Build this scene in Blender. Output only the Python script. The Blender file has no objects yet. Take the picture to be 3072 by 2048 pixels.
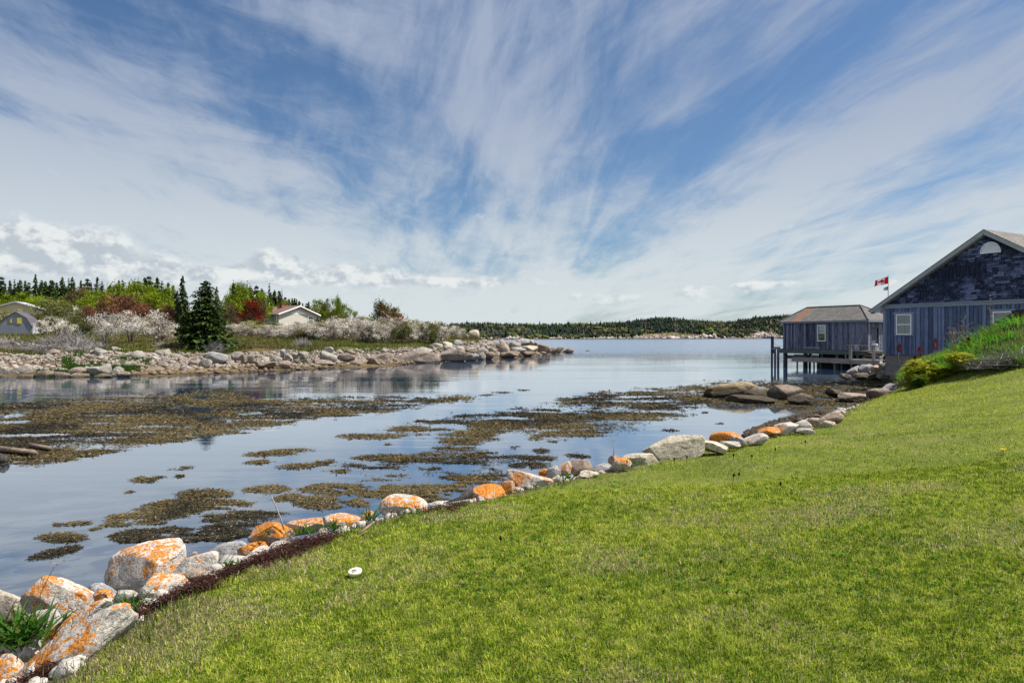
import bpy, bmesh, math, random
import numpy as np
from mathutils import Vector, Matrix
R = math.radians
sc = bpy.context.scene
COL = sc.collection
rng = np.random.default_rng(7)

# ------------------------------------------------------------------ camera
CAMZ = 2.45
FOC = 2048.0
UC, VH = 1536.0, 1008.0          # principal column and horizon row of the 3072 px frame
cam_d = bpy.data.cameras.new("camera")
cam_d.sensor_width = 36.0
cam_d.lens = 24.0
cam_d.shift_y = -16.0 / 3072.0
cam_d.clip_start = 0.05
cam_d.clip_end = 6000
cam = bpy.data.objects.new("camera", cam_d)
COL.objects.link(cam)
cam.location = (0, 0, CAMZ)
cam.rotation_euler = (R(90), 0, 0)
sc.camera = cam

# ------------------------------------------------------------------ light
SUN_AZ, SUN_EL = 84.0, 58.0      # degrees clockwise from +Y, above horizon
sv = Vector((math.sin(R(SUN_AZ)) * math.cos(R(SUN_EL)), math.cos(R(SUN_AZ)) * math.cos(R(SUN_EL)), math.sin(R(SUN_EL))))
sl = bpy.data.lights.new("sun", 'SUN')
sl.energy = 5.0
sl.angle = R(0.5)
sl.color = (1.0, 0.95, 0.87)
so = bpy.data.objects.new("sun", sl)
COL.objects.link(so)
so.rotation_euler = sv.to_track_quat('Z', 'Y').to_euler()
so.location = (30, 0, 60)

sc.view_settings.view_transform = 'Standard'
sc.view_settings.look = 'None'
sc.view_settings.exposure = 0.78
sc.view_settings.gamma = 1.0
try:
    sc.view_settings.use_curve_mapping = False
except Exception:
    pass
sc.cycles.max_bounces = 6
sc.cycles.transparent_max_bounces = 12
sc.cycles.caustics_reflective = False
sc.cycles.caustics_refractive = False
sc.cycles.use_denoising = True

# ------------------------------------------------------------------ node helper
class NT:
    def __init__(s, tree):
        s.t = tree; s.n = tree.nodes; s.l = tree.links
    def put(s, sock, v):
        if isinstance(v, bpy.types.NodeSocket): s.l.new(v, sock)
        elif isinstance(v, (tuple, list)):
            v = tuple(v)
            if len(sock.default_value) == 4 and len(v) == 3: v = v + (1.0,)
            sock.default_value = v
        else: sock.default_value = v
    def m(s, op, a, b=0.0, c=0.0, clamp=False):
        n = s.n.new('ShaderNodeMath'); n.operation = op; n.use_clamp = clamp
        s.put(n.inputs[0], a); s.put(n.inputs[1], b); s.put(n.inputs[2], c)
        return n.outputs[0]
    def add(s, a, b): return s.m('ADD', a, b)
    def sub(s, a, b): return s.m('SUBTRACT', a, b)
    def mul(s, a, b): return s.m('MULTIPLY', a, b)
    def div(s, a, b): return s.m('DIVIDE', a, b)
    def step(s, lo, hi, x, a=0.0, b=1.0):
        n = s.n.new('ShaderNodeMapRange'); n.interpolation_type = 'SMOOTHSTEP'
        s.put(n.inputs['Value'], x); s.put(n.inputs['From Min'], lo); s.put(n.inputs['From Max'], hi)
        s.put(n.inputs['To Min'], a); s.put(n.inputs['To Max'], b)
        return n.outputs[0]
    def comb(s, x, y, z=0.0):
        n = s.n.new('ShaderNodeCombineXYZ'); s.put(n.inputs[0], x); s.put(n.inputs[1], y); s.put(n.inputs[2], z)
        return n.outputs[0]
    def sep(s, v):
        n = s.n.new('ShaderNodeSeparateXYZ'); s.put(n.inputs[0], v); return n.outputs
    def noise(s, v, scale, detail=4.0, rough=0.55, dist=0.0, color=False):
        n = s.n.new('ShaderNodeTexNoise')
        if v is not None: s.put(n.inputs['Vector'], v)
        n.inputs['Scale'].default_value = scale; n.inputs['Detail'].default_value = detail
        n.inputs['Roughness'].default_value = rough; n.inputs['Distortion'].default_value = dist
        return n.outputs['Color' if color else 'Fac']
    def voro(s, v, scale, feature='F1', out='Distance', rand=1.0):
        n = s.n.new('ShaderNodeTexVoronoi'); n.feature = feature
        if v is not None: s.put(n.inputs['Vector'], v)
        n.inputs['Scale'].default_value = scale; n.inputs['Randomness'].default_value = rand
        return n.outputs[out]
    def vm(s, op, a, b):
        n = s.n.new('ShaderNodeVectorMath'); n.operation = op
        s.put(n.inputs[0], a); s.put(n.inputs[1], b); return n.outputs[0]
    def mix(s, f, a, b, mode='MIX'):
        n = s.n.new('ShaderNodeMix'); n.data_type = 'RGBA'; n.blend_type = mode; n.clamp_factor = True
        s.put(n.inputs['Factor'], f); s.put(n.inputs[6], a); s.put(n.inputs[7], b)
        return n.outputs[2]
    def ramp(s, f, stops):
        n = s.n.new('ShaderNodeValToRGB'); s.put(n.inputs[0], f)
        e = n.color_ramp.elements
        while len(e) < len(stops): e.new(0.5)
        for k, (p, c) in enumerate(stops):
            e[k].position = p; e[k].color = tuple(c) + (1.0,) if len(c) == 3 else c
        return n.outputs[0]
    def coord(s, which='Object'):
        n = s.n.new('ShaderNodeTexCoord'); return n.outputs[which]
    def pos(s):
        n = s.n.new('ShaderNodeNewGeometry'); return n.outputs['Position']
    def attr(s, name='Col'):
        n = s.n.new('ShaderNodeAttribute'); n.attribute_name = name; return n.outputs['Color']
    def rand(s):
        n = s.n.new('ShaderNodeObjectInfo'); return n.outputs['Random']
    def bump(s, h, strength=0.5, dist=0.02, normal=None):
        n = s.n.new('ShaderNodeBump'); s.put(n.inputs['Height'], h)
        n.inputs['Strength'].default_value = strength; n.inputs['Distance'].default_value = dist
        if normal is not None: s.put(n.inputs['Normal'], normal)
        return n.outputs[0]

def new_mat(name):
    m = bpy.data.materials.new(name); m.use_nodes = True
    m.node_tree.nodes.clear()
    nt = NT(m.node_tree)
    out = nt.n.new('ShaderNodeOutputMaterial')
    return m, nt, out

def princ(nt, out, color, rough=0.8, normal=None, spec=0.3, metallic=0.0):
    p = nt.n.new('ShaderNodeBsdfPrincipled')
    nt.put(p.inputs['Base Color'], color); nt.put(p.inputs['Roughness'], rough)
    p.inputs['Specular IOR Level'].default_value = spec
    p.inputs['Metallic'].default_value = metallic
    if normal is not None: nt.l.new(normal, p.inputs['Normal'])
    nt.l.new(p.outputs[0], out.inputs['Surface'])
    return p

# ------------------------------------------------------------------ world: sky with cirrus and low cumulus
world = bpy.data.worlds.new("World")
sc.world = world
world.use_nodes = True
wt = NT(world.node_tree); wt.n.clear()
wo = wt.n.new('ShaderNodeOutputWorld'); bg = wt.n.new('ShaderNodeBackground')
wt.l.new(bg.outputs[0], wo.inputs['Surface'])
sky = wt.n.new('ShaderNodeTexSky'); sky.sky_type = 'NISHITA'; sky.sun_disc = False
sky.sun_elevation = R(SUN_EL); sky.sun_rotation = R(SUN_AZ)
sky.air_density = 1.0; sky.dust_density = 0.6; sky.ozone_density = 2.2; sky.altitude = 0
SKY_STRENGTH = 0.075
bg.inputs['Strength'].default_value = SKY_STRENGTH
D = wt.coord('Generated')
dx, dy, dz = wt.sep(D)
th = wt.m('ARCTAN2', dx, dy)
ph = wt.m('ARCSINE', dz)
zc = wt.add(wt.m('MAXIMUM', dz, 0.0), 0.10)
PX, PY = wt.div(dx, zc), wt.div(dy, zc)
ca, sa = math.cos(R(-9)), math.sin(R(-9))
along = wt.add(wt.mul(PX, sa), wt.mul(PY, ca))
across = wt.sub(wt.mul(PX, ca), wt.mul(PY, sa))
base = wt.comb(across, wt.mul(along, 0.42), 0.3)
warp = wt.noise(base, 0.8, 3, 0.5, 0, True)
wv = wt.vm('ADD', base, wt.vm('MULTIPLY', wt.vm('SUBTRACT', warp, (0.5, 0.5, 0.5)), (1.0, 0.7, 0.0)))
n1 = wt.noise(wv, 1.25, 9, 0.60, 0.10)
fine = wt.noise(wt.vm('MULTIPLY', wv, (1.0, 0.7, 1.0)), 5.0, 9, 0.66, 0.25)
def ang(u, v):
    a = math.atan((u - UC) / FOC)
    return a, math.atan((VH - v) / FOC * math.cos(a))
def blob(u, v, su, sv_, rot=0.0, amp=1.0, acc=None):
    a0, p0 = ang(u, v)
    ax, px = wt.sub(th, a0), wt.sub(ph, p0)
    c, s = math.cos(R(rot)), math.sin(R(rot))
    e1 = wt.div(wt.add(wt.mul(ax, c), wt.mul(px, s)), su / FOC)
    e2 = wt.div(wt.sub(wt.mul(px, c), wt.mul(ax, s)), sv_ / FOC)
    g = wt.m('EXPONENT', wt.mul(wt.add(wt.mul(e1, e1), wt.mul(e2, e2)), -1.0))
    g = wt.mul(g, amp)
    return g if acc is None else wt.add(acc, g)
SKY_BLOBS = [
    (250, 430, 800, 260, -14, .30), (-50, 500, 400, 120, -8, .22), (500, 120, 120, 190, 60, .16), (150, 150, 250, 120, 0, .05),
    (850, 250, 380, 130, -22, -.22), (1250, 420, 330, 90, -30, -.11), (1180, 600, 260, 90, 0, -.14),
    (1480, 400, 110, 190, 70, .17), (1450, 90, 420, 130, 0, .07), (1980, 350, 330, 110, 50, .10),
    (2480, 470, 800, 120, 27, .30), (2900, 230, 300, 110, 20, .22), (2830, 455, 330, 55, 24, -.30), (2120, 180, 260, 90, 35, -.18),
    (2500, 330, 200, 90, 30, -.12), (2350, 700, 750, 110, 14, .30), (2950, 660, 400, 60, 20, .05),
    (1550, 780, 420, 55, 0, -.22), (1330, 690, 240, 60, 0, -.16), (1830, 620, 260, 60, 12, .08), (1990, 690, 80, 40, 0, -.04),
    (350, 690, 700, 70, 0, .34), (1450, 650, 60, 45, -35, .17), (800, 470, 420, 90, -10, .12), (1000, 720, 400, 60, 4, .16), (1300, 560, 500, 60, 4, -.06),
]
cov = None
for b in SKY_BLOBS: cov = blob(*b, acc=cov)
cov = wt.add(cov, wt.mul(wt.step(0.30, 0.06, ph), 0.22))
cov = wt.add(cov, wt.mul(wt.step(0.12, 0.015, ph), 0.22))
cov = wt.add(cov, 0.13)
def streak(rot, sx, sy, off, scale, det=8, rough=.62):
    c, s = math.cos(R(rot)), math.sin(R(rot))
    a = wt.add(wt.mul(th, c), wt.mul(ph, s)); b = wt.sub(wt.mul(ph, c), wt.mul(th, s))
    v0 = wt.comb(wt.mul(a, sx), wt.mul(b, sy), off)
    w0 = wt.noise(v0, 1.3, 3, .5, 0, True)
    v0 = wt.vm('ADD', v0, wt.vm('MULTIPLY', wt.vm('SUBTRACT', w0, (0.5, 0.5, 0.5)), (.9, .9, 0)))
    return wt.noise(v0, scale, det, rough, .15)
sL = streak(-12, 1.6, 6.5, 1.0, 1.6); sR = streak(26, 1.5, 6.0, 4.0, 1.6); sM = streak(68, 2.2, 5.0, 7.0, 1.6)
wR = wt.step(.10, .34, th); wL = wt.step(-.02, -.30, th); wM = wt.m('MAXIMUM', wt.sub(wt.sub(1.0, wR), wL), 0.0)
st = wt.add(wt.add(wt.mul(sL, wL), wt.mul(sR, wR)), wt.mul(sM, wM))
f = wt.add(wt.add(wt.mul(wt.sub(n1, .5), 1.0), wt.mul(wt.sub(fine, .5), .95)), cov)
f = wt.add(f, wt.mul(wt.sub(st, .5), 1.9))
cir = wt.step(-0.14, 0.66, f)
cir = wt.mul(cir, 0.93)
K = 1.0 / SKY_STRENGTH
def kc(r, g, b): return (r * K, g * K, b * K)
skyc = wt.mix(1.0, sky.outputs[0], (0.52, 0.65, 0.76, 1), 'MULTIPLY')
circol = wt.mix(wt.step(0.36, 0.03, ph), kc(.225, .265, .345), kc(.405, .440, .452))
circol = wt.mix(wt.step(0.15, -0.45, dy), circol, kc(.80, .82, .84))     # unseen brighter clouds behind the viewer, added as fill on shaded walls
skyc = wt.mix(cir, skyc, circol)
# cumulus
cvec = wt.comb(wt.mul(th, 1.0), wt.mul(ph, 1.5), 0.7)
cn = wt.noise(cvec, 19, 9, 0.60, 0.1)
cn2 = wt.noise(wt.vm('ADD', cvec, (0.008, 0.013, 0.0)), 19, 9, 0.60, 0.1)
creg = None
for b in [(150, 735, 170, 62, 0, .40), (250, 790, 350, 34, 0, .26), (700, 838, 560, 24, 0, .20), (780, 785, 75, 38, 25, .34), (680, 815, 160, 18, 8, .20), (882, 780, 14, 14, 0, .42),
          (1080, 808, 190, 30, 3, .27), (1350, 845, 350, 20, 0, .24), (2250, 855, 220, 12, 2, .24), (2750, 850, 200, 18, 0, .2), (1900, 890, 500, 16, 0, .16), (1000, 905, 600, 20, 0, .12),
          (1450, 655, 55, 32, -40, .20), (1135, 628, 40, 14, -40, .17)]:
    creg = blob(*b, acc=creg)
cm = wt.mul(wt.step(0.66, 0.90, wt.add(cn, wt.mul(creg, 1.30))), wt.step(.24, .16, ph))
lit = wt.step(-0.09, 0.09, wt.sub(cn, cn2))
ccol = wt.mix(lit, kc(.280, .318, .355), kc(.485, .500, .500))
skyc = wt.mix(wt.mul(cm, 0.85), skyc, ccol)
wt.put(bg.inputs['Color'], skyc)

# ------------------------------------------------------------------ numpy noise
def _hash(ix, iy, iz, seed):
    h = (ix.astype(np.int64) * 374761393 + iy.astype(np.int64) * 668265263 + iz.astype(np.int64) * 2147483647 + seed * 974634777) & 0xFFFFFFFF
    h = ((h ^ (h >> 13)) * 1274126177) & 0xFFFFFFFF
    h = (h ^ (h >> 16)) & 0xFFFFFFFF
    h = (h * 2246822519) & 0xFFFFFFFF
    h = (h ^ (h >> 15)) & 0xFFFFFF
    return h / float(0xFFFFFF)
def vnoise(P, seed=0):
    P = np.asarray(P, float)
    if P.shape[1] == 2: P = np.c_[P, np.zeros(len(P))]
    i = np.floor(P); f = P - i; f = f * f * (3 - 2 * f)
    x, y, z = i[:, 0], i[:, 1], i[:, 2]
    r = 0
    for a in (0, 1):
        for b in (0, 1):
            for c in (0, 1):
                w = (f[:, 0] if a else 1 - f[:, 0]) * (f[:, 1] if b else 1 - f[:, 1]) * (f[:, 2] if c else 1 - f[:, 2])
                r = r + w * _hash(x + a, y + b, z + c, seed)
    return r
def fbm(P, octs=4, seed=0, gain=0.5):
    P = np.asarray(P, float); r = 0; a = 1; t = 0
    for o in range(octs):
        r = r + a * vnoise(P * (2.03 ** o) + 17.3 * o, seed + o); t += a; a *= gain
    return r / t                      # 0..1

# ------------------------------------------------------------------ mesh helpers
def mk_mesh(name, V, F, mat, cols=None, smooth=False):
    V = np.ascontiguousarray(V, np.float32)
    me = bpy.data.meshes.new(name)
    if isinstance(F, np.ndarray):
        n, k = F.shape
        me.vertices.add(len(V)); me.vertices.foreach_set('co', V.ravel())
        me.loops.add(n * k); me.loops.foreach_set('vertex_index', np.ascontiguousarray(F, np.int32).ravel())
        me.polygons.add(n); me.polygons.foreach_set('loop_start', np.arange(0, n * k, k, dtype=np.int32))
        me.update(calc_edges=True)
    else:
        me.from_pydata([tuple(map(float, v)) for v in V], [], F); me.update()
    if smooth: me.polygons.foreach_set('use_smooth', np.ones(len(me.polygons), bool))
    if cols is not None:
        c = np.ones((len(V), 4), np.float32); c[:, :3] = np.clip(cols, 0, 1)
        a = me.color_attributes.new('Col', 'FLOAT_COLOR', 'POINT'); a.data.foreach_set('color', c.ravel())
    mats = mat if isinstance(mat, (list, tuple)) else [mat]
    for m_ in mats: me.materials.append(m_)
    return me
def link(name, data, parent=None, loc=None, rot=None, scale=None):
    o = bpy.data.objects.new(name, data); COL.objects.link(o)
    if parent is not None: o.parent = parent
    if loc is not None: o.location = loc
    if rot is not None: o.rotation_euler = rot
    if scale is not None: o.scale = scale
    return o
def tag(o, label=None, cat=None, group=None, kind=None):
    if label: o['label'] = label
    if cat: o['category'] = cat
    if group: o['group'] = group
    if kind: o['kind'] = kind
    return o
class MB:
    """collects quads / n-gons with per-vertex colour"""
    def __init__(s): s.V = []; s.F = []; s.C = []
    def face(s, pts, c=(1, 1, 1)):
        b = len(s.V); s.V += [tuple(p) for p in pts]; s.C += [c] * len(pts); s.F.append(list(range(b, b + len(pts))))
    def box(s, x0, x1, y0, y1, z0, z1, c=(1, 1, 1)):
        b = len(s.V)
        s.V += [(x, y, z) for z in (z0, z1) for y in (y0, y1) for x in (x0, x1)]
        s.C += [c] * 8
        s.F += [[b + i for i in q] for q in ((0, 2, 3, 1), (4, 5, 7, 6), (0, 1, 5, 4), (2, 6, 7, 3), (0, 4, 6, 2), (1, 3, 7, 5))]
    def prism(s, poly, y0, y1, c=(1, 1, 1), axis='y'):
        """poly: list of (x,z), extruded along y"""
        b = len(s.V); n = len(poly)
        for y in (y0, y1):
            for (x, z) in poly:
                s.V.append((x, y, z) if axis == 'y' else (y, x, z)); s.C.append(c)
        s.F.append([b + i for i in range(n)]); s.F.append([b + n + i for i in reversed(range(n))])
        for i in range(n):
            j = (i + 1) % n; s.F.append([b + i, b + n + i, b + n + j, b + j])
    def tube(s, pts, rads, n=6, c=(1, 1, 1), cap=True):
        pts = [Vector(p) for p in pts]; b0 = len(s.V)
        if not isinstance(rads, (list, tuple)): rads = [rads] * len(pts)
        for i, p in enumerate(pts):
            d = (pts[min(i + 1, len(pts) - 1)] - pts[max(i - 1, 0)])
            if d.length < 1e-6: d = Vector((0, 0, 1))
            d.normalize()
            a = d.cross(Vector((0.3, 0.9, 0.1))); a.normalize(); bb = d.cross(a)
            for k in range(n):
                t = 2 * math.pi * k / n
                q = p + (a * math.cos(t) + bb * math.sin(t)) * rads[i]
                s.V.append(tuple(q)); s.C.append(c)
        for i in range(len(pts) - 1):
            for k in range(n):
                k2 = (k + 1) % n
                s.F.append([b0 + i * n + k, b0 + i * n + k2, b0 + (i + 1) * n + k2, b0 + (i + 1) * n + k])
        if cap:
            s.F.append([b0 + k for k in reversed(range(n))]); s.F.append([b0 + (len(pts) - 1) * n + k for k in range(n)])
    def build(s, name, mat, parent=None, smooth=False, loc=None, rot=None):
        me = mk_mesh(name, np.array(s.V), s.F, mat, np.array(s.C), smooth)
        return link(name, me, parent, loc, rot)
def empty(name, loc, rz=0.0, parent=None):
    o = bpy.data.objects.new(name, None); COL.objects.link(o)
    o.location = loc; o.rotation_euler = (0, 0, rz); o.empty_display_size = 0.3
    if parent: o.parent = parent
    return o
def copy_thing(src, loc, rz=0.0, scale=None):
    c = src.copy(); COL.objects.link(c); c.location = loc; c.rotation_euler = (0, 0, rz)
    if scale is not None: c.scale = scale
    for ch in list(src.children):
        k = ch.copy(); COL.objects.link(k); k.parent = c
        for g in ch.children:
            q = g.copy(); COL.objects.link(q); q.parent = k
    return c
def at(u, v, d):
    return np.array([(u - UC) / FOC * d, d, CAMZ - (v - VH) / FOC * d])
def on(u, v, z=0.0):
    d = (CAMZ - z) * FOC / (v - VH)
    return np.array([(u - UC) / FOC * d, d, z])
def rbf(pts, zs):
    pts = np.array(pts, float); zs = np.array(zs, float); n = len(pts)
    A = np.zeros((n + 1, n + 1))
    A[:n, :n] = np.linalg.norm(pts[:, None] - pts[None], axis=2) + np.eye(n) * 0.0
    A[:n, n] = 1; A[n, :n] = 1
    w = np.linalg.solve(A, np.r_[zs, 0])
    def f_(P):
        P = np.asarray(P, float)
        return np.linalg.norm(P[:, None] - pts[None], axis=2) @ w[:n] + w[n]
    return f_
# ------------------------------------------------------------------ materials
def mat_rock(name, base, base2, lichen=0.0, scale=1.0, wet=0.18, warm=0.0, speck=0.6, bumpd=0.012):
    m, nt, out = new_mat(name)
    P = nt.pos(); rnd = nt.rand()
    off = nt.vm('ADD', P, nt.comb(nt.mul(rnd, 37.0), nt.mul(rnd, 11.0), 0.0))
    big = nt.noise(off, 2.2 * scale, 6, 0.62)
    med = nt.noise(off, 11 * scale, 6, 0.68)
    fin = nt.noise(off, 52 * scale, 4, 0.75)
    c = nt.mix(nt.step(0.35, 0.68, nt.add(nt.mul(big, .6), nt.mul(med, .4))), base, base2)
    c = nt.mix(nt.mul(nt.step(0.50, 0.62, fin), speck * 1.2), c, tuple(x * 0.30 for x in base2))
    c = nt.mix(nt.mul(nt.step(0.52, 0.66, med), speck * .8), c, tuple(x * 0.42 for x in base2))
    crack = nt.voro(nt.vm('ADD', off, nt.vm('MULTIPLY', nt.noise(off, 3 * scale, 3, .6, 0, True), (.5, .5, .5))), 2.1 * scale, 'DISTANCE_TO_EDGE')
    c = nt.mix(nt.mul(nt.step(0.014, 0.002, crack, 0, 0.45), nt.step(.45,.6,nt.noise(off, 1.7*scale, 2, .5))), c, (.05, .045, .04, 1))
    # per-object brightness
    c = nt.mix(nt.mul(rnd, 0.22), c, (.16, .14, .12, 1))
    if lichen > 0:
        geo = nt.n.new('ShaderNodeNewGeometry')
        nz = nt.sep(geo.outputs['Normal'])[2]
        l1 = nt.noise(off, 3.4 * scale, 5, 0.66, 0.5)
        l2 = nt.noise(off, 24 * scale, 5, 0.7)
        lf = nt.add(nt.add(nt.mul(l1, .50), nt.mul(l2, .50)), nt.mul(nt.step(-0.2, .8, nz), .07))
        lm = nt.step(0.735 - lichen, 0.775 - lichen, lf)
        lcol = nt.mix(nt.step(.35, .65, nt.noise(off, 42 * scale, 3, .7)), (.27, .080, .007, 1), (.64, .235, .016, 1))
        c = nt.mix(nt.mul(lm, 0.95), c, lcol)
    # tide-line algae and wet foot
    z = nt.sep(P)[2]
    zt = nt.add(z, nt.mul(nt.sub(med, .5), .25))
    c = nt.mix(nt.step(wet + .13, wet - .06, zt, 0, .86), c, (.040, .030, .016, 1))
    h = nt.add(nt.add(nt.mul(big, 1.2), nt.mul(med, .55)), nt.mul(fin, .16))
    h = nt.add(h, nt.mul(nt.step(0.0, 0.03, crack, -.10, 0), 1.0))
    princ(nt, out, c, 0.86, nt.bump(h, 0.85, bumpd * 4), 0.25)
    return m
M = {}
M['granite'] = mat_rock('granite_white', (.56, .51, .44, 1), (.33, .30, .27, 1), 0.0, 1.3)
M['lichen'] = mat_rock('granite_lichen', (.62, .57, .50, 1), (.38, .35, .31, 1), 0.19, 1.2)
M['lichen_low'] = mat_rock('granite_lichen_sparse', (.64, .59, .52, 1), (.38, .35, .31, 1), 0.155, 1.4)
M['lichen_full'] = mat_rock('granite_lichen_heavy', (.52, .44, .38, 1), (.34, .30, .27, 1), 0.255, 1.2)
M['cream'] = mat_rock('granite_cream', (.62, .55, .42, 1), (.38, .32, .24, 1), 0.02, 1.2)
M['grey'] = mat_rock('granite_grey', (.40, .39, .38, 1), (.22, .215, .21, 1), 0.0, 1.2)
M['tan'] = mat_rock('granite_tan', (.44, .33, .24, 1), (.26, .19, .14, 1), 0.06, 1.2)
M['ledge'] = mat_rock('ledge_rock', (.34, .26, .20, 1), (.15, .12, .095, 1), 0.0, .8, 0.30, bumpd=.05)
M['ledge_y'] = mat_rock('ledge_rock_ochre', (.46, .36, .18, 1), (.20, .16, .10, 1), 0.0, .8, 0.40, bumpd=.04)
M['far'] = mat_rock('bank_granite_pale', (.40, .36, .31, 1), (.20, .18, .155, 1), 0.0, .35, 0.05, bumpd=.05)
M['far2'] = mat_rock('bank_granite_pink', (.37, .295, .235, 1), (.20, .155, .125, 1), 0.0, .35, 0.12, bumpd=.07)
M['far3'] = mat_rock('bank_granite_brown', (.30, .225, .16, 1), (.15, .11, .08, 1), 0.0, .4, 0.10, bumpd=.05)
M['shore'] = mat_rock('far_shore_granite', (.62, .53, .48, 1), (.42, .34, .30, 1), 0.0, .06, 0.6, bumpd=.4)

def mat_leaf(name, trans=0.35, rough=0.7, tint=0.25):
    m, nt, out = new_mat(name)
    c = nt.attr('Col'); rnd = nt.rand()
    hsv = nt.n.new('ShaderNodeHueSaturation')
    nt.put(hsv.inputs['Value'], nt.add(1 - tint / 2, nt.mul(rnd, tint))); nt.put(hsv.inputs['Color'], c)
    d = nt.n.new('ShaderNodeBsdfDiffuse'); t = nt.n.new('ShaderNodeBsdfTranslucent')
    nt.put(d.inputs['Color'], hsv.outputs[0]); nt.put(t.inputs['Color'], hsv.outputs[0])
    mx = nt.n.new('ShaderNodeMixShader'); mx.inputs[0].default_value = trans
    nt.l.new(d.outputs[0], mx.inputs[1]); nt.l.new(t.outputs[0], mx.inputs[2])
    nt.l.new(mx.outputs[0], out.inputs['Surface'])
    return m
M['leaf'] = mat_leaf('foliage', .3)
M['needle'] = mat_leaf('spruce_needles', .12)
M['blade'] = mat_leaf('grass_blades', .42, tint=0.0)
M['weed'] = mat_leaf('rockweed_fronds', .2, tint=0.0)
def mat_bark(name, col):
    m, nt, out = new_mat(name)
    n = nt.noise(nt.vm('MULTIPLY', nt.coord(), (1, 1, .25)), 14, 5, .7)
    princ(nt, out, nt.mix(n, tuple(x * .45 for x in col) + (1,), tuple(x * 1.4 for x in col) + (1,)), .9, nt.bump(n, .6, .03))
    return m
M['bark'] = mat_bark('bark', (.10, .085, .075)); M['greybark'] = mat_bark('grey_twigs', (.27, .245, .235))

def mat_wood(name, dark, light, streak=1.0, vert=True):
    """weathered boards; tone per board in vertex colour"""
    m, nt, out = new_mat(name)
    P = nt.coord('Object'); col = nt.attr('Col'); tone = nt.sep(col)[0]
    sc_ = (9, 9, .8) if vert else (.8, 9, 9)
    g = nt.noise(nt.vm('ADD', nt.vm('MULTIPLY', P, sc_), nt.comb(nt.mul(tone, 31), 0, nt.mul(tone, 17))), 2.2, 8, .68, .4)
    g2 = nt.noise(nt.vm('MULTIPLY', P, (1.5, 1.5, .9)), 1.6, 5, .6)
    c = nt.mix(nt.step(.30, .72, nt.add(nt.mul(g, .74), nt.mul(tone, .26))), dark, light)
    knots = nt.voro(nt.vm('MULTIPLY', P, (1, 1, .55)), 3.1)
    c = nt.mix(nt.step(.10, .04, knots, 0, .75), c, tuple(x * .25 for x in dark[:3]) + (1,))
    c = nt.mix(nt.step(.52, .75, g2, 0, .35 * streak), c, tuple(x * .5 for x in dark[:3]) + (1,))
    princ(nt, out, c, .82, nt.bump(g, .5, .01), .25)
    return m
M['board_blue'] = mat_wood('blue_grey_boards', (.060, .082, .150, 1), (.20, .25, .385, 1))
M['board_grey'] = mat_wood('weathered_grey_boards', (.030, .034, .055, 1), (.26, .265, .33, 1), 1.2)
M['shingle'] = mat_wood('weathered_shingles', (.007, .009, .024, 1), (.18, .22, .36, 1), .7)
M['trim_blue'] = mat_wood('painted_trim', (.17, .20, .26, 1), (.27, .31, .37, 1), .4, False)
M['trim_grey'] = mat_wood('pale_grey_trim', (.30, .31, .31, 1), (.40, .41, .41, 1), .3, False)
M['deck'] = mat_wood('deck_timber', (.13, .105, .085, 1), (.42, .37, .31, 1), .8, False)
M['pile'] = mat_wood('wet_pile_timber', (.018, .017, .030, 1), (.10, .10, .15, 1), 1.)
M['green_beam'] = mat_wood('green_beam_timber', (.035, .045, .040, 1), (.14, .185, .155, 1), .9, False)
M['dark_wood'] = mat_wood('dark_stair_timber', (.016, .013, .014, 1), (.075, .065, .06, 1), 1.)
M['drift'] = mat_wood('driftwood', (.10, .07, .05, 1), (.30, .23, .17, 1), .4, False)
def mat_flat(name, col, rough=.6, var=.12, scale=6.0, spec=.3):
    m, nt, out = new_mat(name)
    n = nt.noise(nt.coord(), scale, 5, .6)
    princ(nt, out, nt.mix(n, tuple(x * (1 - var) for x in col) + (1,), tuple(min(1, x * (1 + var)) for x in col) + (1,)), rough, nt.bump(n, .15, .01), spec)
    return m
M['white'] = mat_flat('white_vinyl', (.84, .85, .86), .4)
M['lidwhite'] = mat_flat('aged_white_plastic', (.66, .63, .48), .6, .3, 30)
M['barrel'] = mat_flat('pale_plastic', (.40, .43, .50), .5)
M['curtain'] = mat_flat('curtain_cloth', (.42, .40, .34), .9, .3, 9)
M['yellow'] = mat_flat('yellow_paint', (.50, .44, .06), .8, .3)
M['beige'] = mat_flat('beige_wall', (.46, .40, .27), .8)
M['concrete'] = mat_flat('old_foundation_stone', (.20, .175, .165), .95, .5, 5)
M['iron'] = mat_flat('grey_metal', (.25, .26, .28), .5)
M['brick'] = mat_flat('red_brick', (.22, .08, .05), .9, .3)
def mat_glass(name, col=(.03, .04, .05)):
    m, nt, out = new_mat(name)
    princ(nt, out, col + (1,), .06, None, .8)
    return m
M['glass'] = mat_glass('window_glass')
def mat_paneglass():
    m, nt, out = new_mat('clear_window_glass')
    g = nt.n.new('ShaderNodeBsdfGlossy'); g.inputs['Roughness'].default_value = .02; g.inputs['Color'].default_value = (.9, .95, 1, 1)
    t = nt.n.new('ShaderNodeBsdfTransparent'); t.inputs['Color'].default_value = (.80, .84, .86, 1)
    lw = nt.n.new('ShaderNodeFresnel'); lw.inputs['IOR'].default_value = 1.6
    mx = nt.n.new('ShaderNodeMixShader'); nt.l.new(lw.outputs[0], mx.inputs[0]); nt.l.new(t.outputs[0], mx.inputs[1]); nt.l.new(g.outputs[0], mx.inputs[2])
    nt.l.new(mx.outputs[0], out.inputs['Surface']); return m
M['pane'] = mat_paneglass()
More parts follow.
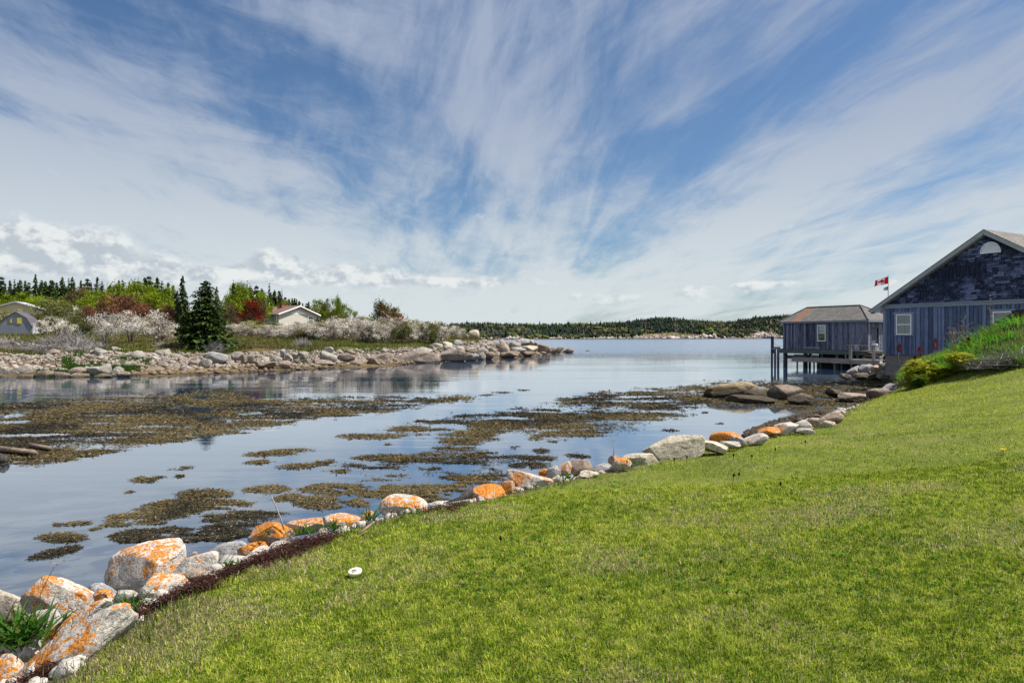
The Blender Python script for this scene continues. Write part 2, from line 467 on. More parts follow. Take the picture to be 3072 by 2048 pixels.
def mat_roof(name, a, b, orange=0.0, ww=.9, rh=.14):
    """asphalt shingles: courses follow the local height"""
    m, nt, out = new_mat(name)
    P = nt.coord('Object'); x, y, z = nt.sep(P)
    br = nt.n.new('ShaderNodeTexBrick')
    nt.put(br.inputs['Vector'], nt.comb(nt.add(x, nt.mul(y, .37)), nt.mul(z, 1.0), 0))
    br.inputs['Scale'].default_value = 1.0; br.inputs['Mortar Size'].default_value = .012
    br.inputs['Brick Width'].default_value = .30; br.inputs['Row Height'].default_value = rh * .5
    br.inputs['Color1'].default_value = a; br.inputs['Color2'].default_value = b
    br.inputs['Mortar'].default_value = tuple(v * .4 for v in a[:3]) + (1,)
    n = nt.noise(P, 3, 6, .65)
    c = nt.mix(nt.step(.35, .7, n), br.outputs[0], tuple(v * .62 for v in a[:3]) + (1,))
    if orange:
        om = blob_local(nt, P, orange)
        c = nt.mix(om, c, (.30, .12, .05, 1))
    princ(nt, out, c, .92, nt.bump(nt.add(br.outputs[1], n), .3, .02), .2)
    return m
def blob_local(nt, P, o):
    x, y, z = nt.sep(P)
    e = nt.div(nt.sub(x, o), .6); n = nt.noise(P, 5, 6, .7)
    g = nt.m('EXPONENT', nt.mul(nt.mul(e, e), -1.0))
    return nt.mul(nt.step(.55, 1.0, nt.add(nt.mul(g, .38), nt.mul(n, .9))), .75)
M['roof_grey'] = mat_roof('asphalt_roof_weathered', (.145, .138, .130, 1), (.225, .215, .20, 1), orange=1.35)
M['roof_main'] = mat_roof('asphalt_roof_grey', (.18, .165, .15, 1), (.26, .24, .215, 1))
M['roof_red'] = mat_roof('asphalt_roof_brown', (.20, .125, .105, 1), (.25, .15, .125, 1))
def mat_siding(name, col):
    m, nt, out = new_mat(name)
    z = nt.sep(nt.coord())[2]
    s = nt.m('FRACT', nt.div(z, .18))
    c = nt.mix(nt.step(.0, .12, s), tuple(x * .6 for x in col) + (1,), col + (1,))
    princ(nt, out, c, .6, nt.bump(s, .5, .02)); return m
M['siding'] = mat_siding('lap_siding', (.52, .48, .42)); M['siding_shade'] = mat_siding('shaded_lap_siding', (.34, .38, .42))  # second copy is darker and bluer: shade of the unlit walls put into colour
M['shed'] = mat_flat('grey_blue_shed_wall', (.17, .19, .22), .85, .25, 2)

# ground materials
def mat_lawn():
    m, nt, out = new_mat('lawn_and_bank_soil')
    P = nt.pos(); x, y, z = nt.sep(P)
    a = nt.noise(P, .9, 6, .6); b = nt.noise(P, 9, 6, .7); c2 = nt.noise(P, 60, 3, .7)
    g = nt.mix(nt.step(.35, .65, a), (.075, .105, .014, 1), (.13, .155, .024, 1))
    g = nt.mix(nt.step(.45, .7, b, 0, .6), g, (.19, .17, .06, 1))
    g = nt.mix(nt.step(.5, .7, c2, 0, .5), g, (.035, .045, .009, 1))
    soil = nt.mix(b, (.055, .040, .028, 1), (.14, .11, .08, 1))
    sand = nt.mix(nt.noise(P, 5, 5, .7), (.06, .052, .036, 1), (.16, .135, .095, 1))
    t = nt.attr('Col'); tr = nt.sep(t)
    c = nt.mix(tr[0], soil, g)
    zz = nt.add(z, nt.mul(nt.sub(b, .5), .2))
    bed = nt.mix(nt.step(.44, .58, nt.noise(nt.vm('MULTIPLY', P, (.6, 1.2, 1)), 1.1, 6, .65)), (.035, .032, .020, 1), nt.mix(.5, sand, (.30, .26, .19, 1)))
    c = nt.mix(nt.step(.22, .06, zz), c, (.05, .040, .022, 1))
    c = nt.mix(nt.step(.02, -.10, z), c, bed)
    princ(nt, out, c, .95, nt.bump(nt.add(b, nt.mul(c2, .5)), .6, .03), .1)
    return m
M['lawn'] = mat_lawn()
def mat_bank():
    m, nt, out = new_mat('left_bank_ground')
    P = nt.pos(); x, y, z = nt.sep(P); t = nt.sep(nt.attr('Col'))
    a = nt.noise(P, .35, 6, .62); b = nt.noise(P, 2.5, 7, .7)
    g = nt.mix(nt.step(.35, .6, a), (.055, .075, .016, 1), (.085, .062, .030, 1))
    g = nt.mix(nt.step(.5, .7, b), g, (.13, .13, .04, 1))
    v = nt.voro(P, 2.2, 'F1', 'Distance'); vc = nt.voro(P, 2.2, 'F1', 'Color')
    r = nt.mix(nt.sep(vc)[0], (.26, .20, .155, 1), (.47, .40, .34, 1))
    r = nt.mix(nt.step(.28, .5, v), r, (.10, .075, .055, 1))
    flat = nt.mix(nt.step(.38, .66, b), (.060, .045, .020, 1), (.175, .125, .058, 1))
    c = nt.mix(t[0], r, g)
    zz = nt.add(z, nt.mul(nt.sub(a, .5), .25))
    c = nt.mix(nt.step(.50, .36, zz), c, flat)
    c = nt.mix(nt.step(.06, -.02, zz), c, (.045, .032, .014, 1))
    h = nt.add(nt.mul(v, -1.0), b)
    princ(nt, out, c, .93, nt.bump(h, .7, .12), .15)
    return m
M['bank'] = mat_bank()
def mat_farhill():
    m, nt, out = new_mat('far_hill_ground')
    P = nt.pos()
    a = nt.noise(P, .018, 6, .6); b = nt.noise(P, .12, 6, .7)
    g = nt.mix(nt.step(.38, .62, a), (.030, .036, .016, 1), (.085, .060, .036, 1))
    g = nt.mix(nt.step(.48, .68, b), g, (.11, .10, .045, 1))
    g = nt.mix(nt.step(.64, .70, nt.add(nt.mul(a, .5), nt.mul(b, .5))), g, (.36, .29, .26, 1))
    princ(nt, out, g, .95, nt.bump(b, .5, 2), .1); return m
M['farhill'] = mat_farhill()
def mat_water():
    m, nt, out = new_mat('sea_water')
    P = nt.pos(); x, y, z = nt.sep(P)
    r2 = nt.m('SQRT', nt.add(nt.mul(x, x), nt.mul(y, y)))
    # wind field: sheltered cove is calm, open water beyond is ruffled
    wn = nt.noise(nt.vm('MULTIPLY', P, (.35, 1, 1)), .030, 4, .55)
    wind = nt.step(64, 125, nt.add(y, nt.mul(nt.sub(wn, .5), 50)))
    rip = nt.noise(nt.vm('MULTIPLY', P, (.45, 1, 1)), 2.2, 5, .62, .3)
    swell = nt.noise(nt.vm('MULTIPLY', P, (.08, 1, 1)), .42, 3, .5, .4)
    small = nt.noise(nt.vm('MULTIPLY', P, (.7, 1, 1)), 11, 3, .6)
    patch = nt.step(.45, .62, nt.noise(nt.vm('MULTIPLY', P, (.3, 1, 1)), .16, 4, .55))
    h_calm = nt.add(nt.mul(swell, .016), nt.mul(nt.add(nt.mul(rip, .0042), nt.mul(small, .0010)), nt.add(.22, patch)))
    h_wind = nt.add(nt.mul(rip, .085), nt.mul(nt.noise(nt.vm('MULTIPLY', P, (.5, 1, 1)), .8, 4, .6), .10))
    h = nt.add(h_calm, nt.mul(wind, h_wind))
    nrm = nt.bump(h, 1.0, 1.0)
    lw = nt.n.new('ShaderNodeLayerWeight'); lw.inputs['Blend'].default_value = .5
    nt.l.new(nrm, lw.inputs['Normal'])
    fac = nt.m('POWER', lw.outputs['Facing'], 1.75)
    fac = nt.add(nt.mul(fac, .93), .03)
    gl = nt.n.new('ShaderNodeBsdfGlossy'); gl.inputs['Color'].default_value = (.96, .98, 1, 1)
    nt.put(gl.inputs['Roughness'], nt.add(.015, nt.mul(wind, .16))); nt.l.new(nrm, gl.inputs['Normal'])
    tr = nt.n.new('ShaderNodeBsdfTransparent'); tr.inputs['Color'].default_value = (.74, .82, .84, 1)
    df = nt.n.new('ShaderNodeBsdfDiffuse'); df.inputs['Color'].default_value = (.030, .065, .13, 1)
    deep = nt.step(6.5, 24, y, .10, 1.0)
    body = nt.n.new('ShaderNodeMixShader'); nt.put(body.inputs[0], deep)
    nt.l.new(tr.outputs[0], body.inputs[1]); nt.l.new(df.outputs[0], body.inputs[2])
    mx = nt.n.new('ShaderNodeMixShader'); nt.put(mx.inputs[0], fac)
    nt.l.new(body.outputs[0], mx.inputs[1]); nt.l.new(gl.outputs[0], mx.inputs[2])
    nt.l.new(mx.outputs[0], out.inputs['Surface'])
    return m
M['water'] = mat_water()
# ------------------------------------------------------------------ near shore: lawn edge line and height
EDGE_UV = [(200, 2048, .78), (400, 1900, .77), (560, 1790, .75), (700, 1722, .74), (850, 1665, .72), (1050, 1592, .71), (1200, 1545, .70), (1400, 1512, .69), (1500, 1490, .68), (1660, 1450, .67), (1850, 1412, .66),
           (2000, 1372, .65), (2160, 1345, .64), (2300, 1312, .63), (2400, 1292, .62), (2530, 1258, .60), (2600, 1205, .55), (2690, 1168, .60)]
EP = [on(*e) for e in EDGE_UV]
EDGE = np.array([(-3.4, -6.0), (-3.0, 0.5), (-2.6, 2.4)] + [(p[0], p[1]) for p in EP] + [(18.3, 30.5), (20.6, 35.4), (22.6, 39.5), (27.5, 43.5), (46, 47), (90, 60)])
lawn_pts = [(p[0], p[1], p[2]) for p in EP[::2]] + [(EP[-1][0], EP[-1][1], EP[-1][2])]
lawn_pts += [(-3.2, -3, .80), (0, 0, .88), (0, -5, .9), (5, 0, 1.2), (10, -3, 1.5), (0, 5, .84), (3, 5, 1.02), (6, 8, 1.12), (2.2, 9, .72), (12, 10, 1.6), (8, 12, 1.02)]
for u, v, d in [(2800, 1152, 21), (2900, 1140, 20.2), (3072, 1110, 18.0), (2750, 1165, 22)]:
    p = at(u, v, d); lawn_pts.append(tuple(p))
lawn_pts += [(17.0, 30.5, .85), (19.5, 35.0, .9), (24, 40, 1.0), (45, 45, 1.8), (20.5, 31, 1.35), (23, 29, 2.3), (25, 33, 2.0), (16.8, 22.5, 2.75), (15.0, 20.5, 2.0), (20, 23, 3.2), (30, 28, 3.8), (35, 15, 3.8), (16, 26, 1.35), (18.4, 26.0, 2.2)]
_lr = rbf([(a, b) for a, b, c in lawn_pts], [c for a, b, c in lawn_pts])
def sdist(P):
    """signed distance to the lawn edge, positive on the lawn side (right of the line)"""
    P = np.asarray(P, float); best = np.full(len(P), 1e9); sgn = np.ones(len(P)); ez = np.zeros(len(P))
    for i in range(len(EDGE) - 1):
        a, b = EDGE[i], EDGE[i + 1]; ab = b - a; L2 = ab @ ab
        t = np.clip(((P - a) @ ab) / L2, 0, 1)
        q = a + t[:, None] * ab; d = np.linalg.norm(P - q, axis=1)
        cr = ab[0] * (P[:, 1] - a[1]) - ab[1] * (P[:, 0] - a[0])
        u = d < best - 1e-9
        best = np.where(u, d, best); sgn = np.where(u, np.where(cr > 0, -1, 1), sgn)
        ez = np.where(u, 0, ez)
    return best * sgn
def z_near(P):
    P = np.asarray(P, float)
    out = np.zeros(len(P))
    for k in range(0, len(P), 60000):
        Q = P[k:k + 60000]
        t = sdist(Q); zl = np.clip(_lr(Q), .45, 4.2)
        n = fbm(Q * 1.3, 4, 3) - .5
        zl = zl + n * .05 * np.clip(t, 0, 1)
        tt = np.interp(t, [-60, -25, -9, -4, -2.6, -1.9, -1.4, -.9, -.45, 0], [-2.2, -1.6, -.75, -.32, -.12, .02, .20, .52, .84, 1.0])
        # below the edge use an absolute profile, scaled near the top by the edge height
        edge_z = np.clip(zl, .45, .95)
        bank = np.where(tt > 0, tt * edge_z, tt)
        y = Q[:, 1]
        far = np.clip((y - 17) / 5, 0, 1) * np.clip((46 - y) / 5, 0, 1)       # gently shelving flats by the jetty
        flat = np.interp(t, [-60, -25, -14, -7, -3, -1.2, -.35, 0], [-2.2, -1.4, -.35, -.10, -.05, .02, .30, 1.0])
        flat = np.where(flat > 0, flat * edge_z, flat)
        bank = bank * (1 - far) + flat * far + n * .10 * np.clip(-t, 0, 1)
        out[k:k + 60000] = np.where(t >= 0, zl, bank)
    return out
# graded grid
def grid_mesh(name, xs, ys, zf, mat, colf=None, warp=None):
    X, Y = np.meshgrid(xs, ys)
    if warp: X, Y = warp(X, Y)
    P = np.c_[X.ravel(), Y.ravel()]
    Z = zf(P); V = np.c_[P, Z]
    ny, nx = X.shape
    i = np.arange((ny - 1) * (nx - 1)); r = i // (nx - 1); c = i % (nx - 1); b = r * nx + c
    F = np.c_[b, b + 1, b + nx + 1, b + nx]
    me = mk_mesh(name, V, F, mat, colf(P, Z) if colf else None, True)
    return me
def lawncol(P, Z):
    t = sdist(P) + (fbm(P * 2.2, 3, 9) - .5) * .5
    g = np.clip((t + .05) / .3, 0, 1)
    return np.c_[g, g * 0, g * 0]
ys = np.r_[np.arange(-6, 2, .5), np.arange(2, 16, .14), np.arange(16, 48, .35), np.arange(48, 92, 2.0)]
xs = np.r_[np.arange(-45, -9, 2.0), np.arange(-9, -5, .4), np.arange(-5, 12, .14), np.arange(12, 32, .35), np.arange(32, 91, 2.5)]
me = grid_mesh('shore_ground', xs, ys, z_near, M['lawn'], lawncol)
tag(link('ground', me), kind='structure', label='green lawn sloping down to the rocky edge of the cove', cat='ground')

# ------------------------------------------------------------------ left bank
def xy(u, d): return ((u - UC) / FOC * d, d)
LB = [(-900, 32, 0), (-500, 36.5, 0), (-200, 40, 0), (0, 41.2, 0), (180, 41.4, 0), (370, 42, 0), (440, 40.5, 0), (600, 43, 0), (850, 48, 0), (1000, 52, 0), (1100, 54, 0), (1200, 57, 0), (1300, 64, 0), (1450, 73, 0), (1600, 84, 0), (1700, 101, -.02), (1740, 106, -.3), (1712, 104, -.05),
      (-500, 50, 1.2), (0, 52, 1.1), (200, 52.5, 1.15), (400, 54, 1.25), (600, 58, 1.35), (850, 63, 1.35), (1000, 67, 1.3), (1100, 71, 1.3), (1200, 74, 1.3), (1300, 78, 1.35), (1400, 86, 1.65), (1450, 91, 1.9), (1520, 99, 1.7), (1600, 97, .7), (1560, 96, 1.2),
      (0, 44.5, .75), (200, 45, .75), (400, 47, .5), (600, 50.5, .45), (850, 55, .45), (1100, 62, .5), (1300, 70, .55), (1450, 80, .8),
      (1640, 110, .2), (1500, 125, 0), (1550, 115, .6), (1400, 150, -.1), (1300, 200, 0), (1600, 130, -1), (1500, 160, -1.5), (1720, 120, -1.5), (1800, 110, -1.5),
      (0, 70, 2.0), (300, 70, 2.1), (600, 74, 2.2), (850, 85, 2.5), (1050, 90, 2.8), (1250, 95, 2.4), (1350, 100, 2.2), (850, 100, 3.1), (1100, 105, 3.3), (1250, 120, 2.6), (-500, 70, 2.5),
      (880, 122, 4.2), (780, 128, 4.4), (880, 140, 4.5), (960, 137, 4.4), (1080, 130, 4.1), (1180, 130, 3.4), (40, 80, 2.6), (100, 79, 2.6), (70, 86, 3.0),
      (0, 100, 4.8), (0, 130, 7.6), (300, 110, 5.3), (300, 140, 8.2), (550, 120, 6), (600, 150, 8.0), (750, 160, 7.4), (900, 170, 6.2), (1050, 170, 4.2), (-500, 100, 5.5), (-500, 150, 9), (0, 200, 8.5), (600, 210, 7.5), (1000, 230, 3), (1200, 230, .5), (-800, 250, 9), (1000, 260, 1),
      (600, 20, -1.5), (0, 25, -1.2), (-500, 25, -1), (1200, 40, -1.6), (1000, 42, -.9), (1500, 60, -2), (1700, 80, -2), (1300, 55, -.7), (600, 36, -.35), (0, 33, -.3)]
_lb = rbf([xy(u, d) for u, d, z in LB], [z for u, d, z in LB])
def z_left(P):
    P = np.asarray(P, float); r = np.empty(len(P))
    for k in range(0, len(P), 60000): r[k:k + 60000] = _lb(P[k:k + 60000])
    n = fbm(P * .35, 4, 21) - .5; n2 = fbm(P * 1.4, 3, 22) - .5
    a = np.clip(r * 1.2, 0, 1)
    return r + n * .55 * a + n2 * .22 * np.clip(r * 2 + .2, 0, 1)
def zl1(x, y): return float(z_left(np.array([[x, y]]))[0])
us = np.r_[np.arange(-1000, -200, 40), np.arange(-200, 1560, 8), np.arange(1560, 1840, 7)]
ds = np.r_[np.arange(24, 36, 1.5), np.arange(36, 66, .35), np.arange(66, 110, .7), np.arange(110, 280, 2.5)]
def vegcol(P, Z):
    v = fbm(P * .5, 3, 31) - .5
    u = P[:, 0] / P[:, 1] * FOC + UC
    thr = np.interp(u, [0, 300, 700, 1100, 1300, 1450, 1600], [1.0, 1.02, 1.0, .95, 1.05, 1.6, 2.6])
    g = np.clip((Z + v * .5 - thr) / .15 + .5, 0, 1)
    return np.c_[g, g, g]
me = grid_mesh('left_bank', us, ds, z_left, M['bank'], vegcol, warp=lambda U, Dd: ((U - UC) / FOC * Dd, Dd))
tag(link('terrain', me), kind='structure', label='low rocky bank with scrub rising behind the cove', cat='bank')

# ------------------------------------------------------------------ far side of the bay
def far_d(u): return np.interp(u, [700, 1150, 1400, 1700, 1900, 2150, 2400, 3000, 3600], [420, 450, 480, 560, 600, 640, 730, 780, 800])
def far_crest(u): return np.interp(u, [700, 1150, 1300, 1500, 1620, 1750, 1900, 1975, 2100, 2200, 2300, 2350, 2450, 2700, 3200, 3600],
                                   [7.0, 8.5, 10, 11.5, 11.2, 13, 15, 17.5, 15.5, 17, 21, 26, 27, 24, 22, 20])
def z_far(P, U=None, S=None):
    P = np.asarray(P, float)
    u = P[:, 0] / P[:, 1] * FOC + UC; s = P[:, 1] - far_d(u)
    c = far_crest(u); t = np.clip(s / 170, 0, 1)
    z = c * (1 - (1 - t) ** 1.9)
    n = fbm(P / 38.0, 4, 41) - .5
    cl = np.exp(-((u - 2010) / 120.0) ** 2) + 1.0 * np.exp(-((u - 2280) / 60.0) ** 2)
    z = z + n * 5.5 * t ** .6 + (fbm(P / 9., 3, 42) - .5) * 1.3 * np.clip(s / 12, 0, 1) + cl * 3.2 * np.clip(s / 7., 0, 1)
    return np.where(s < 0, s * .05, z)
us = np.arange(700, 3700, 7); ss = np.r_[-30, -10, 0, 2, 4, 6, 9, 12, 16, np.arange(20, 200, 7), np.arange(200, 500, 30)]
U, S = np.meshgrid(us, ss); Dd = far_d(U) + S
P = np.c_[((U - UC) / FOC * Dd).ravel(), Dd.ravel()]; Z = z_far(P)
ny, nx = U.shape
i = np.arange((ny - 1) * (nx - 1)); b = (i // (nx - 1)) * nx + i % (nx - 1)
me = mk_mesh('far_hills', np.c_[P, Z], np.c_[b, b + 1, b + nx + 1, b + nx], M['farhill'], None, True)
tag(link('hills', me), kind='structure', label='low wooded hills on the far side of the bay', cat='hills')

# ------------------------------------------------------------------ water and sea bed
me = mk_mesh('water', [(-3000, -40, 0), (3000, -40, 0), (3000, 4000, 0), (-3000, 4000, 0)], [[0, 1, 2, 3]], M['water'])
tag(link('water', me), kind='structure', label='calm cove water reflecting the sky', cat='water')
bedm = mat_flat('sea_bed_mud', (.06, .055, .04), .95, .3, .2)
me = mk_mesh('sea_bed', [(-3000, -40, -2.6), (3000, -40, -2.6), (3000, 4000, -2.6), (-3000, 4000, -2.6)], [[0, 1, 2, 3]], bedm)
tag(link('ground', me), kind='structure', label='muddy bed under the cove', cat='ground')

# ------------------------------------------------------------------ rock meshes
def ico(sub):
    bm = bmesh.new(); bmesh.ops.create_icosphere(bm, subdivisions=sub, radius=1.0)
    V = np.array([v.co[:] for v in bm.verts]); F = np.array([[v.index for v in f.verts] for f in bm.faces]); bm.free()
    return V, F
ICO = {k: ico(k) for k in (2, 3, 4, 5, 6)}
def rock_verts(seed, sub=4, cuts=9, rough=.16, boxy=.0):
    r = np.random.default_rng(seed); V, F = ICO[sub]; D_ = V / np.linalg.norm(V, axis=1)[:, None]
    if boxy:
        e = 2 + boxy * 4; q = (np.abs(D_) ** e).sum(1) ** (-1 / e); V = D_ * q[:, None] * .86
    else: V = D_.copy()
    V = V * (1 + rough * 1.9 * (fbm(D_ * 1.1 + seed * 3.7, 3, seed) - .5))[:, None]
    for k in range(cuts + 4):
        n = r.normal(size=3); n /= np.linalg.norm(n); off = r.uniform(.52, .84)
        d = V @ n; V = V - n * (np.clip(d - off, 0, None) * .93)[:, None]
    V = V * (1 + .10 * (fbm(D_ * 3.4 + seed, 4, seed + 5) - .5) + .035 * (fbm(D_ * 11 + seed, 3, seed + 9) - .5))[:, None]
    return V, F
def rotm(rx, ry, rz): return np.array(Matrix.Rotation(R(rz), 3, 'Z') @ Matrix.Rotation(R(ry), 3, 'Y') @ Matrix.Rotation(R(rx), 3, 'X'))
def fit_rock(name, u0, u1, v0, v1, d, mat, label, roll=0, thick=.85, seed=1, sub=4, cuts=9, boxy=0., cat='rock', group=None, hfac=1.0, rough=.16, elong=1.0, rz=0):
    """a boulder of real size standing so that it spans the given rows and columns from the viewpoint"""
    V, F = rock_verts(seed, sub, cuts, rough, boxy)
    w = (u1 - u0) / FOC * d; h = (v1 - v0) / FOC * d
    V = V * np.array([elong, 1, 1])
    Rm = rotm(0, roll, rz)
    sx, sz = w / 2, h / 2 * hfac
    for it in range(4):
        W = (V * np.array([sx, max(w, h) / 2 * thick, sz])) @ Rm.T
        ex, ez = np.ptp(W[:, 0]), np.ptp(W[:, 2])
        sx *= w / ex if abs(roll) < 8 else math.sqrt(w / ex); sz *= (h / ez) if abs(roll) < 8 else math.sqrt(h / ez)
    if abs(roll) >= 20:
        c2, s2 = math.cos(R(roll)) ** 2, math.sin(R(roll)) ** 2; dn = c2 * c2 - s2 * s2
        if abs(dn) > .15:
            A2 = (w * w / 4 * c2 - h * h / 4 * s2) / dn; B2 = (h * h / 4 * c2 - w * w / 4 * s2) / dn
            sx = math.sqrt(max(A2, .01 * w * w)) * 1.06; sz = max(math.sqrt(max(B2, 0)), .24 * sx) * 1.06
    W = (V * np.array([sx, max(w, h) / 2 * thick, sz])) @ Rm.T
    c = at((u0 + u1) / 2, (v0 + v1) / 2, d)
    W = W - (W.max(0) + W.min(0)) / 2
    me = mk_mesh(name, W, F, mat, None, True)
    o = link(name, me, None, tuple(c))
    return tag(o, label, cat, group)
# ------------------------------------------------------------------ boulders along the lawn (u0,u1,v0,v1,depth)
def D_(v, z): return (CAMZ - z) * FOC / (v - VH)
G = 'boulders along the edge of the lawn'
NR = [
 # name-less rows: u0,u1,v0,v1,d,mat,roll,thick,seed,cuts,boxy,label
 (-30, 398, 1838, 2110, 3.75, 'lichen', -33, .42, 11, 5, .5, 'long white slab with orange lichen stripe, lowest at the lawn corner'),
 (52, 345, 1788, 1975, 4.45, 'lichen', -31, .48, 12, 5, .4, 'white slab with broad orange lichen band, just above the lowest slab'),
 (76, 286, 1722, 1880, 5.1, 'lichen', -6, .8, 13, 8, .2, 'large white boulder speckled orange, behind the leafy clump'),
 (10, 210, 1810, 2000, 4.75, 'granite', -35, .5, 14, 7, .2, 'plain pale boulder slanting beside the leafy clump'),
 (-80, 96, 1768, 1880, 5.6, 'cream', 4, .7, 15, 6, .1, 'tan grey boulder cut by the left edge behind the leafy clump'),
 (268, 358, 1744, 1815, 5.35, 'grey', 6, .8, 16, 8, .1, 'small grey rock between the speckled boulder and the big dome'),
 (282, 338, 1766, 1812, 4.9, 'lichen', 10, .8, 17, 8, .2, 'small white rock with an orange patch beside the grey rock'),
 (322, 570, 1625, 1805, 6.2, 'lichen', -19, .8, 18, 7, .1, 'biggest dome shaped boulder, orange on top and dark at its foot'),
 (408, 572, 1722, 1808, 4.95, 'lichen', 6, .8, 19, 9, .5, 'flat topped white boulder with shaded brown front under the dome'),
 (340, 420, 1768, 1822, 4.9, 'granite', 0, .8, 20, 9, .1, 'low white rock at the foot of the flat topped boulder'),
 (517, 658, 1658, 1748, 5.6, 'lichen_low', -17, .7, 21, 7, .4, 'long smooth white boulder right of the dome'),
 (569, 598, 1654, 1684, 6.3, 'granite', 0, .8, 22, 9, .1, 'tiny pointed white rock at the water between two boulders'),
 (618, 748, 1624, 1690, 6.2, 'grey', -8, .8, 23, 8, .1, 'rounded speckled grey boulder at the water edge'),
 (650, 750, 1664, 1722, 5.6, 'granite', 0, .8, 24, 9, .3, 'pale broken rock below the speckled grey boulder'),
 (548, 625, 1704, 1755, 5.2, 'tan', -15, .8, 25, 9, .1, 'tan rock with a rusty blotch beside the dark seaweed'),
 (610, 686, 1690, 1724, 5.3, 'granite', 0, .8, 26, 9, .1, 'small white wedge above the dark seaweed heap'),
 (742, 880, 1562, 1645, 6.5, 'lichen_full', -8, .8, 27, 8, .3, 'cube like boulder with bright orange face and pale end'),
 (712, 806, 1622, 1692, 5.9, 'lichen_full', -14, .8, 28, 8, .3, 'slanting orange slab under the cube like boulder'),
 (848, 975, 1549, 1606, 6.7, 'lichen', -12, .7, 29, 8, .2, 'white boulder with orange crest behind the short grass tuft'),
 (962, 1096, 1543, 1592, 6.9, 'lichen', -5, .7, 30, 8, .3, 'low flat boulder with orange top at the wrack line'),
 (942, 1012, 1592, 1622, 6.2, 'granite', 0, .8, 31, 7, .1, 'flat white stone lying in the grass'),
 (1030, 1062, 1586, 1610, 6.35, 'grey', 0, .8, 32, 7, .1, 'small dark grey stone in the grass beside a stick'),
 (1078, 1126, 1528, 1574, 6.9, 'lichen', -20, .8, 33, 9, .1, 'small orange topped rock beside the green tuft'),
 (1138, 1286, 1482, 1566, 7.3, 'lichen', 5, .7, 34, 7, .1, 'rounded white boulder with a dark orange arch'),
 (1274, 1352, 1503, 1532, 7.5, 'granite', 0, .9, 35, 7, .3, 'low white ledge stone beside the driftwood'),
 (1394, 1526, 1452, 1522, 7.7, 'lichen_full', 8, .8, 36, 10, .3, 'rusty orange angular boulder beside the driftwood'),
 (1500, 1546, 1440, 1484, 8.0, 'lichen_full', 0, .8, 37, 9, .2, 'small orange knob joining two boulders'),
 (1518, 1672, 1410, 1486, 8.3, 'lichen_low', 16, .6, 38, 9, .4, 'white wedge boulder tapering right into the grass'),
 (1616, 1645, 1405, 1434, 8.9, 'lichen_full', 0, .8, 39, 9, .1, 'little orange stone before the rock cluster'),
 (1636, 1684, 1396, 1436, 8.8, 'grey', 0, .8, 40, 9, .1, 'small grey stone left in the rock cluster'),
 (1664, 1726, 1380, 1428, 9.2, 'lichen', -30, .8, 41, 9, .1, 'tilted grey stone with orange face in the rock cluster'),
 (1711, 1777, 1377, 1432, 9.2, 'tan', 0, .8, 42, 9, .1, 'upright pinkish tan stone in the rock cluster'),
 (1735, 1795, 1410, 1438, 8.6, 'cream', 0, .8, 43, 9, .1, 'low peach coloured stone in the grass by the cluster'),
 (1766, 1836, 1389, 1420, 9.3, 'grey', 0, .8, 44, 5, .1, 'smooth round grey stone right in the rock cluster'),
 (1656, 1690, 1424, 1446, 8.4, 'granite', 0, .8, 71, 5, .1, 'small pale pebble in front of the rock cluster'),
 (1826, 1896, 1372, 1420, 9.0, 'lichen', -8, .8, 45, 9, .1, 'white stone with a red orange blotch'),
 (1823, 1862, 1364, 1400, 9.6, 'tan', 0, .8, 46, 9, .1, 'rough brown stone behind the blotched one'),
 (1856, 1978, 1357, 1400, 9.6, 'cream', -3, .6, 47, 8, .2, 'low cream slab left of the large cream boulder'),
 (1930, 2114, 1303, 1388, 10.1, 'cream', -9, .7, 48, 8, .3, 'largest cream boulder with a flat tilted top'),
 (2045, 2188, 1318, 1362, 10.2, 'cream', 12, .7, 49, 9, .3, 'pale flank rock sloping right from the large cream boulder'),
 (2130, 2238, 1293, 1345, 11.0, 'lichen_full', -6, .8, 50, 9, .2, 'bright orange boulder entirely covered in lichen'),
 (2198, 2240, 1308, 1336, 10.7, 'granite', 20, .8, 51, 9, .2, 'small white stone leaning on the bright orange boulder'),
 (2155, 2220, 1323, 1344, 10.5, 'granite', 0, .8, 52, 9, .2, 'thin white stone below the bright orange boulder'),
 (2232, 2302, 1299, 1334, 11.1, 'granite', -8, .8, 53, 9, .2, 'pale broken stone right of the bright orange boulder'),
 (2272, 2342, 1280, 1310, 12.2, 'lichen_full', -6, .8, 54, 7, .2, 'low orange capped rock further along the edge'),
 (2322, 2396, 1265, 1308, 12.4, 'lichen_low', -8, .8, 55, 7, .2, 'white rock with a pinkish orange streak on top'),
 (2380, 2436, 1259, 1304, 12.6, 'granite', -5, .8, 56, 7, .1, 'rounded white boulder between streaked rock and pebbles'),
 (2386, 2444, 1282, 1306, 12.2, 'granite', 0, .8, 57, 9, .3, 'flat pale stone at the foot of the rounded white boulder'),
 (2420, 2460, 1252, 1284, 13.2, 'tan', 10, .8, 58, 9, .2, 'small pink rock before the brown faced boulder'),
 (2454, 2526, 1234, 1282, 13.8, 'tan', -14, .8, 59, 8, .2, 'last big edge boulder with a brown face, furthest right of the row'),
 (2454, 2503, 1260, 1288, 13.3, 'lichen_low', 0, .8, 60, 9, .1, 'small stone with faint orange under the brown faced boulder'),
 (-30, 62, 1960, 2080, 4.0, 'lichen', 0, .8, 61, 8, .1, 'orange and white stone cut by the lower left corner'),
 (60, 130, 1880, 1990, 4.3, 'granite', -30, .5, 62, 8, .1, 'narrow pale rock wedged between the two slabs and the clump'),
]
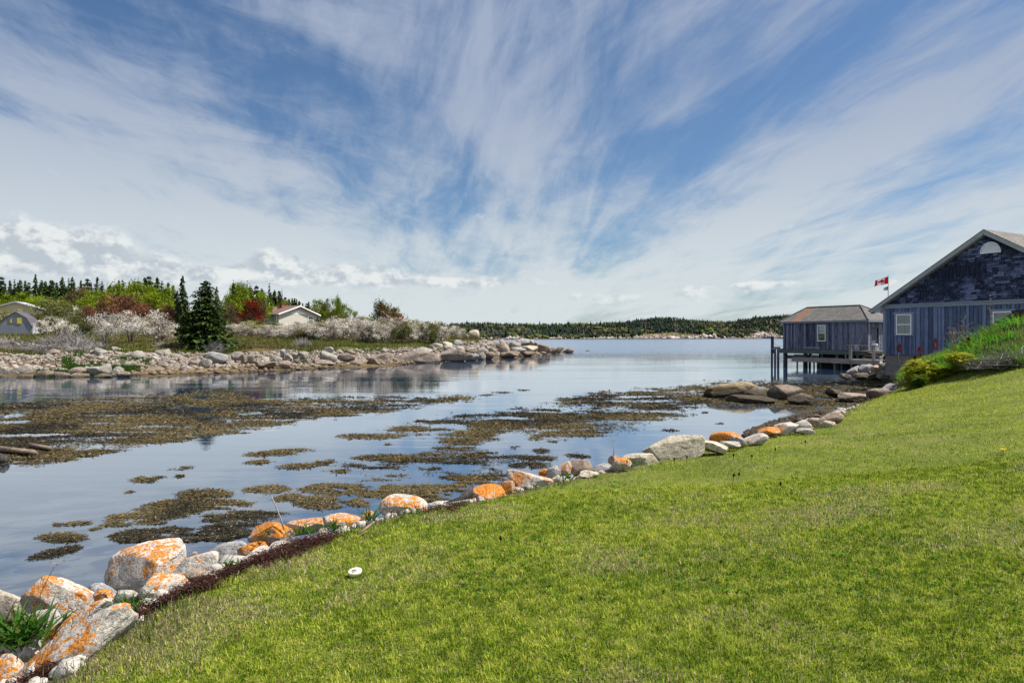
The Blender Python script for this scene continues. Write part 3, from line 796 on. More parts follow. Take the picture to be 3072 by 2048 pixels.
for k, (u0, u1, v0, v1, d, m, roll, th_, seed, cuts, boxy, lab) in enumerate(NR):
    sub = 5 if (u1 - u0) > 110 else 4
    fit_rock('boulder' if (u1 - u0) > 70 else 'stone', u0, u1, v0, v1, d, M[m], lab, roll, th_, seed, sub, cuts, boxy, 'boulder' if (u1 - u0) > 70 else 'stone', G)
# ledges and stones on the tidal flat below the lawn
TF = [
 (2112, 2275, 1143, 1204, 27.5, 'ledge_y', -7, .9, 101, 8, .0, 'ledge_rock', 'dark ledge with an ochre domed top standing in the rockweed'),
 (2230, 2345, 1160, 1208, 27.0, 'ledge', 5, .9, 102, 9, .0, 'ledge_rock', 'low dark ledge between the two domed ledges'),
 (2288, 2412, 1152, 1216, 26.6, 'ledge', 10, .9, 103, 9, .0, 'ledge_rock', 'pinkish brown domed ledge right of the ochre one'),
 (2182, 2330, 1184, 1218, 25.3, 'ledge', 3, .9, 104, 9, .1, 'ledge_rock', 'low grey brown rock shelf in front of the domed ledges'),
 (2362, 2452, 1178, 1226, 24.5, 'ledge', 14, .9, 105, 9, .1, 'ledge_rock', 'pale brown flank of rock sloping into the tide pool'),
 (2474, 2550, 1164, 1200, 27, 'ledge', 16, .9, 106, 9, .1, 'ledge_rock', 'dark peaked rock on the flat before the jetty'),
 (2510, 2600, 1176, 1212, 25.5, 'far2', 6, .9, 107, 9, .1, 'ledge_rock', 'low pinkish rock sheet beside the tide pool'),
 (2598, 2676, 1163, 1204, 24.0, 'far2', 4, .9, 108, 9, .2, 'boulder', 'brown boulder touching the top of the lawn'),
 (2640, 2698, 1149, 1190, 25.5, 'grey', -14, .9, 109, 9, .3, 'boulder', 'tilted grey boulder beside the yellow green shrubs'),
 (2536, 2580, 1098, 1126, 41, 'grey', -35, .9, 110, 8, .1, 'boulder', 'grey boulder at the left end of the row under the jetty rail'),
 (2550, 2577, 1102, 1132, 40, 'far', -25, .9, 120, 8, .1, 'boulder', 'narrow grey boulder tucked at the left end under the jetty rail'),
 (2572, 2616, 1093, 1122, 40.5, 'grey', 0, .9, 111, 8, .3, 'boulder', 'squarish blue grey boulder under the left jetty rail post'),
 (2596, 2622, 1091, 1110, 41, 'far', 0, .9, 112, 8, .1, 'boulder', 'small pale boulder on top between two bigger ones under the rail'),
 (2610, 2661, 1094, 1124, 39.5, 'tan', 8, .9, 113, 8, .2, 'boulder', 'reddish brown boulder under the right jetty rail post'),
 (2632, 2676, 1110, 1142, 37.5, 'far', -5, .9, 114, 8, .1, 'boulder', 'pale topped boulder in the lower row at the foundation'),
 (2672, 2706, 1112, 1142, 36.5, 'grey', 0, .9, 115, 8, .1, 'boulder', 'small grey boulder in the lower row beside the shrubs'),
 (2638, 2690, 1086, 1118, 38.5, 'ledge', 12, .9, 116, 8, .1, 'boulder', 'dark brown boulder against the house foundation corner'),
 (2560, 2612, 1118, 1142, 38.5, 'ledge', 0, .9, 117, 8, .1, 'boulder', 'dark wet boulder below the grey row under the jetty'),
 (2602, 2640, 1118, 1142, 38, 'ledge', 0, .9, 118, 8, .1, 'boulder', 'dark wet boulder beside the pale topped one'),
 (2518, 2554, 1119, 1138, 38.5, 'far3', 8, .9, 119, 8, .1, 'boulder', 'low flat brown stone at the water left of the boulder row'),
 (2700, 2730, 1118, 1140, 35, 'cream', 8, .9, 121, 8, .1, 'boulder', 'small tan stone half hidden by the yellow green shrubs'),
]
for (u0, u1, v0, v1, d, m, roll, th_, seed, cuts, boxy, nm, lab) in TF:
    fit_rock(nm, u0, u1, v0, v1, d, M[m], lab, roll, th_, seed, 5 if 'ledge' in nm else 4, cuts, boxy, nm.replace('_', ' '), 'rocks between the lawn and the jetty', rough=.42 if 'ledge' in nm else .16)

# pebbles heaped between the boulders: nobody could count them
def scatter_rocks(name, pts, sizes, mat, label, nproto=6, seed=0, sub=2, kind='stuff'):
    r = np.random.default_rng(seed); Vs, Fs, n = [], [], 0
    protos = [rock_verts(seed * 50 + k, sub, 7, .2)for k in range(nproto)]
    for p, s in zip(pts, sizes):
        V, F = protos[r.integers(nproto)]
        Rm = rotm(r.uniform(-25, 25), r.uniform(-25, 25), r.uniform(0, 360))
        W = (V * np.array([1, r.uniform(.7, 1), r.uniform(.5, .8)]) * s) @ Rm.T + p
        Vs.append(W); Fs.append(F + n); n += len(V)
    me = mk_mesh(name, np.vstack(Vs), np.vstack(Fs), mat, None, True)
    return tag(link(name, me), label, 'rocks', None, kind)
pp, ss_ = [], []
T = rng.uniform(0, 1, 3200)
seglen = np.r_[0, np.cumsum(np.linalg.norm(np.diff(EDGE[2:22], axis=0), axis=1))]
for t in T:
    s = (t ** 1.5) * seglen[-1]; i = min(np.searchsorted(seglen, s), len(seglen) - 1); i = max(i, 1)
    a, b = EDGE[2 + i - 1], EDGE[2 + i]; w = (s - seglen[i - 1]) / (seglen[i] - seglen[i - 1])
    q = a + (b - a) * w; nrm = np.array([-(b - a)[1], (b - a)[0]]); nrm /= np.linalg.norm(nrm)
    off = rng.uniform(.08, 2.0) if q[1] < 9 else rng.uniform(.1, 1.5)
    pp.append(q + nrm * off); ss_.append(rng.uniform(.022, .075) * (1.3 if rng.random() < .15 else 1))
pp = np.array(pp); zz = z_near(pp)
scatter_rocks('pebbles', np.c_[pp, zz + .01], ss_, M['granite'], 'pale pebbles and cobbles between the edge boulders', seed=3)
pb = []
for k in range(420):
    u = rng.uniform(2230, 2460); v = np.interp(u, [2230, 2330, 2460], [1306, 1268, 1240]) - rng.uniform(-6, 10)
    pb.append(on(u, v, .10))
scatter_rocks('pebbles', np.array(pb), rng.uniform(.03, .09, len(pb)), M['ledge'], 'dark wet pebbles at the waterline beyond the orange boulders', seed=4)

# ------------------------------------------------------------------ boulders of the left bank
BR = [
 # u0,u1,v0,v1,d,mat,label
 (-30, 66, 1098, 1132, 42.0, 'far', 'large round boulder at the left end of the front row'),
 (-25, 26, 1084, 1108, 43.5, 'far2', 'pale pink boulder above the left end of the front row'),
 (22, 52, 1092, 1108, 44.0, 'far2', 'small pinkish boulder behind the front row, far left'),
 (52, 108, 1094, 1124, 42.5, 'far', 'smooth boulder with a slanted shaded end, second in the front row'),
 (40, 103, 1123, 1143, 40.5, 'far3', 'brown wet boulder at the water under the second boulder'),
 (-10, 18, 1124, 1142, 40.8, 'far3', 'dark brown wet stone at the far left waterline'),
 (107, 132, 1098, 1115, 43.0, 'far', 'small grey round boulder near the front row start'),
 (128, 150, 1101, 1117, 42.5, 'far', 'small cream egg shaped boulder beside the grey round one'),
 (100, 160, 1111, 1140, 41.0, 'far2', 'broad tan boulder with dark foot in the front row'),
 (158, 208, 1102, 1118, 43.0, 'far', 'flat oval boulder above the front row'),
 (159, 209, 1114, 1137, 41.0, 'far2', 'oval tan boulder with shaded hollow in the front row'),
 (205, 258, 1100, 1122, 42.5, 'far2', 'pinkish broken boulder pile behind the striped one'),
 (210, 268, 1118, 1138, 41.0, 'far3', 'rough striped brown boulder in the front row'),
 (248, 272, 1098, 1122, 43.2, 'far', 'steep white wedge stone left of the grey block'),
 (248, 284, 1092, 1103, 45.0, 'far', 'low flat cream stone above the front row'),
 (269, 330, 1098, 1127, 42.0, 'far', 'large grey block boulder with a shaded face'),
 (305, 336, 1090, 1105, 43.5, 'far', 'thin tilted stone behind the grey block boulder'),
 (336, 371, 1098, 1127, 42.0, 'far', 'rounded boulder with shaded left side, right end of the front row'),
 (284, 344, 1119, 1135, 40.8, 'far3', 'dark low boulder at the water below the grey block'),
 (352, 392, 1115, 1132, 41.0, 'far2', 'low pink brown rock at the right end of the front row'),
 (384, 430, 1104, 1116, 44.5, 'far3', 'dark brown flat rock on the weedy flat, leftmost'),
 (430, 500, 1100, 1117, 45.0, 'far3', 'long cracked brown rock on the weedy flat'),
 (496, 548, 1096, 1115, 46.0, 'far3', 'brown hump of rock on the weedy flat'),
 (545, 582, 1100, 1113, 46.0, 'far3', 'dark rock ending the brown row on the weedy flat'),
 (327, 372, 1039, 1062, 54.5, 'far', 'pale boulder standing above the rubble below the blossoming trees'),
 (320, 342, 1055, 1067, 52.5, 'far', 'small white stone below the pale standing boulder'),
 (463, 520, 1045, 1072, 53.0, 'far', 'tall pale boulder left of the big spruce'),
 (508, 545, 1060, 1078, 51.5, 'far', 'sloping white boulder right of the tall pale one'),
 (307, 346, 1068, 1080, 50.0, 'far', 'low white slab in the left rubble'),
 (420, 452, 1069, 1088, 49.5, 'far', 'blocky white boulder in the middle rubble'),
 (483, 513, 1069, 1090, 49.5, 'far', 'blocky cream boulder below the tall pale one'),
 (550, 572, 1060, 1074, 52.0, 'far', 'small oval boulder before the big spruce'),
 (566, 602, 1081, 1097, 48.0, 'far2', 'tan low boulder left of the pair below the spruce'),
 (596, 636, 1074, 1098, 47.5, 'far', 'rounded white boulder touching the big striped one'),
 (611, 688, 1054, 1088, 49.5, 'grey', 'biggest striped grey boulder below the big spruce'),
 (604, 640, 1055, 1070, 52.0, 'far', 'flat white stone behind the big striped boulder'),
 (690, 731, 1054, 1074, 52.0, 'far', 'smooth white boulder right of the striped one'),
 (722, 742, 1064, 1085, 50.0, 'far3', 'small brown upright stone leaning on a round boulder'),
 (730, 767, 1060, 1082, 51.0, 'far', 'round cream boulder with the brown stone at its side'),
 (760, 778, 1054, 1068, 54.0, 'far', 'little pale boulder near the grass edge'),
 (812, 838, 1070, 1086, 51.0, 'far', 'squat tan boulder among cobbles'),
 (841, 856, 1047, 1064, 56.0, 'grey', 'pointed grey slab standing up at the grass edge'),
 (854, 878, 1060, 1073, 54.0, 'far', 'small white boulder right of the pointed slab'),
 (876, 897, 1057, 1070, 55.0, 'far', 'cubic white boulder near the green tuft'),
 (895, 924, 1054, 1070, 55.0, 'far', 'tapered white boulder beside the green tuft'),
 (958, 1012, 1050, 1078, 55.0, 'far', 'large smooth boulder at the start of the pink ledge'),
 (973, 1002, 1040, 1054, 59.0, 'grey', 'grey boulder behind the large smooth one'),
 (760, 830, 1084, 1098, 48.5, 'far3', 'low dark rock ridge at the edge of the weedy flat'),
 (832, 872, 1086, 1099, 49.5, 'far3', 'dark hump at the end of the low ridge'),
 (1013, 1068, 1060, 1080, 56.5, 'far2', 'brown broken rock left in the pink ledge'),
 (930, 1010, 1077, 1089, 54.0, 'far2', 'flat reddish rock before the large smooth boulder'),
 (1036, 1102, 1076, 1090, 55.5, 'far2', 'low reddish rock sheet at the waterline'),
 (-30, 130, 1064, 1080, 50.5, 'far2', 'long pinkish rock sheet with cracks at the left edge of the beach'),
 (-30, 190, 1078, 1094, 48.0, 'far2', 'long pinkish rock sheet just behind the front row of boulders'),
 (150, 330, 1060, 1072, 51.5, 'far2', 'long pinkish rock sheet under the dead bushes, right part'),
 (110, 290, 1071, 1084, 50.0, 'far2', 'long pinkish rock sheet between green strip and dead bushes'),
 (1098, 1138, 1070, 1092, 56.5, 'far3', 'dark peaked rock at the water below the pink ledge'),
 (1060, 1185, 1056, 1082, 61.0, 'far2', 'long pale pink ledge, left section'),
 (1170, 1322, 1052, 1082, 63.0, 'far2', 'long pink ledge, right section with dark cracks'),
 (1142, 1160, 1046, 1056, 66.0, 'far', 'small boulder lying on top of the pink ledge'),
 (1240, 1300, 1040, 1056, 70.0, 'far', 'white flat slab above the right ledge section'),
 (1292, 1330, 1028, 1045, 76.0, 'far', 'tan rounded boulder on the grass edge, left of a pair'),
 (1322, 1358, 1024, 1044, 77.0, 'cream', 'cream rounded boulder on the grass edge, right of a pair'),
 (1357, 1389, 1018, 1040, 80.0, 'grey', 'dark grey boulder half in the grass'),
 (1281, 1304, 1034, 1049, 74.0, 'far', 'small blocky stone left of the rounded pair'),
 (1403, 1438, 989, 1012, 97.0, 'cream', 'big square pale boulder alone on the skyline of the point'),
 (1318, 1420, 1046, 1070, 66.0, 'far2', 'massive pinkish ledge block with a dark left face'),
 (1330, 1370, 1036, 1050, 73.0, 'grey', 'grey flat rock behind the ledge block'),
 (1350, 1398, 1063, 1081, 66.5, 'far3', 'smooth brown turtle backed rock at the waterline'),
 (1395, 1438, 1060, 1076, 68.0, 'far', 'cracked white rock beside the turtle backed one'),
 (1428, 1466, 1043, 1062, 74.0, 'far', 'pale angular boulder midway out the point'),
 (1456, 1486, 1054, 1074, 71.5, 'far3', 'round brown rock midway out at the waterline'),
 (1432, 1458, 1056, 1076, 71.0, 'far', 'greenish grey rock left of the round brown one'),
 (1463, 1488, 1040, 1056, 78.0, 'far2', 'small pink rock between larger blocks'),
 (1487, 1530, 1028, 1052, 82.0, 'far2', 'pink faceted boulder on the point'),
 (1493, 1512, 1017, 1030, 88.0, 'far', 'small white rock above the pink faceted boulder'),
 (1526, 1562, 1024, 1044, 85.0, 'far', 'big white block near the end of the point'),
 (1530, 1580, 1040, 1056, 80.0, 'far', 'rough white rock mass below the white block'),
 (1550, 1594, 1015, 1030, 90.0, 'grey', 'dark slab on top of the rocks near the end of the point'),
 (1546, 1564, 1019, 1033, 88.0, 'far', 'tilted white slab leaning under the dark slab'),
 (1590, 1604, 1018, 1036, 90.0, 'far', 'upright white stone beside the dark slab'),
 (1594, 1618, 1024, 1038, 90.0, 'far', 'pale stone right of the upright one'),
 (1570, 1614, 1036, 1050, 86.0, 'cream', 'low cream rock near the tip'),
 (1606, 1652, 1032, 1052, 89.0, 'far3', 'brown rock mass at the tip of the point'),
 (1640, 1672, 1042, 1056, 92.0, 'far3', 'dark rock stepping down at the tip'),
 (1662, 1692, 1040, 1054, 96.0, 'far3', 'black rock second from the tip'),
 (1688, 1722, 1044, 1055, 99.0, 'far3', 'outermost reddish dark rock of the point'),
 (1755, 1768, 1049, 1053, 112.0, 'far3', 'tiny lone rock awash beyond the point'),
 (1500, 1560, 1052, 1068, 78.0, 'far3', 'long dark rock at the waterline of the point'),
 (1560, 1606, 1052, 1064, 82.0, 'far3', 'flat purple brown rock at the waterline near the tip'),
 (1395, 1425, 1068, 1078, 68.0, 'far3', 'small dark rock awash beside the turtle backed one'),
 (1420, 1440, 1024, 1040, 88.0, 'far', 'white rubble block under the square skyline boulder'),
 (1458, 1500, 1022, 1038, 88.0, 'far', 'jumbled white block on the crest of the point'),
]
for k, (u0, u1, v0, v1, d, m, lab) in enumerate(BR):
    nm = 'ledge_rock' if 'ledge' in lab and 'long' in lab else 'boulder'
    fit_rock(nm, u0, u1, v0, v1 + 3 + (v1 - v0) * (.25 if u1 - u0 < 90 else .5), d, M[m], lab, ((k * 37) % 17) - 8, .85 if u1 - u0 < 90 else .45, 300 + k, 3 if u1 - u0 < 60 else 4, 12, .3 * (k % 3), nm.replace('_', ' '), 'rocks along the left bank', rough=.36 if nm != 'boulder' else .18)
# unlabelled neighbours: middle sized rocks filling the band, alike within each stretch
names = [(-60, 300, 'pale rock in the rubble under the grey dead bushes'), (300, 560, 'pale rock in the rubble left of the big spruce'), (560, 800, 'pale rock in the rubble below the big spruce'),
         (800, 1050, 'pale rock in the rubble right of the big spruce'), (1050, 1330, 'pale rock lying about the pink ledge'), (1330, 1480, 'pale rock in the heap half way along the point'), (1480, 1660, 'pale rock in the heap at the end of the point')]
bprot = [mk_mesh('rock', *rock_verts(700 + k, 3, 10, .2, .3 * (k % 3)), M[['far', 'far', 'far2', 'far', 'far3', 'far2'][k % 6]], None, True) for k in range(12)]
for (ua, ub, lab) in names:
    nn = {0: 12, 1: 34, 2: 28}.get(names.index((ua, ub, lab)), 26)
    if ua >= 1330: nn = 38
    for k in range(nn):
        u = rng.uniform(ua, ub)
        da = np.interp(u, [-60, 0, 600, 850, 1100, 1300, 1450, 1600], [41, 42, 46, 51, 57, 67, 76, 88])
        db = np.interp(u, [-60, 0, 600, 850, 1100, 1300, 1450, 1600], [48, 49, 53, 58, 66, 73.5, 90, 101])
        d = da + (db - da) * rng.uniform(.0, 1) ** .9
        x, y = xy(u, d); z = zl1(x, y)
        s = rng.uniform(.20, .46) * (1.5 if rng.random() < .14 else 1) * (1.35 if u > 1330 else 1)
        o = link('rock', bprot[rng.integers(12)], None, (x, y, z + s * .15), (rng.uniform(-.3, .3), rng.uniform(-.3, .3), rng.uniform(0, 6.28)), (s, s * rng.uniform(.7, 1), s * rng.uniform(.5, .8)))
        tag(o, lab, 'rock', lab.replace('pale rock', 'rocks'))
pts, sz = [], []
for k in range(5200):
    u = rng.uniform(-120, 1660)
    da = np.interp(u, [-60, 0, 600, 850, 1100, 1300, 1450, 1600], [42.5, 43.5, 47, 51, 57, 66, 75, 86])
    db = np.interp(u, [-60, 0, 600, 850, 1100, 1300, 1450, 1600], [49.5, 50.5, 54.5, 60, 68, 75.5, 92, 102])
    if u < 300 and rng.random() < .6: continue
    d = da + (db - da) * rng.uniform(0, 1); x, y = xy(u, d)
    pts.append((x, y)); sz.append(rng.uniform(.06, .19) * (1.4 if u > 1300 else 1))
pts = np.array(pts); z = z_left(pts)
half = len(pts) // 2
scatter_rocks('rubble', np.c_[pts, z + .03][:half], sz[:half], M['far'], 'pale rubble between the boulders of the left bank', seed=5)
scatter_rocks('rubble', np.c_[pts, z + .03][half:], sz[half:], M['far2'], 'pinkish rubble between the boulders of the left bank', seed=6)
fl = []
for k in range(700):
    u = rng.uniform(330, 1640); d0 = np.interp(u, [330, 600, 850, 1000, 1200, 1300, 1450, 1600], [42, 43.5, 48.5, 52.5, 58, 65, 74, 85]); fl.append(xy(u, d0 + rng.uniform(-.3, 4.2)))
fl = np.array(fl); scatter_rocks('rubble', np.c_[fl, z_left(fl) + .01], rng.uniform(.06, .30, len(fl)) ** 1.0, M['far3'], 'small brown weedy stones on the flat at the waterline', seed=9)
# half buried stones behind the named row, alike within each stretch
sp_ = [mk_mesh('stone', *rock_verts(900 + k, 4, 9, .2, .3 * (k % 3)), M[['granite', 'lichen_low', 'grey', 'cream', 'tan', 'granite'][k % 6]], None, True) for k in range(9)]
for (sa, sb, nn, lab) in [(0.3, 3.2, 26, 'half buried stone on the bank beside the lower left slabs'), (3.2, 6.5, 22, 'half buried stone on the bank between the dome and the arch boulder'), (6.5, 11.5, 24, 'half buried stone on the bank about the rock cluster'), (11.5, 21, 30, 'half buried stone on the bank from the large cream boulder onward')]:
    for k in range(nn):
        s = rng.uniform(sa, sb) + 1.0; i = max(1, min(np.searchsorted(seglen, s), len(seglen) - 1)); a, b = EDGE[2 + i - 1], EDGE[2 + i]
        w = (s - seglen[i - 1]) / (seglen[i] - seglen[i - 1]); q = a + (b - a) * w; nrm = np.array([-(b - a)[1], (b - a)[0]]); nrm /= np.linalg.norm(nrm)
        q = q + nrm * rng.uniform(.12, 1.7); z = float(z_near(q[None])[0]); sc_ = rng.uniform(.05, .105) * (1 + .06 * q[1])
        o = link('stone', sp_[rng.integers(9)], None, (q[0], q[1], z + sc_ * .12), (rng.uniform(-.4, .4), rng.uniform(-.4, .4), rng.uniform(0, 6.28)), (sc_, sc_ * rng.uniform(.6, .95), sc_ * rng.uniform(.45, .7)))
        tag(o, lab, 'stone', lab.replace('half buried stone', 'stones'))
# far shore granite
pts, sz = [], []
for k in range(2600):
    u = rng.uniform(1100, 2500); s = rng.uniform(-1, 7) ** 1.0
    big = rng.random()
    d = far_d(u) + s; x, y = xy(u, d)
    pts.append((x, y, max(0, float(z_far(np.array([[x, y]]))[0])) * .85)); sz.append(rng.uniform(.3, 1.0) * (2.0 if big < .12 else 1))
scatter_rocks('shore_rocks', np.array(pts), sz, M['shore'], 'white granite blocks along the far shoreline', seed=8)
for (u0, u1, v0, v1, lab) in [(1508, 1548, 1002, 1018, 'big white block pair on the far shore behind the point'), (1545, 1566, 1000, 1016, 'dark grey block on the far shore beside the white pair'), (1650, 1682, 1005, 1017, 'grey shaded outcrop on the far shore at the forest foot'),
        (1710, 1722, 1004, 1016, 'small pointed white outcrop on the far shore'), (1928, 2035, 1000, 1016, 'long dark cracked cliff on the far shore'), (2030, 2090, 1002, 1016, 'pale folded rock face on the far shore'), (2085, 2146, 992, 1015, 'tall pale cliff face on the far shore'),
        (2255, 2320, 984, 1014, 'white streaked cliff on the far shore just left of the jetty'), (2316, 2350, 996, 1014, 'white rock at the foot of the cliff behind the jetty post'), (1920, 1965, 960, 973, 'bare grey rock face high on the far hill'), (1985, 2040, 953, 962, 'bald pale rock top on the far hill crest'), (2205, 2228, 974, 990, 'pale bare rock patch on the far slope right')]:
    d = float(far_d((u0 + u1) / 2)) + (3 if v1 > 1010 else 130)
    n_ = 9; r_ = np.random.default_rng(u0); Vs, Fs, n0 = [], [], 0
    for q in range(n_):
        V, F = rock_verts(u0 + q, 3, 12, .3, .4); ww = (u1 - u0) / FOC * d * r_.uniform(.10, .22); hh_ = (v1 - v0) / FOC * d * r_.uniform(.28, .56)
        uu = u0 + (u1 - u0) * (q + .5) / n_; cx = (uu - UC) / FOC * d; base_ = CAMZ + (VH - v1 - 1) / FOC * d
        V = (V * (ww, ww * .8, hh_)) @ rotm(0, r_.uniform(-25, 25), r_.uniform(0, 90)).T + (cx, d + r_.uniform(-2, 2), base_ + hh_ * .55)
        Vs.append(V); Fs.append(F + n0); n0 += len(V)
    V = np.vstack(Vs); c0 = V.mean(0); c0[2] = V[:, 2].min()
    tag(link('rock_outcrop', mk_mesh('rock_outcrop', V - c0, np.vstack(Fs), M['shore'], None, True), None, tuple(c0)), lab, 'rock outcrop', 'outcrops on the far shore')
# ------------------------------------------------------------------ rockweed floating at the surface
def inpoly(P, poly):
    x, y = P[:, 0], P[:, 1]; r = np.zeros(len(P), bool); n = len(poly)
    for i in range(n):
        x1, y1 = poly[i]; x2, y2 = poly[(i + 1) % n]
        c = ((y1 > y) != (y2 > y)) & (x < (x2 - x1) * (y - y1) / (y2 - y1 + 1e-12) + x1)
        r ^= c
    return r
MATS = [
 ('wide', [(-700, 1240), (-300, 1228), (0, 1217), (204, 1203), (408, 1193), (561, 1178), (678, 1170), (700, 1180), (765, 1206), (840, 1206), (918, 1199), (1020, 1196), (1173, 1193), (1199, 1200), (1414, 1190), (1420, 1196), (1300, 1210), (1199, 1225), (1020, 1247), (740, 1288), (561, 1316), (398, 1340), (204, 1371), (0, 1392), (-300, 1420), (-700, 1440)], .60, 'broad olive and gold rockweed mat across the left of the cove'),
 ('far', [(1661, 1207), (1700, 1197), (1798, 1181), (1992, 1166), (2066, 1163), (2161, 1147), (2300, 1146), (2480, 1147), (2640, 1146), (2720, 1150), (2690, 1172), (2640, 1195), (2585, 1226), (2480, 1236), (2400, 1232), (2300, 1222), (2117, 1220), (2012, 1222), (1923, 1221), (1790, 1211), (1700, 1213)], .62, 'rockweed bed around the domed ledges'),
 ('mid', [(1183, 1290), (1270, 1268), (1350, 1250), (1480, 1243), (1551, 1229), (1640, 1225), (1690, 1232), (1900, 1228), (2060, 1243), (1960, 1262), (1870, 1290), (1790, 1318), (1620, 1315), (1610, 1300), (1680, 1280), (1520, 1290), (1480, 1312), (1400, 1326), (1320, 1322), (1300, 1308), (1190, 1297)], .52, 'rockweed raft in the middle of the cove'),
 ('m4', [(1000, 1398), (1100, 1369), (1154, 1357), (1273, 1354), (1323, 1335), (1421, 1333), (1457, 1344), (1576, 1345), (1600, 1354), (1525, 1369), (1481, 1378), (1484, 1390), (1400, 1393), (1516, 1405), (1514, 1414), (1427, 1417), (1344, 1411), (1308, 1399), (1219, 1402), (1100, 1408), (1020, 1404)], .50, 'rockweed raft before the orange edge boulders'),
 ('m5', [(1276, 1418), (1398, 1423), (1531, 1423), (1540, 1437), (1457, 1445), (1368, 1445), (1279, 1432)], .46, 'small dark rockweed strip beside the rusty boulder'),
 ('m6', [(1100, 1452), (1177, 1441), (1225, 1430), (1320, 1441), (1398, 1450), (1400, 1464), (1308, 1472), (1296, 1496), (1231, 1487), (1133, 1490), (1139, 1472), (1060, 1468)], .46, 'rockweed patch behind the boulder with the orange arch'),
 ('m9', [(343, 1536), (469, 1499), (530, 1496), (663, 1504), (724, 1516), (646, 1528), (578, 1534), (530, 1552), (425, 1560), (323, 1569)], .50, 'dense rockweed clump above the dome boulder'),
 ('m10', [(340, 1594), (394, 1577), (476, 1568), (558, 1568), (544, 1583), (483, 1596), (469, 1617), (408, 1617), (347, 1617)], .50, 'golden rockweed clump just above the dome boulder'),
 ('m11', [(578, 1570), (700, 1541), (782, 1545), (845, 1552), (745, 1572), (741, 1611), (646, 1617), (585, 1628), (550, 1606), (646, 1584)], .46, 'dark rockweed clump left of the cube like boulder'),
]
ELL = [(614, 1482, 78, 14, 0), (800, 1468, 66, 12, -3), (1010, 1466, 105, 16, 0), (987, 1508, 105, 20, 2), (862, 1492, 42, 10, -6), (1157, 1468, 46, 16, 0), (513, 1606, 32, 14, 0), (229, 1575, 38, 11, -8), (174, 1573, 10, 4, 0), (288, 1585, 14, 3, -8), (187, 1612, 66, 13, 0), (175, 1655, 82, 11, -13),
       (446, 1436, 50, 9, -3), (540, 1405, 34, 5, -6), (540, 1429, 12, 4, 0), (400, 1478, 24, 5, 3), (836, 1357, 94, 9, -4), (781, 1386, 42, 7, -3), (895, 1398, 62, 8, -3), (976, 1387, 32, 8, 0), (1110, 1308, 92, 9, 0), (1609, 1373, 56, 9, 2), (1587, 1395, 56, 9, 0), (1624, 1352, 22, 6, 0), (1732, 1367, 36, 5, 4),
       (1456, 1185, 26, 2.2, 0), (1510, 1176, 26, 2.2, 0), (1570, 1170, 20, 1.2, 0), (1316, 1242, 16, 3, 0), (1262, 1262, 14, 3, 0), (1812, 1174, 16, 1.4, 0), (2052, 1233, 13, 2, 0), (2115, 1237, 6, 3, 0), (2010, 1291, 24, 3, 3), (1290, 1404, 30, 5, 0), (420, 1620, 14, 3, 0), (640, 1560, 30, 5, 0), (60, 1500, 0.1, .1, 0), (440, 1615, 22, 3, 8), (1790, 1224, 20, 1.6, 0), (1165, 1333, 8, 2, 0), (1780, 1412, 12, 3, 0), (2160, 1270, 10, 2, 0)]
def weed_mesh(UV, dens_mask, seed):
    pass
def fronds(name, UV, label, seed):
    r = np.random.default_rng(seed)
    u, v = UV[:, 0], UV[:, 1]
    d = CAMZ * FOC / (v - VH); x = (u - UC) / FOC * d; y = d; n = len(u)
    # hummocks: broad relief of the floating mass
    hum = fbm(np.c_[x, y] * 1.1, 3, 77); hum = np.clip(hum - .40, 0, 1)
    z = .003 + hum * .035 * r.uniform(.1, 1, n)
    L = (.012 + .0033 * d) * r.uniform(.5, 1.6, n); W_ = L * r.uniform(.09, .22, n)
    a = r.uniform(0, 2 * np.pi, n); tilt = r.normal(.04, .15, n)
    dx_, dy_ = np.cos(a), np.sin(a)
    P0 = np.c_[x, y, z]
    e = np.c_[dx_ * np.cos(tilt), dy_ * np.cos(tilt), np.sin(tilt)] * L[:, None]
    s = np.c_[-dy_, dx_, r.normal(0, .30, n)] * W_[:, None]
    V = np.stack([P0 - s * .5, P0 + s * .5, P0 + e + s * .9, P0 + e - s * .8], 1).reshape(-1, 3)
    V[:, 2] = np.maximum(V[:, 2], .003)
    F = np.arange(4 * n).reshape(n, 4)
    g = fbm(np.c_[x, y] * .55, 4, 55); g2 = r.uniform(0, 1, n)
    c1 = np.array([.032, .029, .022]); c2 = np.array([.115, .095, .052]); c3 = np.array([.22, .150, .050]); c4 = np.array([.20, .18, .15])
    t = np.clip((g - .36) * 3.0 + (g2 - .5) * .9, 0, 1)[:, None]
    C = c1 * (1 - t) + c2 * t
    hi = (g2 > .86) & (g > .47); C[hi] = c3 * r.uniform(.6, 1.1, (hi.sum(), 1))
    pal = r.uniform(0, 1, n) > .965; C[pal] = c4
    me = mk_mesh(name, V, F, M['weed'], np.repeat(C, 4, 0))
    return tag(link(name, me), label, 'seaweed', None, 'stuff')
r = np.random.default_rng(5)
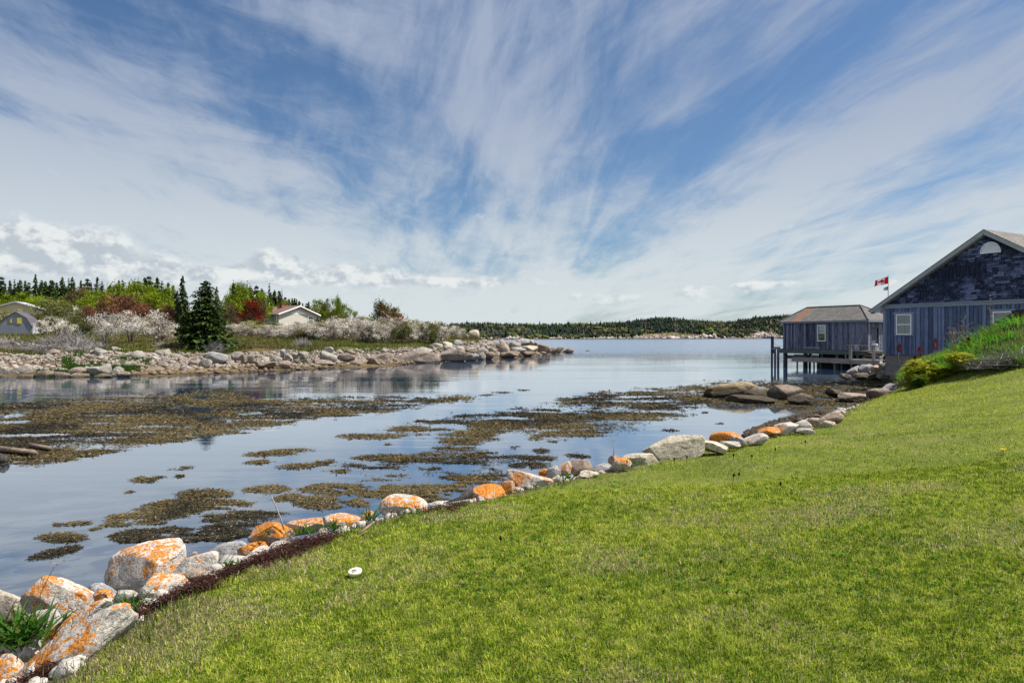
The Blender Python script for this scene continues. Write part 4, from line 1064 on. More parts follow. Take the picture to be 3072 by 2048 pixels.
for k, (nm, poly, cover, lab) in enumerate(MATS):
    pa = np.array(poly, float); lo, hi = pa.min(0) - (60, 8), pa.max(0) + (60, 8)
    N = int((hi - lo)[0] * (hi - lo)[1] * 1.25)
    Q = np.c_[r.uniform(lo[0], hi[0], N), r.uniform(lo[1], hi[1], N)]
    d = CAMZ * FOC / (Q[:, 1] - VH); X = np.c_[(Q[:, 0] - UC) / FOC * d, d]
    amp = (Q[:, 1] - VH) / 200.0
    w = np.c_[(fbm(X * .9, 4, 61) - .5) * 120, (fbm(X * .9 + 9, 4, 62) - .5) * 34 * amp]
    w2 = np.c_[(fbm(X * np.array([2.2, 7]), 4, 63) - .5) * 90, (fbm(X * np.array([2.2, 7]) + 9, 4, 64) - .5) * 26 * amp]
    inside = inpoly(Q + w * .7 + w2 + r.normal(0, 1, Q.shape) * np.array([9, 2.2]), poly)
    hole = fbm(X * np.array([.35, .8]) * 1.4, 5, 65)
    keep = inside & (hole < np.interp(cover, [.4, .65], [.58, .70]) + (r.uniform(0, 1, N) - .5) * .05)
    thin = fbm(X * np.array([.7, 2.4]), 4, 67); keep &= r.random(N) < np.clip((.66 - thin) * 5.0, .12, 1)
    fronds('rockweed', Q[keep], lab, 100 + k)
UV = []
for (u, v, a, b, rot) in ELL:
    n = int(a * b * 3.1 * .95) + 14
    q = r.normal(0, .52, (n, 2)); q = q[np.linalg.norm(q, axis=1) < 1.15]
    c, s = math.cos(R(rot)), math.sin(R(rot))
    q = q * (a, b); w = np.c_[u + q[:, 0] * c - q[:, 1] * s * .3, v + q[:, 0] * s + q[:, 1] * c]
    d = CAMZ * FOC / (w[:, 1] - VH); X = np.c_[(w[:, 0] - UC) / FOC * d, d]
    UV.append(w[fbm(X * 3.2, 3, 66) < .60])
fronds('rockweed', np.vstack(UV), 'scattered small tufts of rockweed drifting on the open water', 200)

# ------------------------------------------------------------------ dried wrack heaped along the lawn edge
WR = [[(842, 1606), (930, 1600), (1020, 1606), (985, 1630), (946, 1653), (905, 1672), (872, 1683), (800, 1705), (740, 1722), (650, 1760), (600, 1785), (560, 1800), (500, 1828), (430, 1862), (380, 1880), (335, 1888), (330, 1862), (400, 1838), (470, 1812), (560, 1770), (590, 1742), (680, 1708), (745, 1690), (775, 1672), (778, 1645)],
      [(130, 1990), (210, 1920), (330, 1845), (350, 1852), (250, 1925), (150, 2010), (60, 2048), (0, 2048), (20, 2020)],
      [(1300, 1520), (1380, 1500), (1420, 1505), (1380, 1522), (1250, 1545)]]
r = np.random.default_rng(9); V, C, F, n0 = [], [], [], 0
for wi, poly in enumerate(WR):
    pa = np.array(poly, float); lo, hi = pa.min(0), pa.max(0)
    N = [13000, 3200, 600][wi]
    Q = np.c_[r.uniform(lo[0], hi[0], N * 3), r.uniform(lo[1], hi[1], N * 3)]
    wn_ = np.c_[(fbm(Q / 38., 3, 7) - .5) * 46, (fbm(Q / 38. + 40, 3, 8) - .5) * 46]
    Q = Q[inpoly(Q + wn_ + r.normal(0, 5, Q.shape), poly)][:N]
    PW = np.array([on(u, v, .72) for u, v in Q]); ZW = np.maximum(z_near(PW[:, :2]), .50)
    for (p, zw) in zip(PW, ZW):
        p = p.copy(); p[2] = zw + r.uniform(-.01, .05) + (.02 if wi == 0 else 0)
        L = r.uniform(.025, .09); w_ = r.uniform(.0016, .0042); a = r.uniform(0, 6.28); cur = r.uniform(-2.6, 2.6)
        pts = []; q = p.copy(); el = r.normal(0, .18)
        for s in range(5):
            pts.append(q.copy()); aa = a + cur * s / 4
            q = q + np.array([math.cos(aa) * math.cos(el), math.sin(aa) * math.cos(el), math.sin(el) - .1 * s / 4]) * L / 4
        tt = r.uniform(0, 1); col = np.array([.020, .010, .010]) * (1 - tt) + np.array([.075, .032, .026]) * tt
        if r.random() < .05: col = np.array([.22, .15, .12])
        for q in pts:
            V += [(q[0] - w_, q[1], q[2]), (q[0] + w_, q[1] + w_ * .5, q[2] + w_ * r.uniform(-.5, 1))]; C += [col, col]
        for s in range(4): b = n0 + s * 2; F.append((b, b + 1, b + 3, b + 2))
        n0 += 10
me = mk_mesh('dried_seaweed', np.array(V), np.array(F), M['weed'], np.array(C))
tag(link('dried_seaweed', me), 'dark maroon dried seaweed heaped between rocks and lawn', 'seaweed', None, 'stuff')
# ------------------------------------------------------------------ buildings
def boards(mb, x0, x1, z0, z1, y, w=.2, r=None, th=.03, holes=(), jag=0.0, zt=None, gap=.034):
    """vertical boards on the plane y (outer face towards -y)"""
    r = r or random.Random(3); x = x0
    while x < x1 - .01:
        ww = min(w * r.uniform(.8, 1.15), x1 - x); a, b = x + gap / 2, x + ww - gap / 2
        top = z1 if zt is None else min(zt(a), zt(b)); bot = z0 - r.uniform(0, jag)
        t = r.random(); off = r.uniform(-.006, .006)
        spans = [(bot, top)]
        for (hx0, hx1, hz0, hz1) in holes:
            if b > hx0 + .005 and a < hx1 - .005:
                ns = []
                for (s0, s1) in spans:
                    if s1 <= hz0 or s0 >= hz1: ns.append((s0, s1)); continue
                    if s0 < hz0: ns.append((s0, hz0))
                    if s1 > hz1: ns.append((hz1, s1))
                spans = ns
        for (s0, s1) in spans: mb.box(a, b, y - th - off, y, s0, s1, (t, t, t))
        x += ww
def window(parent, xc, z0, w, h, y, trim=None, curtain=True, fr=.055, tw=.10, glass='pane', wname='window'):
    """double hung window facing -y"""
    x0, x1 = xc - w / 2, xc + w / 2; z1 = z0 + h
    f = MB()
    f.box(x0, x0 + fr, y - .06, y + .05, z0, z1); f.box(x1 - fr, x1, y - .06, y + .05, z0, z1)
    f.box(x0 + fr, x1 - fr, y - .062, y + .05, z0, z0 + fr); f.box(x0 + fr, x1 - fr, y - .062, y + .05, z1 - fr, z1)
    zm = z0 + h * .5
    f.box(x0 + fr, x1 - fr, y - .05, y + .03, zm - fr * .4, zm + fr * .4)
    win = f.build(wname, M['white'], parent)
    p = MB(); p.box(x0 + fr, x1 - fr, y - .012, y - .004, z0 + fr, z1 - fr); p.build('pane', M[glass], win)
    b = MB(); b.box(x0 + fr, x1 - fr, y + .10, y + .50, z0 + fr, z1 - fr); 
    if curtain:
        c = MB(); n = 14
        for half in (0, 1):
            xa = x0 + fr if half == 0 else (x0 + x1) / 2 + .02; xb = (x0 + x1) / 2 - .02 if half == 0 else x1 - fr
            for k in range(n):
                a, b_ = xa + (xb - xa) * k / n, xa + (xb - xa) * (k + 1) / n
                ya, yb = y + .035 + .012 * math.sin(k * 1.9), y + .035 + .012 * math.sin((k + 1) * 1.9)
                c.face([(a, ya, z0 + fr), (b_, yb, z0 + fr), (b_, yb, z1 - fr), (a, ya, z1 - fr)])
        c.build('curtain', M['curtain'], win)
    if trim is not None:
        t = MB(); T = tw
        t.box(x0 - T, x0, y - .05, y, z0 - T * .6, z1 + .002, (.6,) * 3); t.box(x1, x1 + T, y - .05, y, z0 - T * .6, z1 + .002, (.6,) * 3)
        t.box(x0 - T - .03, x1 + T + .03, y - .065, y, z1 + .002, z1 + T, (.8,) * 3); t.box(x0, x1, y - .055, y, z0 - T * .6, z0 - .001, (.4,) * 3)
        t.build('frame', trim, win)
    return win

# --- big gabled house at the right
ANG = math.atan2(-.878, .478)
H = empty('house', (19.6, 36.0, 0), ANG)
tag(H, 'blue grey board house with dark shingled gable, at the right edge', 'house')
WZ0, BZ, ZAP, HW = 1.50, 4.02, 7.20, 5.02
LD = 9.0
slope = (ZAP + .0 - (BZ + .02)) / HW
rr = random.Random(11)
mb = MB(); boards(mb, .0, 2 * HW, WZ0, BZ - .12, 0, .20, rr, holes=[(.72, 1.52, 2.50, 3.58), (5.28, 6.08, 2.50, 3.58)], jag=.02)
mb.box(.03, 2 * HW - .03, .10, .14, WZ0 + .02, BZ - .14, (.1,) * 3) if False else None
mb.box(0.0, .74, .004, .05, WZ0, BZ - .1, (.0,) * 3); mb.box(1.5, 5.3, .004, .05, WZ0, BZ - .1, (0,) * 3); mb.box(6.06, 2 * HW, .004, .05, WZ0, BZ - .1, (0,) * 3)
for (a, b) in ((.74, 1.5), (5.3, 6.06)):
    mb.box(a, b, .004, .05, WZ0, 2.51, (0,) * 3); mb.box(a, b, .004, .05, 3.57, BZ - .1, (0,) * 3)
mb.build('wall', M['board_blue'], H)
mb = MB(); mb.box(0, .05, .06, LD, WZ0, BZ, (.5,) * 3); mb.box(2 * HW - .05, 2 * HW, .06, LD, WZ0, BZ, (.5,) * 3); mb.box(.06, 2 * HW - .06, LD - .05, LD, WZ0, BZ, (.5,) * 3)
mb.build('wall', M['board_blue'], H)
mb = MB(); boards(mb, -.012, .11, WZ0, BZ - .1, -.035, .2, rr, .02); mb.build('corner_board', M['trim_blue'], H)
mb = MB(); mb.box(-.03, 2 * HW + .03, -.075, .02, BZ - .13, BZ + .07, (.75,) * 3); mb.box(-.05, 2 * HW + .05, -.11, -.0755, BZ + .02, BZ + .072, (1,) * 3)
mb.build('belt_trim', M['trim_blue'], H)
mb = MB(); mb.prism([(0, BZ + .05), (2 * HW, BZ + .05), (HW, ZAP)], .03, .08, (0, 0, 0)); 
row = 0; z = BZ + .075
while z < ZAP - .05:
    hx = (z - BZ) / slope; x = hx + .03 - rr.uniform(0, .1)
    while x < 2 * HW - hx - .03:
        w = rr.uniform(.12, .34); xe = min(x + w, 2 * HW - hx - .03); xs_ = max(x, hx + .03)
        if xe - xs_ > .03:
            cx = (xs_ + xe) / 2
            ph_ = float(fbm(np.array([[cx * .9, z * 1.1]]), 4, 5)[0])
            light = np.clip((ph_ - .45) * 2.4 + .22 + (1 - abs(cx - 5.2) / 4) * .30, 0, 1)
            t = float(np.clip(light * rr.uniform(.1, 1.7) - .10, 0, 1)); 
            if rr.random() < .14: t *= .2
            y1 = -.028 - rr.uniform(0, .014); dz = rr.uniform(-.012, .012)
            ztop = z + .128; hx2 = (ztop - BZ) / slope
            xl, xr2 = max(xs_, hx2), min(xe, 2 * HW - hx2)
            if xr2 - xl > .02:
                mb.face([(xs_ + .003, y1, z + dz), (xe - .003, y1, z + dz), (xr2 - .003, .022, ztop), (xl + .003, .022, ztop)], (t, t, t))
                mb.face([(xs_ + .003, .03, z + dz), (xe - .003, .03, z + dz), (xe - .003, y1, z + dz), (xs_ + .003, y1, z + dz)], (0, 0, 0))
        x += w
    z += .108
mb.build('shingled_gable', M['shingle'], H)
# half round vent
mb = MB(); n = 20; vx, vz, vr = 5.17, 6.27, .44
arc = [(vx + vr * math.cos(math.pi * k / n), vz + .52 * math.sin(math.pi * k / n)) for k in range(n + 1)]
arci = [(vx + (vr - .045) * math.cos(math.pi * k / n), vz + .045 + (.52 - .09) * math.sin(math.pi * k / n)) for k in range(n + 1)]
for k in range(n):
    a, b, c_, d_ = arc[k], arc[k + 1], arci[k + 1], arci[k]
    mb.face([(a[0], -.07, a[1]), (b[0], -.07, b[1]), (c_[0], -.07, c_[1]), (d_[0], -.07, d_[1])]); mb.face([(a[0], .02, a[1]), (b[0], .02, b[1]), (b[0], -.07, b[1]), (a[0], -.07, a[1])])
mb.box(vx - vr, vx + vr, -.072, .02, vz - .004, vz + .045)
v_ = mb.build('gable_vent', M['white'], H)
mb = MB()
for k in range(9):
    zz_ = vz + .05 + k * .047; q = max(0, 1 - ((zz_ - vz) / .5) ** 2) ** .5 * (vr - .05)
    if q > .04: mb.box(vx - q, vx + q, -.055, -.03, zz_, zz_ + .036, (1,) * 3)
mb.prism([(p[0], p[1]) for p in arci], -.028, -.02)
mb.build('louvre', M['lidwhite'] if False else M['white'], v_)
window(H, 1.12, 2.52, .80, 1.05, -.03, M['trim_blue']); window(H, 5.68, 2.52, .80, 1.05, -.03, M['trim_blue'])
# roof
OV, FO, TH = .55, .34, .10
ridge_z = ZAP + .17; ez = ridge_z - slope * (HW + OV)
for side in (-1, 1):
    x_e = HW + side * (HW + OV)
    mb = MB()
    mb.prism([(HW, ridge_z), (x_e, ez), (x_e, ez - TH * .25), (HW, ridge_z - TH * .25)] if side > 0 else [(HW, ridge_z), (HW, ridge_z - TH * .25), (x_e, ez - TH * .25), (x_e, ez)], -FO, LD + .3)
    mb.build('roof', M['roof_main'], H)
    mb = MB(); t0, t1 = .028, .24
    poly = [(HW, ridge_z - t0), (x_e, ez - t0), (x_e, ez - t1 * .9), (HW, ridge_z - t1)]
    mb.prism(poly if side > 0 else poly[::-1], -FO + .02, -FO + .05, (.6,) * 3); mb.build('rake_board', M['trim_grey'], H)
    mb = MB(); poly = [(HW, ridge_z - .20), (x_e, ez - .20), (x_e, ez - .225), (HW, ridge_z - .225)]
    mb.prism(poly if side > 0 else poly[::-1], -FO + .055, .02, (.5,) * 3)
    xi = HW + side * (HW + .0)
    zb = BZ - .02
    pts = [(xi, ez - .03 + slope * OV - .02), (x_e, ez - .05), (x_e, ez - .17), (xi, ez - .17)]
    mb.prism(pts if side > 0 else pts[::-1], -FO + .056, .03, (.9,) * 3)
    mb.build('soffit', M['trim_grey'], H)
    mb = MB(); xa, xb = sorted((x_e, x_e + side * .10)); mb.box(xa, xb, -FO, LD + .3, ez - .12, ez - .02, (.5,) * 3); mb.build('gutter', M['iron'], H)
mb = MB(); mb.box(.06, 2 * HW, .05, .45, .4, WZ0 - .002); mb.box(.06, .4, .451, LD, .4, WZ0 - .002)
mb.build('foundation', M['concrete'], H)
mb = MB(); mb.box(.06, 2 * HW - .06, .6, LD - .1, WZ0 - .05, WZ0 + .01, (.3,) * 3); mb.build('floor', M['drift'], H)

# --- jetty house on piles
J = empty('boathouse', (22.44, 56.5, 0), ANG)
tag(J, 'weathered grey board boathouse with hipped roof standing on piles over the water', 'boathouse')
JL, JW, JZ0, JZ1 = 7.45, 3.5, 1.40, 3.50
rr = random.Random(5)
mb = MB(); boards(mb, 0, JL, JZ0, JZ1, 0, .15, rr, .03, [(3.30, 4.05, 2.02, 3.34)], jag=.05, gap=.018)
boards(mb, 0, JL, JZ0, JZ1, .035, .3, rr, .01, [(3.30, 4.05, 2.02, 3.34)])
mb.build('wall', M['board_grey'], J)
mb = MB()
mb.V = []; 
side = MB(); boards(side, 0, JW, JZ0, JZ1, 0, .16, rr, .03, [(.55, 1.25, 1.40, 3.05)], jag=.03, gap=.014)
o = side.build('wall', M['board_grey'], J); o.location = (JL, 0, 0); o.rotation_euler = (0, 0, R(90))
side = MB(); boards(side, 0, JW, JZ0, JZ1, 0, .16, rr, .03); boards(side, 0, JW, JZ0, JZ1, .01, .3, rr, .01)
o = side.build('wall', M['board_grey'], J); o.location = (0, JW, 0); o.rotation_euler = (0, 0, R(-90))
side = MB(); boards(side, 0, JL, JZ0, JZ1, 0, .2, rr, .03, [(3.0, 4.6, 2.1, 3.2)]); o = side.build('wall', M['board_grey'], J); o.location = (JL, JW, 0); o.rotation_euler = (0, 0, R(180))
mb = MB(); mb.box(.0, .70, 0, .05, 0, 1.65, (.35,) * 3); o = mb.build('door', M['board_grey'], J); o.location = (JL - .07, .55, 1.40); o.rotation_euler = (0, 0, R(90))
window(J, 3.675, 2.05, .74, 1.26, -.035, M['board_grey'], curtain=False)
mb = MB(); mb.box(1.95, 3.55, -.075, -.035, 1.44, 1.60, (.9,) * 3); mb.build('plank', M['board_grey'], J)
e0, e1 = .26, .22
zr, ze = 4.80, 3.62
A, B_, C_, D2 = (-e0, -e0, ze), (JL + e0, -e0, ze), (JL + e0, JW + e0, ze), (-e0, JW + e0, ze)
RL, RR = (.95, JW / 2, zr), (JL - 1.75, JW / 2, zr)
def roofpart(pts):
    m_ = MB(); m_.face(pts); lo = [(p[0], p[1], p[2] - .05) for p in pts]; m_.face(lo[::-1]); n_ = len(pts)
    for i in range(n_): j = (i + 1) % n_; m_.face([pts[j], pts[i], lo[i], lo[j]])
    return m_
for pts in ([A, B_, RR, RL], [B_, C_, RR], [C_, D2, RL, RR], [D2, A, RL]): roofpart(pts).build('roof', M['roof_grey'], J)
mb = MB(); z0_ = ze - .13
mb.box(-e0, JL + e0, -e0 + .0, -e0 + .03, z0_, ze - .052, (.45,) * 3); mb.box(JL + e0 - .03, JL + e0, -e0 + .031, JW + e0, z0_, ze - .052, (.8,) * 3); mb.box(-e0, -e0 + .03, -e0 + .031, JW + e0, z0_, ze - .052, (.5,) * 3)
mb.box(-e0 + .031, JL + e0 - .031, -e0 + .031, -.03, z0_ + .01, z0_ + .03, (.2,) * 3)
mb.build('fascia', M['trim_blue'], J)
for a, b in ((A, RL), (B_, RR), (C_, RR), (RL, RR)):
    mb = MB(); mb.tube([(a[0], a[1], a[2] + .02), (b[0], b[1], b[2] + .02)], .055, 5); mb.build('ridge_cap', M['roof_grey'], J)
mb = MB(); mb.box(.1, JL - .1, .1, JW - .1, 1.18, 1.38, (.4,) * 3); mb.build('floor', M['deck'], J)
# frame under it: green beam, cross timbers, piles
mb = MB(); mb.box(-.25, JL + .1, -.42, -.22, 1.06, 1.36, (.6,) * 3); mb.box(-.25, JL, -.20, .1, 1.30, 1.375, (.1,) * 3); mb.build('beam', M['green_beam'], J)
mb = MB(); mb.box(-.25, JL - .2, JW - .3, JW - .1, .95, 1.17, (.3,) * 3); mb.box(.5, 2.4, -.1, .02, .62, .90, (.8,) * 3); mb.build('beam', M['pile'], J)
prs = random.Random(8)
for i, (x, y, r_, zt_, m_) in enumerate([(-.25, -.3, .10, 1.36, 'pile'), (.15, .2, .10, 1.2, 'pile'), (.35, -.28, .09, 1.06, 'green_beam'), (2.3, -.3, .10, 1.06, 'green_beam'), (3.9, -.30, .10, 1.06, 'pile'), (5.2, -.3, .10, 1.06, 'green_beam'), (6.9, -.3, .12, 1.06, 'pile'),
                                         (1.0, 1.6, .11, 1.2, 'pile'), (2.2, 1.8, .11, 1.2, 'pile'), (3.4, 1.7, .11, 1.2, 'pile'), (0, 3.3, .11, 1.2, 'pile'), (1.6, 3.3, .11, 1.2, 'pile'), (3.2, 3.3, .11, 1.2, 'pile'), (4.8, 3.3, .11, 1.2, 'pile'), (6.6, 3.3, .11, 1.2, 'pile')]):
    mb = MB(); mb.tube([(x + prs.uniform(-.05, .05), y, -1.6), (x, y, .2), (x, y, zt_)], [r_ * 1.15, r_, r_ * .95], 10, (prs.random(),) * 3); mb.build('pile', M[m_], J, True)
for (x0, x1, y, z0_, z1_) in [(2.45, 7.35, 1.3, -1.0, 1.15), (.2, 2.5, 1.1, .55, .95), (2.55, 7.3, .3, .45, .72), (2.55, 7.4, .9, -.9, .55), (2.55, 7.4, .82, .30, .62)]:
    mb = MB(); 
    for q in range(5): mb.box(x0, x1, y - .02 * q, y + .3, z0_ + q * (z1_ - z0_) / 5, z0_ + (q + 1) * (z1_ - z0_) / 5 - .02, (prs.random() * .6,) * 3)
    mb.build('crib_wall', M['pile'], J)
# leftmost mooring pile and the little landing beside the boathouse
def jloc(x, y, z=0):
    c, s = math.cos(ANG), math.sin(ANG); return (22.44 + x * c - y * s, 56.5 + x * s + y * c, z)
mb = MB(); mb.tube([(0, 0, -1.6), (0, 0, .5), (0.02, 0, 2.42)], [.10, .085, .10], 10, (.4,) * 3)
mb.box(-.13, .12, -.14, -.105, 1.0, 2.40, (.7,) * 3)
o = mb.build('mooring_pile', M['pile'], None); o.location = jloc(-1.02, -.15); tag(o, 'tall dark mooring pile left of the boathouse', 'mooring pile')
L_ = empty('landing', jloc(-1.0, 0), ANG); tag(L_, 'narrow plank landing joining the mooring pile to the boathouse', 'landing')
mb = MB(); mb.box(.1, 1.02, -.35, .5, 1.36, 1.42, (.9,) * 3); mb.build('planks', M['deck'], L_)
mb = MB(); mb.box(.1, 1.02, -.38, -.352, 1.44, 1.56, (.4,) * 3); mb.build('toe_board', M['pile'], L_)
mb = MB(); mb.tube([(.35, -.2, -1.6), (.35, -.2, 1.36)], .085, 10, (.8,) * 3); mb.build('post', M['pile'], L_, True)
mb = MB(); pts = [(.05 + k * .09, -.2, 1.98 - .22 * math.sin(math.pi * k / 14) - .016 * k) for k in range(12)]; mb.tube(pts, .012, 5)
o = mb.build('mooring_rope', M['pile'], None); o.location = jloc(-1.0, 0); o.rotation_euler = (0, 0, ANG); tag(o, 'thin slack rope between mooring pile and boathouse', 'rope')

# --- low walkway with railing in front of the boathouse
Wk = empty('walkway', jloc(2.0, -1.35), ANG - .02); tag(Wk, 'low timber walkway running in front of the boathouse to the rocks', 'walkway')
WL = 7.4
mb = MB(); rr = random.Random(2); x = 0
while x < WL: mb.box(x, x + .135, 0, 1.0, .74, .775, (rr.random(),) * 3); x += .14
mb.build('deck', M['deck'], Wk)
mb = MB(); mb.box(-.05, 3.55, -.045, -.003, .45, .765, (.55,) * 3); mb.box(3.56, WL, -.045, -.003, .44, .765, (.7,) * 3); mb.build('fascia', M['deck'], Wk)
for x in (.35, 1.9, 3.7, 5.1, WL - .2):
    mb = MB(); mb.box(x, x + .09, .05, .14, -1.4, .74, (.3,) * 3); mb.box(x, x + .09, .8, .89, -1.4, .74, (.3,) * 3); mb.build('post', M['deck'], Wk)
for x in (1.0, 4.0): 
    mb = MB(); mb.box(x, x + .1, .9, .96, .776, 1.06, (.3,) * 3); mb.build('upright', M['deck'], Wk)
RX = [5.05, 6.85]
RA = empty('railing', jloc(2.0, -1.35), ANG - .02); tag(RA, 'bare timber railing at the right end of the walkway', 'railing')
for x in RX:
    for q in (0, .14):
        mb = MB(); mb.box(x + q, x + q + .09, -.10, -.046, .40, 1.76, (.5 + q,) * 3); mb.build('post', M['deck'], RA)
mb = MB(); mb.box(RX[0] - .12, RX[1] + .42, -.12, .03, 1.762, 1.80, (.95,) * 3); mb.build('rail', M['deck'], RA)
S_ = empty('steps', jloc(7.3, -.5), ANG); tag(S_, 'short flight of pale wooden steps behind the railing', 'steps')
for k in range(4): mb = MB(); mb.box(0, 1.3, .1 + k * .22, .36 + k * .22, .82 + k * .18, .86 + k * .18, (.9,) * 3); mb.build('tread', M['deck'], S_)
for x in (-.05, 1.31): mb = MB(); mb.prism([(0.05, .76), (.95, 1.48), (1.05, 1.38), (.25, .70)], x, x + .04, (.5,) * 3, 'x'); mb.build('stringer', M['deck'], S_)
mb = MB(); mb.tube([(0, 0, 1.40), (.55, -.1, 2.45)], .05, 4, (.9,) * 3); o = mb.build('plank', M['board_grey'], None); o.location = jloc(6.75, -.28); o.rotation_euler = (0, 0, ANG); tag(o, 'grey plank leaning on the boathouse corner', 'plank')
mb = MB(); mb.tube([(0, 0, 1.42), (.4, -.1, 2.0)], .045, 4, (.9,) * 3); o = mb.build('plank', M['deck'], None); o.location = jloc(8.15, -.1); o.rotation_euler = (0, 0, ANG); tag(o, 'short pale plank leaning near the house corner', 'plank')
def barrel(loc, r_, h, name, lab):
    mb = MB(); prof = [(0, .86), (.03, .95), (.12, 1), (.3, 1.02), (.32, 1.05), (.36, 1.02), (.6, 1.02), (.64, 1.05), (.68, 1.02), (.9, 1), (.97, .93), (1, .86)]
    pts = [(0, 0, p[0] * h) for p in prof]; mb.tube(pts, [r_ * p[1] for p in prof], 20); o = mb.build(name, M['barrel'], None, True); o.location = loc; tag(o, lab, 'barrel')
P_ = empty('porch', jloc(6.6, -.9), ANG); tag(P_, 'small plank porch at the boathouse corner', 'porch')
mb = MB(); mb.box(-.1, 3.6, .3, .88, 1.34, 1.39, (.6,) * 3); mb.build('planks', M['deck'], P_)
for x in (0, 1.7, 3.4): mb = MB(); mb.box(x, x + .1, .32, .42, -1.2, 1.34, (.4,) * 3); mb.build('post', M['pile'], P_)
barrel(jloc(6.75, -.16, 1.39), .17, .42, 'barrel', 'pale plastic barrel at the left railing post')
barrel(jloc(8.1, -.10, 1.39), .22, .50, 'barrel', 'pale plastic barrel between plank and house corner')

# --- flag pole behind the house
px_, py_ = 25.9, 47.0
FP = empty('flagpole', (px_, py_, .6)); tag(FP, 'slim flagpole rising behind the left roof slope', 'flagpole')
mb = MB(); mb.tube([(0, 0, 0), (0, 0, 5.9), (0, 0, 6.07)], [.035, .02, .02], 8); mb.build('pole', M['iron'], FP, True)
mb = MB(); mb.box(-.3, .3, -.3, .3, -.9, .0); mb.build('base', M['concrete'], FP)
def mat_vcol(name):
    m, nt, out = new_mat(name); c = nt.attr('Col')
    d = nt.n.new('ShaderNodeBsdfDiffuse'); t = nt.n.new('ShaderNodeBsdfTranslucent'); nt.put(d.inputs[0], c); nt.put(t.inputs[0], c)
    mx = nt.n.new('ShaderNodeMixShader'); mx.inputs[0].default_value = .5; nt.l.new(d.outputs[0], mx.inputs[1]); nt.l.new(t.outputs[0], mx.inputs[2]); nt.l.new(mx.outputs[0], out.inputs['Surface']); return m
M['flag'] = mat_vcol('flag_cloth')
LEAF = [(0, .92), (.10, .72), (.24, .80), (.20, .48), (.40, .62), (.45, .50), (.62, .52), (.56, .34), (.66, .26), (.40, .05), (.44, -.08), (.05, -.02), (.06, -.42), (-.06, -.42), (-.05, -.02), (-.44, -.08), (-.40, .05), (-.66, .26), (-.56, .34), (-.62, .52), (-.45, .50), (-.40, .62), (-.20, .48), (-.24, .80), (-.10, .72)]
def flag(name, loc, w, h, colf, lab, droop):
    nx, ny = 72, 40; V, C = [], []
    for j in range(ny + 1):
        for i in range(nx + 1):
            s, t = i / nx, j / ny
            V.append((-s * w * .93, .09 * math.sin(s * 9 + t * 1.5) * s ** .5, -droop * w * s + h * (t - 1) * (1 - .25 * s) + .03 * math.sin(s * 11 + t * 3) * s))
            C.append(colf(s, t))
    i = np.arange(nx * ny); b = (i // nx) * (nx + 1) + i % nx
    me = mk_mesh(name, np.array(V), np.c_[b, b + 1, b + nx + 2, b + nx + 1], M['flag'], np.array(C), True)
    o = link(name, me, None, loc); tag(o, lab, 'flag'); return o
def canada(s, t):
    red, wh = (.62, .015, .03), (.75, .74, .74)
    if s < .25 or s > .75: return red
    q = np.array([[(s - .5) * 2 / .5 * .62, (t - .5) * 2.1 + .22]])
    return red if inpoly(q, LEAF)[0] else wh
flag('flag', (px_ - .02, py_, 6.55), .98, .50, canada, 'red and white maple leaf flag flying to the left', .30)
def stripes(s, t):
    k = int(t * 7) % 2
    if t > .5 and s < .4: return (.03, .05, .18)
    return (.06, .09, .25) if k == 0 else (.7, .72, .76)
flag('flag', (px_ - .02, py_, 5.86), .34, .26, stripes, 'small blue and white striped flag below the red one', .25)

# --- dark timber stair at the right edge above the bank
ST = empty('stair', (0, 0, 0)); tag(ST, 'dark timber stair side climbing out of the frame above the grassy bank', 'stair')
a, b = at(2925, 1012, 25.0), at(3050, 938, 24.5)
mb = MB(); mb.tube([tuple(a), tuple(b)], .09, 4, (.8,) * 3); mb.build('handrail', M['dark_wood'], ST)
a2, b2 = at(2925, 1030, 25.05), at(3065, 965, 24.6); mb = MB(); mb.tube([tuple(a2), tuple(b2)], .10, 4, (.3,) * 3); mb.build('stringer', M['dark_wood'], ST)
c0 = at(3040, 935, 24.5)
mb = MB()
for k in range(9): mb.box(c0[0] + k * .2, c0[0] + k * .2 + .185, c0[1] + k * .1, c0[1] + .1 + k * .1, 2.0, c0[2] + .04 + k * .02, (prs.random() * .5,) * 3)
mb.build('side_boards', M['dark_wood'], ST)

